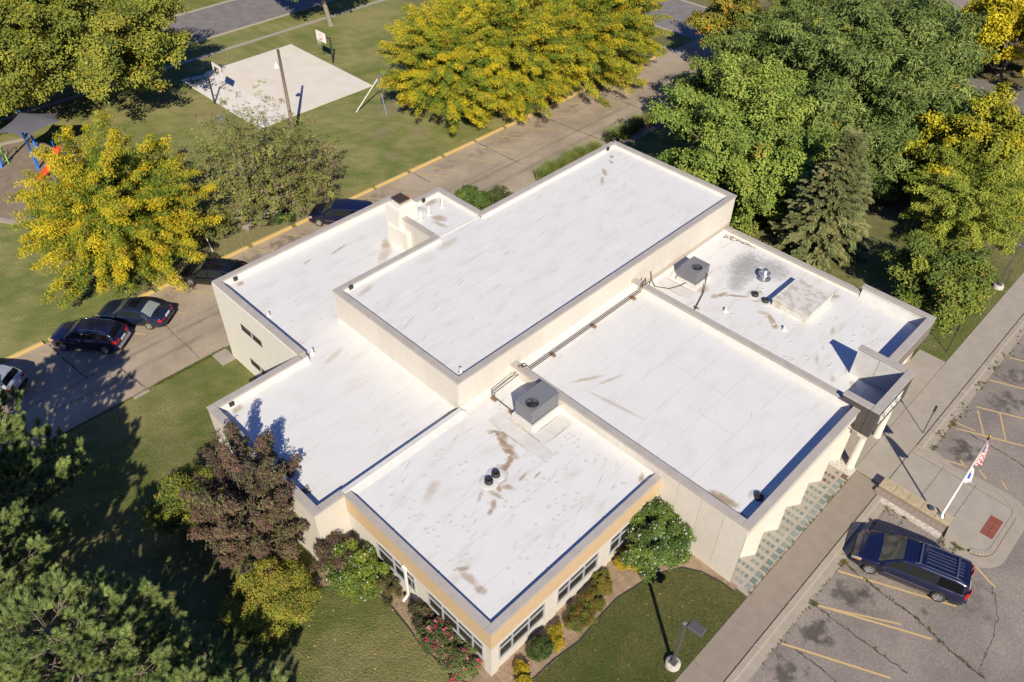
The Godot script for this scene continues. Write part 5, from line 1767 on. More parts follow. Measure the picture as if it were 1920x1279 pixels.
	# east street surface follows the slope nearer the front
	ground_part("street", on_ground(pl([80.6, 5.0, 89.4, 5.0, 89.4, 37.0, 80.6, 37.0]), 0.012, B.new()), M.street)
	# basketball court
	var ct := Node3D.new()
	ct.name = "basketball_court"
	ct.set_meta("kind", "structure")
	add_child(ct)
	for i in 4:
		var x0 := 33.1 + i * 3.35
		obj("slab", B.new().box(x0 + 0.004, 65.6, zd - 0.1, x0 + 3.346, 80.3, zd + 0.03), M.court_worn if i == 0 else M.court, ct)
	# mulch beds against the walls, playground surfacing
	var beds := [
		[11.3, 11.95, 11.3, 10.9, 12.44, 10.5, 13.58, 10.47, 15.1, 10.24, 16.46, 10.35, 17.94, 10.4, 19.63, 10.04, 20.58, 9.7, 21.44, 9.19, 21.9, 8.4, 22.1, 7.4, 22.1, 6.75, 22.45, 6.75, 22.45, 12.0],
		[11.35, 12.0, 11.3, 10.9, 10.6, 11.6, 10.05, 12.86, 10.04, 14.01, 10.0, 15.18, 10.19, 16.15, 10.33, 17.36, 10.41, 18.4, 10.16, 19.47, 9.43, 20.34, 8.6, 21.2, 8.6, 21.7, 11.35, 21.7],
		[40.0, 40.9, 74.0, 40.9, 74.0, 39.6, 40.0, 39.6]]
	for q in beds:
		ground_part("mulch_bed", on_ground(pl(q), 0.028, B.new()), M.mulch)
	for q in [beds[0].slice(2, 26), beds[1].slice(2, 22)]:
		var b := B.new()
		var pts := []
		var rr := []
		for i in range(0, q.size(), 2):
			pts.append(Vector3(q[i], q[i + 1], gz(q[i + 1]) + 0.03))
			rr.append(0.035)
		b.tube(pts, rr, 6)
		ground_part("bed_edging", b, M.rubber)
	ground_part("playground_surface", on_ground(pl([10.0, 67.2, 11.0, 65.3, 13.5, 64.0, 17.5, 66.0, 19.0, 72.0, 17.5, 78.5, 14.7, 79.2, 8.0, 79.5, -6.0, 79.5, -6.0, 67.2]), 0.02, B.new()), M.bare)
	var eb := B.new()
	for q in [[-6.0, 67.2, 10.0, 67.2], [10.0, 67.2, 11.0, 65.3], [11.0, 65.3, 13.5, 64.0], [8.0, 79.6, 14.7, 79.3], [14.7, 79.3, 17.5, 78.5], [-6.0, 79.5, 8.0, 79.6]]:
		eb.bar(Vector3(q[0], q[1], zd + 0.04), Vector3(q[2], q[3], zd + 0.04), 0.45, 0.12)
	ground_part("playground_kerb", eb, M.concrete_light)
	ground_part("bare_soil", on_ground(pl([12, 50.0, 31, 50.0, 30.4, 51.2, 27, 52.6, 23.5, 53.0, 20, 52.2, 16, 51.0]), 0.03, B.new()), M.dry_grass)
	ground_part("bare_soil", on_ground(pl([50, 50.0, 76, 50.0, 75, 51.0, 70, 52.2, 66, 52.5, 60, 52.6, 56, 51.8]), 0.03, B.new()), M.dry_grass)

# ---------------------------------------------------------------- street furniture and play things
func furniture() -> void:
	var zd := gz(45.0)
	# lamp posts
	var lp := thing("lamp_post", "bronze lamp post with square head on a round concrete footing by the front pavement", "lamp post", Vector3(17.16, 6.64, 0.0), 0.0, "car park lamp posts")
	obj("footing", B.new().lathe(Vector3.ZERO, [[0.34, -0.3], [0.34, 0.2], [0.31, 0.25], [0.0, 0.25]], 28), M.concrete_white, lp, true)
	obj("base_plate", B.new().box(-0.16, -0.16, 0.25, 0.16, 0.16, 0.28), M.pole_bronze, lp)
	obj("pole", B.new().box(-0.06, -0.06, 0.28, 0.06, 0.06, 3.5), M.pole_bronze, lp)
	obj("pole_cap", B.new().box(-0.075, -0.075, 3.5, 0.075, 0.075, 3.62, 0.02), M.ac_grey, lp)
	obj("arm", B.new().box(0.04, -0.12, 3.38, 0.2, -0.04, 3.46), M.black_metal, lp)
	var hd := Node3D.new()
	hd.name = "lamp_head"
	hd.position = G(Vector3(0.24, -0.42, 3.42))
	hd.rotation.y = 0.05
	lp.add_child(hd)
	obj("housing", B.new().box(-0.23, -0.36, -0.07, 0.23, 0.32, 0.08, 0.03), M.pole_bronze, hd)
	obj("lens", B.new().box(-0.19, -0.3, -0.085, 0.19, 0.26, -0.072), M.headlight, hd)
	var l2: Node3D = dup(lp, Vector3(54.71, 6.92, 0.0), 0.25, "bronze lamp post on the lawn at the right edge of the view", "car park lamp posts")
	l2.rotation.y = 0.3
	# thin posts along the pavement
	var sp := thing("sign_post", "thin dark sign post on the plaza in front of the entrance canopy", "sign post", Vector3(38.08, 4.77, 0.03), 0.0, "thin posts at the plaza edge")
	obj("post", B.new().tube([Vector3(0, 0, 0), Vector3(0, 0, 2.2)], [0.025, 0.025], 8), M.black_metal, sp)
	obj("sign_plate", B.new().box(-0.06, -0.012, 1.75, 0.06, 0.012, 2.2), M.black_metal, sp)
	sp.rotation.y = deg_to_rad(100)
	dup(sp, Vector3(45.72, 6.67, 0.0), deg_to_rad(80), "thin dark sign post on the grass corner east of the canopy", "thin posts at the plaza edge")
	var gw := thing("guy_rod", "thin grey rod standing beside the right-hand lamp post", "rod", Vector3(54.9, 6.6, 0.0))
	obj("rod", B.new().tube([Vector3(0, 0, 0), Vector3(0.05, 0.1, 1.5)], [0.02, 0.02], 7), M.black_metal, gw)
	# seat wall with cap stones
	var sw := thing("seat_wall", "low brick seat wall with tan cap stones and white concrete apron on the island", "wall", Vector3(32.75, 2.9, 0.0))
	var o := Vector3(32.75, 2.9, 0.0)
	obj("wall_core", B.new(o).box(32.52, 1.16, -0.25, 33.1, 4.73, 0.42), M.concrete, sw)
	for i in 5:
		obj("cap_stone", B.new(o).box(32.45, 1.14 + i * 0.724, 0.42, 33.16, 1.856 + i * 0.724, 0.52, 0.02), M.cap_stone, sw)
	for j in 4:
		for i in 12:
			obj("brick", B.new(o).box(32.28, 1.18 + i * 0.295 + (0.1 if j % 2 else 0.0), -0.12 + j * 0.085, 32.515, 1.18 + i * 0.295 + 0.285 + (0.1 if j % 2 else 0.0), -0.12 + j * 0.085 + 0.075, 0.006), M.brick_grey, sw)
	obj("apron", B.new(o).prism(pv([32.28, 1.16, 32.28, 4.75, 32.0, 4.3, 31.95, 1.16]), -0.26, -0.02), M.concrete_white, sw)
	# flagpole and flags
	var fb := Vector3(32.84, 1.62, 0.52)
	var fp := thing("flagpole", "white flagpole with gold ball on the seat wall", "flagpole", fb)
	obj("flash_collar", B.new().lathe(Vector3.ZERO, [[0.2, 0.0], [0.19, 0.03], [0.09, 0.09], [0.07, 0.12]], 20), M.galvanised, fp, true)
	obj("pole", B.new().tube([Vector3.ZERO, Vector3(0, 0, 3.0), Vector3(0, 0, 5.75)], [0.055, 0.045, 0.03], 12), M.white_metal, fp, true)
	obj("truck", B.new().lathe(Vector3(0, 0, 5.75), [[0.03, 0.0], [0.05, 0.02], [0.05, 0.16], [0.02, 0.2]], 12), M.black_metal, fp, true)
	obj("ball", B.new().lathe(Vector3(0, 0, 6.0), [[0.0, -0.08], [0.055, -0.057], [0.08, 0.0], [0.055, 0.057], [0.0, 0.08]], 14), M.gold, fp, true)
	obj("halyard", B.new().tube([Vector3(0.05, -0.05, 0.7), Vector3(0.045, -0.045, 5.7)], [0.006, 0.006], 4), M.white_metal, fp)
	flag("national_flag", "limp red, white and blue striped flag hanging from the top of the flagpole", fb + Vector3(0, 0, 5.5), 1.55, 0)
	flag("state_flag", "limp white flag with a blue field hanging below the striped flag", fb + Vector3(0, 0, 3.75), 1.1, 1)
	var sl := thing("spotlight", "small round chrome ground spotlight on the cap stones beside the flagpole", "light", Vector3(32.87, 2.19, 0.52))
	obj("housing", B.new().lathe(Vector3.ZERO, [[0.13, 0.0], [0.15, 0.03], [0.14, 0.1], [0.11, 0.12]], 20), M.black_metal, sl, true)
	obj("lens", B.new().lathe(Vector3.ZERO, [[0.11, 0.115], [0.06, 0.15], [0.0, 0.16]], 20), M.chrome, sl, true)
	# yellow hoop beside the east column
	var yr := thing("hoop_rack", "yellow steel hoop on the paving beside the canopy column at the grass corner", "bike rack", Vector3(43.75, 8.25, 0.03))
	for q in [[0.0, 0.42], [0.28, 0.3]]:
		var b := B.new()
		var ring := []
		var rr := []
		for k in 21:
			var a := TAU * k / 20.0
			ring.append(Vector3(q[0] + cos(a) * q[1] * 0.75, sin(a) * q[1] * 0.35, 0.55 + sin(a) * q[1]))
			rr.append(0.045)
		b.tube(ring, rr, 8)
		obj("hoop", b, M.yellow_metal, yr, true)
	obj("stem", B.new().tube([Vector3.ZERO, Vector3(0, -0.1, 0.25)], [0.06, 0.05], 8), M.yellow_metal, yr)
	# small dark box in the mulch
	var db := thing("landscape_light", "small black box light at the edge of the mulch under the white-flowering bush", "light", Vector3(20.3, 9.95, 0.03))
	obj("body", B.new().box(-0.14, -0.12, 0.0, 0.14, 0.12, 0.22, 0.03), M.black_metal, db)
	obj("visor", B.new().box(-0.17, -0.14, 0.22, 0.17, 0.2, 0.25, 0.01), M.black_metal, db)
	# kerb blocks along the driveway
	var xs := [[-10.6, -7.2], [-6.8, -3.4], [-3.0, 0.4], [0.8, 3.9], [4.3, 6.72], [7.08, 10.6], [10.95, 14.5], [14.87, 18.3], [18.7, 22.2], [22.6, 26.1], [26.5, 30.1], [30.5, 34.18], [34.48, 37.88], [38.29, 41.83], [42.22, 45.8], [46.15, 49.6], [50.0, 53.5], [53.9, 57.4], [57.8, 61.3], [61.7, 65.2], [65.6, 69.1], [69.5, 73.0]]
	var where := ["at the far left end", "left of the silver car", "in front of the silver car", "beside the nose of the silver car", "just left of the blue car", "under the nose of the blue car", "between the sedan and the yellow tree", "in front of the black wagon", "right of the black wagon", "below the sparse tree trunk", "at the nose of the navy minivan", "behind the roof of the navy minivan", "past the navy minivan, near the chimney", "opposite the chimney nook", "first left of the row of yellow trees", "under the first yellow tree", "between the first two yellow trees", "under the second yellow tree", "between the second and third yellow trees", "under the third yellow tree", "under the fourth yellow tree", "last at the street end"]
	for i in xs.size():
		if xs[i][1] < 3.0:
			continue
		var q: Array = xs[i]
		var ln: float = q[1] - q[0]
		var kb := thing("kerb_block", "worn yellow concrete kerb block along the driveway, " + where[i], "kerb block", Vector3((q[0] + q[1]) / 2, 49.82, zd), rng.randf_range(-0.006, 0.006), "yellow kerb blocks along the driveway")
		obj("block", B.new().box(-ln / 2, -0.15, -0.1, ln / 2, 0.15, 0.16, 0.04), M.kerb_yellow, kb)
		kb.rotation.y = rng.randf_range(-0.006, 0.006)
	# basketball goals
	goal("black basketball goal with white backboard beside the picnic table", Vector3(32.92, 73.21, zd), 0.0)
	goal("black basketball goal with red rim on the far side of the court", Vector3(46.9, 72.95, zd), PI)
	# utility pole
	var up := thing("utility_pole", "weathered wooden utility pole with a floodlight at the near edge of the court", "pole", Vector3(34.3, 61.5, zd))
	obj("pole", B.new().tube([Vector3(0, 0, -0.3), Vector3(0, 0, 4.0), Vector3(-0.02, 0, 8.5)], [0.17, 0.15, 0.11], 12), M.wood_pole, up, true)
	obj("arm", B.new().tube([Vector3(0, 0, 7.2), Vector3(-0.35, 0.0, 7.35)], [0.03, 0.03], 7), M.galvanised, up)
	obj("floodlight", B.new().lathe(Vector3(-0.42, 0, 7.05), [[0.24, 0.0], [0.23, 0.06], [0.12, 0.3], [0.08, 0.4], [0.0, 0.42]], 18), M.white_metal, up, true)
	obj("sleeve", B.new().tube([Vector3(0, 0, -0.1), Vector3(0, 0, 0.9)], [0.18, 0.178], 12), M.galvanised, up)
	var wi := thing("overhead_cable", "thin overhead cable crossing the far street from the top of the view", "cable", Vector3(40.0, 98.0, zd + 6.0))
	obj("cable", B.new().tube([Vector3(-2.5, 3.0, 1.5), Vector3(1.0, -1.5, 0.6), Vector3(4.2, -6.5, 0.3)], [0.025, 0.025, 0.025], 5), M.galvanised, wi)
	# picnic table
	var pt := thing("picnic_table", "green metal picnic table at the corner of the court", "picnic table", Vector3(34.25, 78.7, zd + 0.03), -0.35)
	for k in 2:
		obj("table_top", B.new().box(-0.9, -0.37 + k * 0.38, 0.72, 0.9, -0.01 + k * 0.38, 0.76, 0.01), M.green_metal, pt)
	for s in [-1.0, 1.0]:
		obj("seat", B.new().box(-0.9, s * 0.72 - 0.14, 0.43, 0.9, s * 0.72 + 0.14, 0.47, 0.01), M.green_metal, pt)
		var b := B.new()
		b.tube([Vector3(s * 0.65, -0.8, 0.02), Vector3(s * 0.65, -0.72, 0.42), Vector3(s * 0.65, 0.72, 0.42), Vector3(s * 0.65, 0.8, 0.02)], [0.03, 0.03, 0.03, 0.03], 6)
		b.tube([Vector3(s * 0.65, -0.3, 0.02), Vector3(s * 0.65, -0.25, 0.72)], [0.03, 0.03], 6)
		b.tube([Vector3(s * 0.65, 0.3, 0.02), Vector3(s * 0.65, 0.25, 0.72)], [0.03, 0.03], 6)
		obj("leg_frame", b, M.black_metal, pt)
	# swing set
	var ss := thing("swing_set", "swing set with one white slanted leg and blue-grey legs, half under the yellow trees", "swing set", Vector3(43.5, 61.0, zd))
	var top := Vector3(0.35, 0.0, 3.05)
	obj("leg", B.new().tube([Vector3(-1.75, 1.1, 0), top], [0.06, 0.06], 9), M.leg_white, ss)
	obj("leg", B.new().tube([Vector3(0.0, -1.4, 0), top], [0.055, 0.055], 9), M.leg_blue, ss)
	obj("top_bar", B.new().tube([top, Vector3(5.4, 2.2, 3.05)], [0.06, 0.06], 9), M.leg_blue, ss)
	obj("leg", B.new().tube([Vector3(5.1, 3.5, 0), Vector3(5.4, 2.2, 3.05)], [0.055, 0.055], 9), M.leg_blue, ss)
	obj("leg", B.new().tube([Vector3(6.8, 1.2, 0), Vector3(5.4, 2.2, 3.05)], [0.055, 0.055], 9), M.leg_blue, ss)
	for k in 2:
		var p := top.lerp(Vector3(5.4, 2.2, 3.05), 0.12 + k * 0.35)
		var b := B.new()
		b.box(p.x - 0.22, p.y - 0.09, 0.55, p.x + 0.22, p.y + 0.09, 0.59, 0.01)
		var seat := obj("swing_seat", b, M.rubber, ss)
		for s in [-0.2, 0.2]:
			obj("chain", B.new().tube([p + Vector3(s, 0, 0), Vector3(p.x + s, p.y, 0.57)], [0.014, 0.014], 4), M.black_metal, seat)
	# shade sail and playground pieces
	var sa := thing("shade_sail", "dark grey fabric shade sail on bright blue posts over the playground", "shade sail", Vector3(16.3, 73.8, zd))
	var c0 := Vector3(16.3, 73.8, zd)
	var b := B.new(c0)
	var edge := [Vector3(14.0, 74.4, 1.0), Vector3(16.6, 75.6, 1.5), Vector3(19.2, 74.3, 1.0), Vector3(18.6, 72.2, 1.3), Vector3(15.3, 71.6, 0.9)]
	var mid := Vector3(16.9, 73.7, 1.75)
	for i in 5:
		for k in 4:
			var p: Vector3 = edge[i].lerp(edge[(i + 1) % 5], k / 4.0)
			var q: Vector3 = edge[i].lerp(edge[(i + 1) % 5], (k + 1) / 4.0)
			p = p.lerp(mid, 0.16 * sin(PI * k / 4.0))
			q = q.lerp(mid, 0.16 * sin(PI * (k + 1) / 4.0))
			b.tri(p, q, mid)
	obj("fabric", b, M.sail, sa, true)
	for q in [[15.6, 72.6, 15.35, 71.7], [13.4, 75.0, 14.0, 74.4], [17.0, 76.6, 16.6, 75.6]]:
		obj("post", B.new(c0).tube([Vector3(q[0], q[1], zd), Vector3(q[2], q[3], 1.6)], [0.11, 0.10], 10), M.blue_metal, sa, true)
	var cl := thing("arch_climber", "lime green tubular arch climber beside the shade sail", "climber", Vector3(13.4, 75.2, zd))
	for s in [0.0, 0.7]:
		obj("arch", B.new().tube([Vector3(s, 0, 0), Vector3(s, 0.1, 1.5), Vector3(s, 0.5, 1.9), Vector3(s, 0.9, 1.5), Vector3(s, 1.0, 0)], [0.04, 0.04, 0.04, 0.04, 0.04], 7), M.lime_metal, cl, true)
	for k in 3:
		obj("rung", B.new().tube([Vector3(0, 0.03, 0.4 + k * 0.4), Vector3(0.7, 0.03, 0.4 + k * 0.4)], [0.025, 0.025], 6), M.lime_metal, cl)
	var sd := thing("slide", "orange-red plastic slide seen through the left yellow tree", "slide", Vector3(16.2, 71.0, zd), 0.5)
	var sb := B.new()
	for i in 10:
		var t := i / 10.0
		var u := (i + 1) / 10.0
		for q in [[-0.32, 0.22, -0.25, 0.0], [-0.25, 0.0, 0.25, 0.0], [0.25, 0.0, 0.32, 0.22]]:
			sb.quad(Vector3(-1.6 + t * 3.0, q[0], 0.25 + 1.3 * t * t + q[1]), Vector3(-1.6 + u * 3.0, q[0], 0.25 + 1.3 * u * u + q[1]), Vector3(-1.6 + u * 3.0, q[2], 0.25 + 1.3 * u * u + q[3]), Vector3(-1.6 + t * 3.0, q[2], 0.25 + 1.3 * t * t + q[3]))
	obj("chute", sb, M.orange_plastic, sd)
	obj("platform", B.new().box(1.4, -0.5, 1.45, 2.5, 0.5, 1.53), M.orange_plastic, sd)
	for q in [[1.5, -0.45], [1.5, 0.45], [2.4, -0.45], [2.4, 0.45]]:
		obj("leg", B.new().tube([Vector3(q[0], q[1], 0), Vector3(q[0], q[1], 2.2)], [0.05, 0.05], 7), M.blue_metal, sd)
	# white marker in the shrubs by the driveway
	var mk := thing("marker_post", "short white post standing in the dry grass by the driveway trees", "post", Vector3(20.0, 51.2, zd))
	obj("post", B.new().tube([Vector3.ZERO, Vector3(-0.15, 0.1, 1.2)], [0.04, 0.04], 7), M.white_metal, mk)
	# electrical cabinet seen through the thin tree
	var ec := thing("utility_cabinet", "small pale utility cabinet in the grass left of the court", "cabinet", Vector3(31.0, 68.6, zd))
	obj("cabinet", B.new().box(-0.35, -0.3, 0.0, 0.35, 0.3, 0.75, 0.03), M.galvanised, ec)
	obj("lid", B.new().box(-0.38, -0.33, 0.75, 0.38, 0.33, 0.82, 0.02), M.galvanised, ec)
	# house across the east street
	house()

func flag(called: String, label: String, at: Vector3, drop: float, kind: int) -> void:
	var t := thing(called, label, "flag", at)
	var cols := [Color(0.45, 0.02, 0.03), Color(0.75, 0.75, 0.75), Color(0.02, 0.03, 0.16)]
	# cloth hanging in vertical folds: rows down, columns in the folds
	var n := 26
	var m := 26
	var parts := {}
	for i in n:
		for j in m:
			var key := ""
			if kind == 0:
				key = "canton" if i < n * 0.42 and j < m * 0.55 else ("red_stripe" if int((i + j * 0.55) / 2.2) % 2 == 0 else "white_stripe")
			else:
				key = "blue_field" if i > n * 0.35 and i < n * 0.72 and j > m * 0.2 and j < m * 0.65 else ("gold_emblem" if i <= n * 0.35 and i > n * 0.2 and j > m * 0.25 and j < m * 0.6 else "cloth")
			if not parts.has(key):
				parts[key] = B.new()
			var f := func(a: float, c: float) -> Vector3:
				var w := 0.10 + 0.62 * pow(a, 0.8) * (1.0 - 0.4 * a)
				var ang := 0.9 + 1.1 * sin(c * 11.0 + a * 1.5) * (0.4 + 0.6 * a)
				return Vector3(0.045 + w * c * cos(-0.75) + 0.10 * sin(ang * 2.2) * a * c * 0.8, -w * c * 0.70 + 0.10 * cos(ang * 2.0 + c * 6.0) * a * 0.8 * c, -drop * a - 0.15 * c * a)
			var b: B = parts[key]
			b.quad(f.call(i / float(n), j / float(m)), f.call((i + 1) / float(n), j / float(m)), f.call((i + 1) / float(n), (j + 1) / float(m)), f.call(i / float(n), (j + 1) / float(m)))
	var ms := {"canton": mat(0.02, 0.03, 0.17, 0.8), "red_stripe": mat(0.55, 0.01, 0.025, 0.8), "white_stripe": mat(0.78, 0.78, 0.78, 0.8), "cloth": mat(0.78, 0.78, 0.78, 0.8), "blue_field": mat(0.03, 0.07, 0.5, 0.8), "gold_emblem": mat(0.45, 0.30, 0.06, 0.8)}
	for k in parts:
		obj(k, parts[k], ms[k], t)
	if kind == 0:
		var sb := B.new()
		for i in 8:
			for j in 4:
				var p := Vector3(0.06 + 0.03 * j, -0.05 - 0.03 * j, -0.08 - i * 0.07)
				sb.box(p.x, p.y - 0.012, p.z, p.x + 0.016, p.y - 0.002, p.z + 0.018)
		obj("stars", sb, ms.white_stripe, t).set_meta("kind", "stuff")

func goal(label: String, at: Vector3, turn: float) -> void:
	var t := thing("basketball_goal", label, "basketball hoop", at, turn, "goals of the basketball court")
	obj("pole", B.new().tube([Vector3(0, 0, -0.2), Vector3(0, 0, 2.75)], [0.085, 0.085], 12), M.black_metal, t)
	var b := B.new()
	b.bar(Vector3(0, 0, 2.6), Vector3(0.95, 0, 3.25), 0.1, 0.1)
	b.bar(Vector3(0.55, 0, 2.98), Vector3(0.98, 0, 2.85), 0.08, 0.06)
	obj("arm", b, M.black_metal, t)
	b = B.new()
	b.bar(Vector3(0.98, -0.3, 3.3), Vector3(0.98, 0.3, 3.3), 0.06, 0.06)
	b.bar(Vector3(0.98, -0.3, 2.85), Vector3(0.98, 0.3, 2.85), 0.06, 0.06)
	b.bar(Vector3(0.98, -0.3, 2.85), Vector3(0.98, -0.3, 3.3), 0.06, 0.06)
	b.bar(Vector3(0.98, 0.3, 2.85), Vector3(0.98, 0.3, 3.3), 0.06, 0.06)
	obj("bracket", b, M.black_metal, t)
	obj("backboard", B.new().box(1.02, -0.82, 2.65, 1.06, 0.82, 3.66), M.white_metal, t)
	b = B.new()
	for q in [[-0.3, 2.9, 0.3, 2.94], [-0.3, 3.34, 0.3, 3.38], [-0.3, 2.94, -0.26, 3.34], [0.26, 2.94, 0.3, 3.34]]:
		b.box(1.061, q[0], q[1], 1.066, q[2], q[3])
	obj("target_square", b, M.red_lens, t)
	b = B.new()
	var ring := []
	var rr := []
	for k in 21:
		ring.append(Vector3(1.32 + cos(TAU * k / 20.0) * 0.23, sin(TAU * k / 20.0) * 0.23, 2.88))
		rr.append(0.014)
	b.tube(ring, rr, 6)
	b.bar(Vector3(1.06, 0, 2.88), Vector3(1.1, 0, 2.88), 0.14, 0.05)
	obj("rim", b, M.red_lens, t)
	b = B.new()
	for k in 12:
		var a := TAU * k / 12.0
		var e := TAU * (k + 0.5) / 12.0
		var g := TAU * (k + 1.0) / 12.0
		var p := Vector3(1.32 + cos(a) * 0.22, sin(a) * 0.22, 2.87)
		var q := Vector3(1.32 + cos(e) * 0.16, sin(e) * 0.16, 2.66)
		var r := Vector3(1.32 + cos(a) * 0.12, sin(a) * 0.12, 2.45)
		b.tube([p, q, r], [0.006, 0.006, 0.006], 3)
		b.tube([Vector3(1.32 + cos(g) * 0.22, sin(g) * 0.22, 2.87), q], [0.006, 0.006], 3)
	obj("net", b, M.net, t)

func house() -> void:
	var at := Vector3(104.0, 24.0, gz(24.0))
	var t := thing("house", "white house behind the yellow tree across the east street", "house", at, 0.12)
	obj("wall", B.new().box(-6, -7, -0.5, 6, 7, 3.2), M.house_white, t)
	var b := B.new()
	for s in [-1.0, 1.0]:
		b.quad(Vector3(s * 6.6, -7.6, 2.9), Vector3(s * 6.6, 7.6, 2.9), Vector3(0, 7.6, 5.6), Vector3(0, -7.6, 5.6))
		b.quad(Vector3(s * 6.6, -7.6, 3.05), Vector3(s * 6.6, 7.6, 3.05), Vector3(0, 7.6, 5.75), Vector3(0, -7.6, 5.75))
	obj("roof", b, M.shingle, t)
	for s in [-7.0, 7.0]:
		b = B.new()
		b.tri(Vector3(-6, s, 3.2), Vector3(6, s, 3.2), Vector3(0, s, 5.62))
		obj("gable", b, M.house_white, t)
	for q in [[-4.6, -2.6], [2.2, 4.2]]:
		var w := obj("window", B.new().box(-6.06, q[0], 0.9, -5.99, q[1], 2.3), M.white_metal, t)
		obj("pane", B.new().box(-6.08, q[0] + 0.08, 0.98, -6.062, q[1] - 0.08, 2.22), M.glass_dark, w)
	obj("door", B.new().box(-6.05, -0.6, 0.0, -5.98, 0.5, 2.1), M.wood_pole, t)
	obj("porch", B.new().box(-7.6, -2.0, -0.5, -6.0, 2.0, 0.1), M.concrete_light, t)

# ---------------------------------------------------------------- planting
func planting() -> void:
	var yg := [Color(0.13, 0.205, 0.024), Color(0.58, 0.46, 0.018), Color(0.55, 0.32, 0.02)]
	var row := "yellow-green trees along the driveway kerb"
	# honey locusts turning yellow
	tree("honey_locust", "broad honey locust turning golden yellow, standing alone left of the driveway cars", "tree", Vector3(14.3, 53.4, -2.3), {"zc": 2.7, "rh": 5.6, "rv": 4.8, "jit": 0.26, "seed": 1, "spray": 0.85, "tip": 0.30, "mesh": M.frond_mesh, "pal": yg, "mix": [0.29, 0.24], "n": 17000, "clumps": 270, "trunk": 0.2, "clump_r": 0.72, "low": -0.7, "flat": 0.45, "fill": 0.35, "sunny": 0.1, "third": 0.03})
	tree("honey_locust", "first and widest of the yellow trees in the row, next to the swing set", "tree", Vector3(47.0, 54.6, -2.3), {"zc": 2.6, "rh": 5.0, "rv": 5.0, "jit": 0.26, "clump_r": 0.75, "seed": 2, "spray": 0.85, "tip": 0.30, "mesh": M.frond_mesh, "pal": yg, "mix": [0.26, 0.24], "n": 15000, "clumps": 240, "trunk": 0.2, "low": -0.7, "flat": 0.45, "fill": 0.35, "third": 0.02}, row)
	tree("honey_locust", "second yellow tree in the row, its branches over the driveway kerb", "tree", Vector3(53.8, 52.0, -2.3), {"zc": 2.7, "rh": 5.7, "rv": 5.6, "jit": 0.26, "clump_r": 0.75, "seed": 3, "spray": 0.85, "tip": 0.30, "mesh": M.frond_mesh, "pal": yg, "mix": [0.26, 0.24], "n": 15000, "clumps": 230, "trunk": 0.2, "low": -0.7, "flat": 0.45, "fill": 0.35, "third": 0.02}, row)
	tree("honey_locust", "third tree in the row, mixed green and yellow, behind the second", "tree", Vector3(61.3, 51.6, -2.3), {"zc": 2.6, "rh": 5.4, "rv": 5.4, "jit": 0.24, "clump_r": 0.75, "seed": 4, "spray": 0.85, "tip": 0.30, "mesh": M.frond_mesh, "pal": yg, "mix": [0.28, 0.18], "n": 11500, "clumps": 200, "trunk": 0.18, "low": -0.7, "flat": 0.45, "fill": 0.35}, row)
	tree("honey_locust", "last and greenest tree of the row, nearest the side street", "tree", Vector3(67.6, 51.2, -2.3), {"zc": 2.2, "rh": 4.6, "rv": 4.6, "jit": 0.22, "clump_r": 0.75, "seed": 5, "spray": 0.85, "tip": 0.30, "mesh": M.frond_mesh, "pal": yg, "mix": [0.20, 0.18], "n": 9000, "clumps": 160, "trunk": 0.16, "low": -0.7, "flat": 0.45, "fill": 0.35}, row)
	# back of the row, towards the field
	tree("honey_locust", "yellow tree standing behind the row, at the top of the picture", "tree", Vector3(58.5, 60.5, -2.3), {"zc": 4.2, "rh": 5.6, "rv": 5.2, "jit": 0.24, "clump_r": 0.75, "seed": 6, "spray": 0.85, "tip": 0.30, "mesh": M.frond_mesh, "pal": yg, "mix": [0.32, 0.2], "n": 10500, "clumps": 180, "trunk": 0.18, "low": -0.7, "flat": 0.45, "fill": 0.3}, row)
	# sycamore at top left and its neighbours
	var syc := [Color(0.12, 0.16, 0.026), Color(0.32, 0.325, 0.04), Color(0.38, 0.28, 0.03)]
	tree("sycamore", "very large olive-green tree at the top left corner above the playground", "tree", Vector3(25.9, 83.3, -2.3), {"zc": 5.2, "rh": 8.6, "rv": 6.2, "dx": -1.8, "dy": -4.0, "seed": 7, "spray": 0.3, "size": 1.05, "mesh": M.broad_mesh, "pal": syc, "mix": [0.50, 0.22], "n": 14000, "clumps": 190, "trunk": 0.42, "low": -0.75, "fill": 0.25, "third": 0.03, "clump_r": 0.85})
	tree("sycamore", "olive-green tree cut off by the left edge above the shade sail", "tree", Vector3(15.0, 83.5, -2.3), {"zc": 2.6, "rh": 6.0, "rv": 4.8, "seed": 8, "spray": 0.3, "size": 1.05, "mesh": M.broad_mesh, "pal": syc, "mix": [0.40, 0.2], "n": 7000, "clumps": 110, "trunk": 0.3, "low": -0.8, "clump_r": 0.85})
	tree("maple_tree", "dark green tree across the far street at the top left", "tree", Vector3(37.5, 104.5, -2.3), {"zc": 3.0, "rh": 6.0, "rv": 4.8, "seed": 9, "mesh": M.big_leaf_mesh, "pal": [Color(0.04, 0.065, 0.016), Color(0.10, 0.13, 0.02)], "mix": [0.3, 0.2], "n": 3400, "clumps": 70, "trunk": 0.3, "low": -0.8})
	tree("maple_tree", "second dark tree across the far street, right of the first", "tree", Vector3(46.5, 103.5, -2.3), {"zc": 2.0, "rh": 4.6, "rv": 3.8, "seed": 10, "mesh": M.big_leaf_mesh, "pal": [Color(0.05, 0.08, 0.016), Color(0.16, 0.16, 0.02)], "mix": [0.4, 0.2], "n": 2600, "clumps": 50, "trunk": 0.25, "low": -0.8})
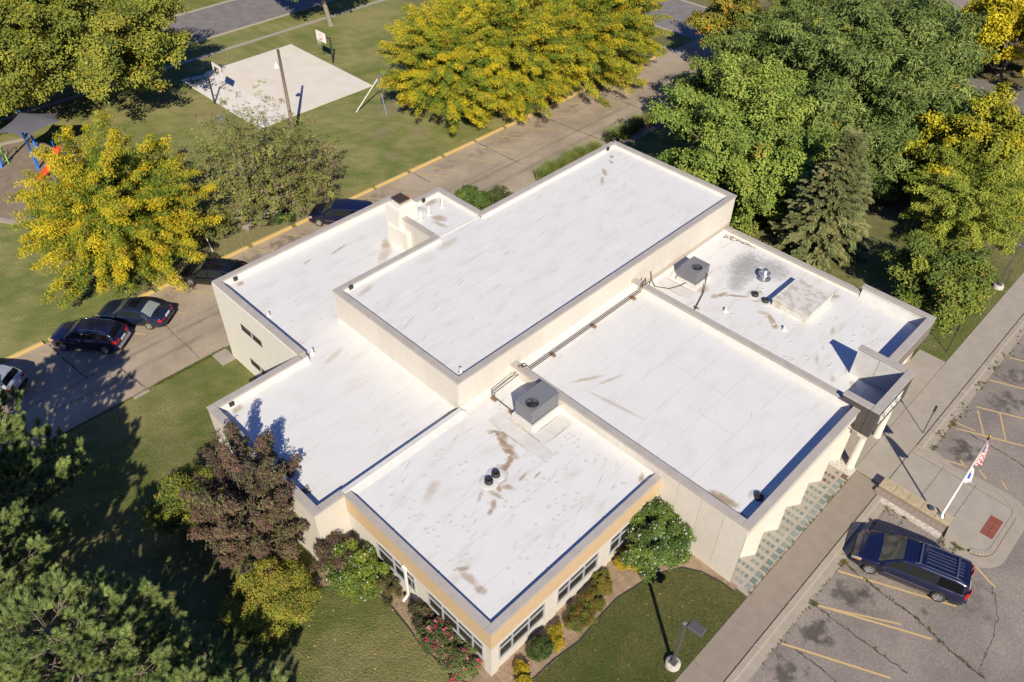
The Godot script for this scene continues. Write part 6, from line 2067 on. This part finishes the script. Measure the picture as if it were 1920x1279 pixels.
	tree("maple_tree", "leafy tree with pale trunk at the top edge beside the far hoop", "tree", Vector3(53.0, 81.8, -2.3), {"zc": 4.3, "rh": 5.6, "rv": 3.6, "dx": -1.2, "dy": 1.5, "seed": 11, "mesh": M.big_leaf_mesh, "pal": [Color(0.07, 0.11, 0.018), Color(0.24, 0.24, 0.03)], "mix": [0.38, 0.22], "n": 3600, "clumps": 75, "trunk": 0.26, "bark": "bark_pale", "low": -0.6})
	# sparse, half-bare tree
	tree("sparse_tree", "sparse grey-brown tree losing its leaves, right of the lone yellow tree", "tree", Vector3(23.3, 51.9, -2.3), {"zc": 1.9, "rh": 5.6, "rv": 5.0, "dx": 2.4, "dy": 0.8, "spray": 0.8, "upright": 0.35, "seed": 12, "mesh": M.small_mesh, "pal": [Color(0.14, 0.17, 0.04), Color(0.29, 0.29, 0.075), Color(0.24, 0.17, 0.10)], "mix": [0.45, 0.28], "n": 3900, "clumps": 170, "trunk": 0.3, "bark": "bark_pale", "low": -0.85, "fill": 0.5, "limbs": 150, "third": 0.12, "size": 1.25, "clump_r": 1.0})
	tree("sparse_tree", "low brown twiggy thicket at the right of the sparse tree, above the navy minivan", "tree", Vector3(29.4, 53.2, -2.3), {"zc": -0.3, "rh": 3.0, "rv": 2.4, "dx": 0.4, "seed": 72, "spray": 0.7, "upright": 0.4, "mesh": M.small_mesh, "pal": [Color(0.14, 0.15, 0.04), Color(0.26, 0.23, 0.08), Color(0.25, 0.18, 0.12)], "mix": [0.5, 0.28], "n": 1200, "clumps": 100, "trunk": 0.12, "bark": "bark_pale", "low": -0.7, "fill": 0.5, "limbs": 100, "third": 0.25, "size": 1.2})
	tree("shrub", "loose olive undergrowth between the sparse tree trunk and the lone yellow tree", "shrub", Vector3(20.3, 52.6, -2.3), {"zc": -1.2, "rh": 2.0, "rv": 1.4, "seed": 73, "spray": 0.5, "upright": 0.4, "mesh": M.small_mesh, "pal": [Color(0.11, 0.14, 0.035), Color(0.25, 0.25, 0.07)], "mix": [0.45, 0.28], "n": 800, "clumps": 50, "trunk": 0.05, "low": -0.4, "fill": 0.4, "limbs": 40, "size": 1.2})
	tree("shrub", "small dark green shrub at the foot of the sparse tree by the driveway", "shrub", Vector3(26.2, 51.5, -2.3), {"zc": -1.6, "rh": 1.0, "rv": 0.9, "seed": 13, "mesh": M.small_mesh, "pal": [Color(0.035, 0.08, 0.02), Color(0.07, 0.12, 0.03)], "mix": [0.4, 0.2], "n": 420, "clumps": 22, "trunk": 0.04})
	# right-hand grove
	tree("oak_tree", "very large dark green tree, tallest of the grove at the upper right", "tree", Vector3(65.5, 24.0, -1.0), {"zc": 6.0, "rh": 8.8, "rv": 7.8, "seed": 14, "spray": 0.35, "mesh": M.long_leaf_mesh, "pal": [Color(0.105, 0.165, 0.036), Color(0.27, 0.33, 0.09), Color(0.34, 0.30, 0.05)], "mix": [0.4, 0.24], "n": 14000, "clumps": 230, "clump_r": 0.8, "trunk": 0.42, "low": -0.75, "third": 0.015, "size": 1.25})
	tree("oak_tree", "mid-green tree with a lime tint at the top edge, left of the largest dark tree", "tree", Vector3(74.5, 31.2, -1.8), {"zc": 5.2, "rh": 5.0, "rv": 5.0, "seed": 15, "spray": 0.35, "mesh": M.long_leaf_mesh, "pal": [Color(0.085, 0.13, 0.028), Color(0.22, 0.255, 0.05)], "mix": [0.45, 0.24], "n": 5200, "clumps": 90, "trunk": 0.3, "low": -0.8, "size": 1.2})
	tree("maple_tree", "rounded green maple behind the far corner of the top roof", "tree", Vector3(52.0, 26.2, -1.2), {"zc": 3.2, "rh": 5.7, "rv": 5.8, "seed": 16, "spray": 0.3, "mesh": M.broad_mesh, "pal": [Color(0.125, 0.20, 0.034), Color(0.33, 0.40, 0.07), Color(0.38, 0.24, 0.04)], "mix": [0.42, 0.22], "n": 9500, "clumps": 140, "trunk": 0.3, "low": -0.8, "third": 0.008, "flat": 0.85, "clump_r": 0.85})
	tree("maple_tree", "small thin green-yellow tree beside the driveway mouth at the top", "tree", Vector3(76.0, 42.4, -2.3), {"zc": 2.0, "rh": 4.2, "rv": 3.0, "seed": 17, "spray": 0.3, "mesh": M.broad_mesh, "pal": [Color(0.12, 0.16, 0.025), Color(0.34, 0.28, 0.03), Color(0.5, 0.22, 0.02)], "mix": [0.45, 0.3], "n": 2300, "clumps": 60, "trunk": 0.18, "low": -0.5, "third": 0.08, "limbs": 45, "size": 1.2})
	tree("bare_tree", "bare grey tree with fine branching at the top edge, right of the side street", "tree", Vector3(79.8, 39.6, -2.3), {"zc": 3.0, "rh": 3.6, "rv": 4.6, "seed": 18, "mesh": M.small_mesh, "pal": [Color(0.2, 0.17, 0.13), Color(0.26, 0.22, 0.16)], "mix": [0.5, 0.2], "n": 420, "clumps": 140, "trunk": 0.22, "bark": "bark_pale", "limbs": 140, "low": -0.4})
	tree("maple_tree", "green tree filling the gap between the rounded maple and the largest dark tree", "tree", Vector3(59.8, 31.0, -1.8), {"zc": 4.0, "rh": 5.2, "rv": 5.4, "seed": 70, "spray": 0.3, "mesh": M.broad_mesh, "pal": [Color(0.11, 0.175, 0.034), Color(0.30, 0.35, 0.065)], "mix": [0.42, 0.22], "n": 6500, "clumps": 120, "trunk": 0.28, "low": -0.8, "clump_r": 0.85})
	tree("oak_tree", "shaded dark tree low behind the spruce", "tree", Vector3(59.5, 20.6, -0.8), {"zc": 2.6, "rh": 3.9, "rv": 3.6, "seed": 71, "spray": 0.35, "mesh": M.long_leaf_mesh, "pal": [Color(0.08, 0.13, 0.03), Color(0.19, 0.24, 0.06)], "mix": [0.4, 0.22], "n": 3600, "clumps": 80, "trunk": 0.2, "low": -0.7, "clump_r": 0.85, "size": 1.2})
	spruce("grey-green spruce with drooping layered branches beside the east roof", Vector3(50.3, 18.0, -0.4), 9.4, 3.4, 19)
	tree("maple_tree", "golden yellow maple at the top right corner in front of the white house", "tree", Vector3(91.5, 20.4, -0.6), {"zc": 3.4, "rh": 5.2, "rv": 4.8, "seed": 20, "mesh": M.big_leaf_mesh, "pal": [Color(0.24, 0.24, 0.014), Color(0.62, 0.51, 0.016)], "mix": [0.66, 0.22], "n": 3600, "clumps": 75, "trunk": 0.28, "low": -0.6, "clump_r": 0.9})
	tree("maple_tree", "second golden maple at the top right edge, behind the first", "tree", Vector3(98.0, 16.0, 0.0), {"zc": 5.0, "rh": 5.0, "rv": 4.4, "seed": 21, "mesh": M.big_leaf_mesh, "pal": [Color(0.26, 0.25, 0.014), Color(0.62, 0.50, 0.016)], "mix": [0.72, 0.2], "n": 3000, "clumps": 70, "trunk": 0.28, "low": -0.6})
	tree("maple_tree", "yellow-green maple at the right edge below the street", "tree", Vector3(63.5, 13.0, 0.0), {"zc": 4.1, "rh": 5.2, "rv": 4.6, "seed": 22, "spray": 0.3, "mesh": M.broad_mesh, "pal": [Color(0.18, 0.22, 0.022), Color(0.50, 0.44, 0.022)], "mix": [0.52, 0.26], "n": 7600, "clumps": 120, "trunk": 0.28, "low": -0.7, "clump_r": 0.9})
	tree("ash_tree", "light lime-green tree between the spruce and the yellow-green maple", "tree", Vector3(57.2, 11.6, 0.0), {"zc": 3.1, "rh": 3.3, "rv": 3.2, "seed": 23, "spray": 0.7, "tip": 0.15, "mesh": M.frond_mesh, "pal": [Color(0.17, 0.23, 0.03), Color(0.40, 0.43, 0.06)], "mix": [0.5, 0.22], "n": 5600, "clumps": 110, "trunk": 0.16, "low": -0.7, "flat": 0.7, "jit": 0.2, "clump_r": 0.8})
	tree("pear_tree", "glossy green tree at the corner of the east roof beside the lamp post", "tree", Vector3(48.0, 9.0, 0.0), {"zc": 2.5, "rh": 2.75, "rv": 2.9, "seed": 24, "spray": 0.3, "mesh": M.broad_mesh, "pal": [Color(0.095, 0.15, 0.026), Color(0.25, 0.28, 0.04), Color(0.33, 0.19, 0.02)], "mix": [0.42, 0.24], "n": 3000, "clumps": 75, "trunk": 0.12, "low": -0.75, "third": 0.015, "size": 0.9})
	# pines at the lower left
	pine("dark pine at the left edge, its crown cut off above the lawn", Vector3(-1.0, 35.2, gz(35.0)), 12.0, 5.0, 25)
	pine("pale-tufted pine filling the bottom left corner", Vector3(-1.1, 21.8, gz(21.8)), 8.4, 4.3, 26)
	pine("pine between the other two at the left edge, mostly in shade", Vector3(-3.4, 28.6, gz(28.6)), 10.5, 4.7, 27)
	pine("lowest pine at the bottom edge, right of the corner pine", Vector3(1.1, 17.8, gz(17.8)), 4.6, 3.0, 28)
	# shrubs round the low wing
	tree("plum_tree", "purple-leaved plum tree leaning over the corner of the white roof", "tree", Vector3(7.6, 24.7, gz(24.7)), {"zc": 2.5, "rh": 2.7, "rv": 4.1, "dx": 0.4, "seed": 29, "mesh": M.small_mesh, "pal": [Color(0.062, 0.046, 0.036), Color(0.175, 0.10, 0.075), Color(0.15, 0.145, 0.06)], "spray": 0.7, "upright": 0.8, "tip": 0.2, "mix": [0.40, 0.24], "n": 5200, "clumps": 120, "trunk": 0.14, "low": -0.75, "third": 0.36, "size": 1.1, "limbs": 60, "clump_r": 0.72, "fill": 0.2, "flat": 1.3})
	tree("plum_shrub", "small purple-leaved shrub against the wall, right of the plum tree", "shrub", Vector3(9.75, 20.9, gz(20.9)), {"zc": 0.9, "rh": 1.15, "rv": 1.7, "seed": 30, "mesh": M.small_mesh, "pal": [Color(0.075, 0.05, 0.04), Color(0.19, 0.10, 0.075), Color(0.14, 0.14, 0.055)], "mix": [0.4, 0.25], "n": 900, "clumps": 40, "trunk": 0.05, "low": -0.7, "third": 0.2, "limbs": 35, "fill": 0.5})
	tree("elder_shrub", "tall green and yellow shrub on the left side of the plum tree", "shrub", Vector3(6.6, 28.6, gz(28.6)), {"zc": 0.5, "rh": 1.75, "rv": 2.1, "seed": 31, "mesh": M.fine_mesh, "pal": [Color(0.07, 0.12, 0.03), Color(0.20, 0.22, 0.03), Color(0.42, 0.33, 0.02)], "mix": [0.45, 0.3], "n": 1500, "clumps": 60, "trunk": 0.06, "low": -0.6, "third": 0.08, "limbs": 30, "size": 0.9})
	tree("spirea_shrub", "wide low yellow-orange shrub mounding at the foot of the plum tree", "shrub", Vector3(6.5, 21.6, gz(21.6)), {"zc": -0.05, "rh": 2.15, "rv": 1.0, "seed": 32, "mesh": M.fine_mesh, "pal": [Color(0.16, 0.20, 0.03), Color(0.36, 0.34, 0.05), Color(0.40, 0.24, 0.05)], "mix": [0.5, 0.25], "n": 2300, "clumps": 80, "trunk": 0.04, "low": -0.1, "third": 0.08, "size": 0.75, "fill": 0.25})
	tree("rose_of_sharon", "round white-flowering bush at the left wall of the low wing", "shrub", Vector3(10.15, 19.75, gz(19.75)), {"zc": 0.65, "rh": 1.3, "rv": 1.25, "seed": 33, "mesh": M.small_mesh, "pal": [Color(0.075, 0.13, 0.022), Color(0.21, 0.25, 0.03)], "mix": [0.45, 0.25], "n": 1500, "clumps": 60, "trunk": 0.05, "low": -0.5, "flowers": 160, "flower_size": 0.7, "flower_col": [Color(0.8, 0.8, 0.8), Color(0.8, 0.75, 0.78)]})
	tree("rose_of_sharon", "tall white-flowering bush against the right end of the front windows", "shrub", Vector3(21.05, 10.75, 0.0), {"zc": 1.35, "rh": 1.6, "rv": 1.6, "seed": 34, "mesh": M.small_mesh, "pal": [Color(0.065, 0.125, 0.024), Color(0.165, 0.23, 0.04)], "mix": [0.42, 0.22], "n": 2600, "clumps": 80, "trunk": 0.07, "low": -0.6, "flowers": 420, "flower_size": 0.75, "flower_col": [Color(0.8, 0.8, 0.8), Color(0.8, 0.72, 0.76)]})
	tree("dogwood_shrub", "thin brownish-green shrub below the left windows beside the downspout", "shrub", Vector3(10.6, 18.35, gz(18.35)), {"zc": 0.3, "rh": 0.62, "rv": 0.75, "seed": 35, "mesh": M.tiny_mesh, "pal": [Color(0.07, 0.085, 0.03), Color(0.16, 0.13, 0.05)], "mix": [0.5, 0.25], "n": 420, "clumps": 26, "trunk": 0.03, "low": -0.5, "limbs": 20})
	tree("rose_bush", "long rose bush with pink blooms under the left windows near the corner", "shrub", Vector3(10.65, 14.6, gz(14.6)), {"zc": 0.55, "rh": 0.95, "rv": 0.85, "seed": 36, "mesh": M.small_mesh, "pal": [Color(0.075, 0.10, 0.034), Color(0.15, 0.18, 0.06)], "mix": [0.45, 0.25], "n": 640, "clumps": 36, "trunk": 0.03, "low": -0.4, "flowers": 60, "flower_size": 1.7, "flower_col": [Color(0.70, 0.03, 0.18), Color(0.80, 0.22, 0.36)]})
	tree("rose_bush", "rose bush with deep pink blooms closest to the building corner", "shrub", Vector3(10.75, 13.2, 0.0), {"zc": 0.5, "rh": 1.0, "rv": 0.8, "seed": 37, "mesh": M.small_mesh, "pal": [Color(0.075, 0.10, 0.034), Color(0.16, 0.19, 0.06)], "mix": [0.5, 0.25], "n": 680, "clumps": 36, "trunk": 0.03, "low": -0.4, "flowers": 80, "flower_size": 1.7, "flower_col": [Color(0.70, 0.03, 0.18), Color(0.80, 0.28, 0.42)]})
	tree("rose_bush", "smaller dark rose bush at the pillar left of the long rose bush", "shrub", Vector3(10.75, 15.95, gz(15.95)), {"zc": 0.5, "rh": 0.6, "rv": 0.7, "seed": 38, "mesh": M.small_mesh, "pal": [Color(0.055, 0.04, 0.025), Color(0.10, 0.10, 0.04)], "mix": [0.45, 0.25], "n": 300, "clumps": 22, "trunk": 0.03, "low": -0.4, "flowers": 14, "flower_col": [Color(0.62, 0.03, 0.16)]})
	var sp := [[18.0, 11.2, 0.52, "orange-tinged spirea next to the white-flowering bush, fourth from the corner"], [16.85, 10.98, 0.60, "larger spirea in the middle of the front bed, third from the corner"], [15.75, 10.88, 0.66, "largest spirea of the front bed, below the middle windows"]]
	var k := 40
	for q in sp:
		tree("spirea_shrub", q[3], "shrub", Vector3(q[0], q[1], 0.0), {"zc": q[2] * 0.55, "rh": q[2], "rv": q[2] * 0.75, "seed": k, "mesh": M.tiny_mesh, "pal": [Color(0.085, 0.12, 0.022), Color(0.22, 0.20, 0.03), Color(0.30, 0.09, 0.03)], "mix": [0.45, 0.28], "n": 520, "clumps": 32, "trunk": 0.02, "low": -0.2, "third": 0.12, "fill": 0.2}, "spireas in the front bed")
		k += 1
	tree("boxwood_shrub", "round dark green boxwood in the front bed near the corner", "shrub", Vector3(13.42, 11.05, 0.0), {"zc": 0.38, "rh": 0.52, "rv": 0.46, "seed": k, "mesh": M.tiny_mesh, "pal": [Color(0.035, 0.075, 0.02), Color(0.075, 0.11, 0.025)], "mix": [0.4, 0.2], "n": 640, "clumps": 34, "trunk": 0.02, "low": -0.3, "fill": 0.2})
	var bb := [[14.6, 11.15, "against the wall right of the boxwood"], [14.22, 10.8, "at the lawn side right of the boxwood"], [12.22, 11.15, "between the boxwood and the building corner"], [11.95, 10.62, "nearest the bottom edge by the corner"], [19.35, 11.4, "left of the tall white-flowering bush"], [19.66, 10.85, "at the foot of the tall white-flowering bush, lawn side"], [20.1, 11.5, "against the wall behind the tall white-flowering bush"]]
	for q in bb:
		k += 1
		tree("barberry_shrub", "small bright yellow barberry " + q[2], "shrub", Vector3(q[0], q[1], 0.0), {"zc": 0.24, "rh": 0.30, "rv": 0.30, "seed": k, "mesh": M.tiny_mesh, "pal": [Color(0.26, 0.26, 0.018), Color(0.52, 0.40, 0.018), Color(0.50, 0.13, 0.03)], "mix": [0.5, 0.28], "n": 190, "clumps": 18, "trunk": 0.015, "low": -0.2, "third": 0.12}, "yellow barberries in the front bed")
	tree("shrub", "leafy green shrub with an upright shoot behind the top roof", "shrub", Vector3(36.9, 40.5, -2.3), {"zc": -0.6, "rh": 1.5, "rv": 1.5, "seed": 60, "mesh": M.broad_mesh, "pal": [Color(0.05, 0.095, 0.02), Color(0.15, 0.20, 0.035)], "mix": [0.42, 0.25], "n": 900, "clumps": 45, "trunk": 0.05, "low": -0.5, "size": 0.75})
	tree("shrub", "low dark shrub between the leafy shrub and the ornamental grasses", "shrub", Vector3(39.8, 40.3, -2.3), {"zc": -1.3, "rh": 1.1, "rv": 0.9, "seed": 61, "mesh": M.small_mesh, "pal": [Color(0.045, 0.075, 0.02), Color(0.13, 0.15, 0.035)], "mix": [0.42, 0.25], "n": 500, "clumps": 30, "trunk": 0.03, "low": -0.4})
	tree("shrub", "dark evergreen shrub in the shade beside the east street", "shrub", Vector3(94.0, 24.5, -0.9), {"zc": 0.2, "rh": 1.7, "rv": 1.4, "seed": 62, "mesh": M.broad_mesh, "pal": [Color(0.04, 0.08, 0.02), Color(0.10, 0.14, 0.03)], "mix": [0.4, 0.2], "n": 600, "clumps": 30, "trunk": 0.05, "low": -0.4})
	# ornamental grasses behind the top block
	var gx := [45.6, 46.9, 48.2, 49.5, 50.8, 52.2, 55.2, 56.5, 57.8, 59.2, 60.6, 67.2, 68.3]
	var gl := ["at the left end of the long clump row", "second in the long row behind the roof", "third in the long row behind the roof", "fourth in the long row behind the roof", "fifth in the long row behind the roof", "at the right end of the long row, by the roof corner", "just right of the roof corner", "second right of the roof corner", "third right of the roof corner", "fourth right of the roof corner", "last before the tree shade", "half in shade near the driveway mouth", "farthest along, in the tree shade"]
	var proto: Node3D = null
	for i in gx.size():
		var at := Vector3(gx[i], 41.0 + 0.25 * sin(i * 2.3), -2.3)
		if proto == null:
			proto = thing("ornamental_grass", "tall green ornamental grass clump " + gl[i], "grass clump", at, 0.0, "ornamental grasses behind the building")
			var list := []
			for e in 26:
				var a := rng.randf() * TAU
				var r := 0.5 * sqrt(rng.randf())
				var s := rng.randf_range(0.75, 1.2)
				list.append([Transform3D(Basis(Vector3.UP, rng.randf() * TAU).scaled(Vector3(s * 1.35, s * 1.25, s * 1.35)), Vector3(cos(a) * r, 0, sin(a) * r)), Color(0.14, 0.20, 0.045).lerp(Color(0.27, 0.29, 0.08), rng.randf())])
			copies("blades", M.tall_grass_mesh, M.leaf, list, proto)
		else:
			dup(proto, at, i * 1.3, "tall green ornamental grass clump " + gl[i])
	# grass blades on the near lawns, so that edges are not clean
	var gr := []
	var n := noise(0.11, 4, 51)
	var n2 := noise(0.7, 4, 52)
	for i in 95000:
		var p: Vector2
		if i % 5 < 2:
			p = Vector2(rng.randf_range(11.0, 22.3), rng.randf_range(6.1, 10.5))
			var lim := 10.45 - maxf(0.0, p.x - 18.0) * 0.30 - maxf(0.0, p.x - 21.0) * 1.2
			if p.y > lim or p.y < 6.12:
				continue
		elif i % 5 < 4:
			p = Vector2(rng.randf_range(-4.0, 10.4), rng.randf_range(8.0, 40.4))
			if p.y > 20.0 and p.x > 9.4:
				continue
		else:
			p = Vector2(rng.randf_range(45.0, 60.0), rng.randf_range(6.35, 14.0))
		var s := rng.randf_range(0.7, 1.3)
		gr.append([Transform3D(Basis(Vector3.UP, rng.randf() * TAU).scaled(Vector3(s, s * rng.randf_range(0.6, 1.2), s)), G(Vector3(p.x, p.y, gz(p.y)))), lawn_color(p.x, p.y, n, n2) * rng.randf_range(0.8, 1.25)])
	for i in 3500:
		var p := Vector2(rng.randf_range(10.0, 14.99), 41.0 + rng.randfn(0, 0.05)) if i % 2 else Vector2(rng.randf_range(-6, 14), 41.02 + rng.randfn(0, 0.04))
		gr.append([Transform3D(Basis(Vector3.UP, rng.randf() * TAU).scaled(Vector3(1, rng.randf_range(0.8, 1.5), 1)), G(Vector3(p.x, p.y, gz(p.y)))), Color(0.13, 0.15, 0.04) * rng.randf_range(0.8, 1.25)])
	tag(copies("lawn_grass", M.grass_mesh, M.leaf, gr), "short mown grass blades on the lawns near the building", "grass")
	# fallen leaves
	var fl := []
	for i in 2600:
		var p: Vector2
		if i % 6 == 0:
			p = Vector2(rng.randf_range(11.5, 22.4), rng.randf_range(6.1, 10.0))
		elif i % 6 == 1:
			p = Vector2(rng.randf_range(0.0, 10.3), rng.randf_range(8.5, 22.0))
		elif i % 6 < 4:
			p = Vector2(rng.randf_range(8.0, 72.0), 49.4 + absf(rng.randfn(0, 1.3)))
		elif i % 6 == 4:
			p = Vector2(rng.randf_range(20.0, 60.0), 49.6 - absf(rng.randfn(0, 0.5)))
		else:
			p = Vector2(rng.randf_range(44.0, 62.0), rng.randf_range(6.4, 14.0))
		var s := rng.randf_range(0.5, 1.15)
		fl.append([Transform3D(Basis(Vector3(1, 0, 0), rng.randf_range(-0.4, 0.4)) * Basis(Vector3.UP, rng.randf() * TAU).scaled(Vector3(s, s, s)), G(Vector3(p.x, p.y, gz(p.y) + 0.035))), Color(0.42, 0.24, 0.08).lerp(Color(0.50, 0.36, 0.10), rng.randf()) * rng.randf_range(0.6, 1.1)])
	tag(copies("fallen_leaves", M.dead_leaf_mesh, M.leaf, fl), "scattered tan and yellow fallen leaves on the grass and kerbs", "leaves")
	# wood chips standing proud of the mulch
	var mu := []
	for i in 12000:
		var p := Vector2(rng.randf_range(11.4, 22.0), rng.randf_range(9.3, 11.8)) if i % 2 else Vector2(rng.randf_range(9.6, 11.2), rng.randf_range(12.0, 20.8))
		if i % 2 == 1 and p.y < 10.4 - maxf(0.0, p.x - 18.5) * 0.3:
			continue
		if i % 2 == 0 and p.x < 10.1 + (0.25 if p.y > 16 else 0.0):
			continue
		var s := rng.randf_range(0.5, 1.3)
		mu.append([Transform3D(Basis(Vector3.UP, rng.randf() * TAU).scaled(Vector3(s, s, s)), G(Vector3(p.x, p.y, gz(p.y) + 0.035))), Color(0.36, 0.25, 0.16).lerp(Color(0.60, 0.49, 0.37), rng.randf()) * rng.randf_range(0.5, 1.15)])
	tag(copies("wood_chips", M.mulch_mesh, M.leaf, mu), "brown wood chip mulch strewn in the planting beds", "mulch")

# ----------------------------------------------------------------
func _ready() -> void:
	rng.seed = 7
	# camera: drone 34 m up, looking down to the north-east of the plan
	var cam := Camera3D.new()
	cam.name = "camera"
	cam.fov = 45.52
	cam.near = 0.5
	cam.far = 600.0
	var pit := deg_to_rad(42.0946)
	var yaw := deg_to_rad(45.7919)
	var rol := deg_to_rad(-0.80)
	var fw := Vector3(sin(yaw) * cos(pit), cos(yaw) * cos(pit), -sin(pit))
	var rt := Vector3(cos(yaw), -sin(yaw), 0)
	var dn := fw.cross(rt)
	var r2 := rt * cos(rol) + dn * sin(rol)
	var d2 := dn * cos(rol) - rt * sin(rol)
	cam.transform = Transform3D(Basis(G(r2), -G(d2), -G(fw)), G(Vector3(0, 0, 34.218)))
	add_child(cam)
	# sky: clear deep blue
	var env := Environment.new()
	env.background_mode = Environment.BG_SKY
	var sky := Sky.new()
	var sm := ProceduralSkyMaterial.new()
	sm.sky_top_color = Color(0.032, 0.078, 0.26).linear_to_srgb()
	sm.sky_horizon_color = Color(0.22, 0.30, 0.46).linear_to_srgb()
	sm.sky_curve = 0.12
	sm.ground_bottom_color = Color(0.05, 0.05, 0.03).linear_to_srgb()
	sm.ground_horizon_color = Color(0.10, 0.11, 0.10).linear_to_srgb()
	sm.sun_angle_max = 1.0
	sky.sky_material = sm
	env.sky = sky
	env.tonemap_mode = Environment.TONE_MAPPER_LINEAR
	env.tonemap_exposure = 1.30
	env.sdfgi_enabled = true
	env.ssao_enabled = true
	env.ssil_enabled = true
	var we := WorldEnvironment.new()
	we.name = "world_environment"
	we.environment = env
	add_child(we)
	# sun: 36.5 degrees high, shadows fall away from the camera
	var sun := DirectionalLight3D.new()
	sun.name = "sun"
	sun.light_energy = 1.5
	sun.light_color = Color(1.0, 0.955, 0.87)
	sun.light_angular_distance = 0.5
	sun.shadow_enabled = true
	var el := deg_to_rad(36.5)
	var az := deg_to_rad(38.0)
	var dir := G(Vector3(sin(az) * cos(el), cos(az) * cos(el), -sin(el)))
	sun.basis = Basis.looking_at(dir, Vector3.UP)
	add_child(sun)
	make_materials()
	ground()
	paving()
	building()
	roof_things()
	vehicles()
	furniture()
	planting()
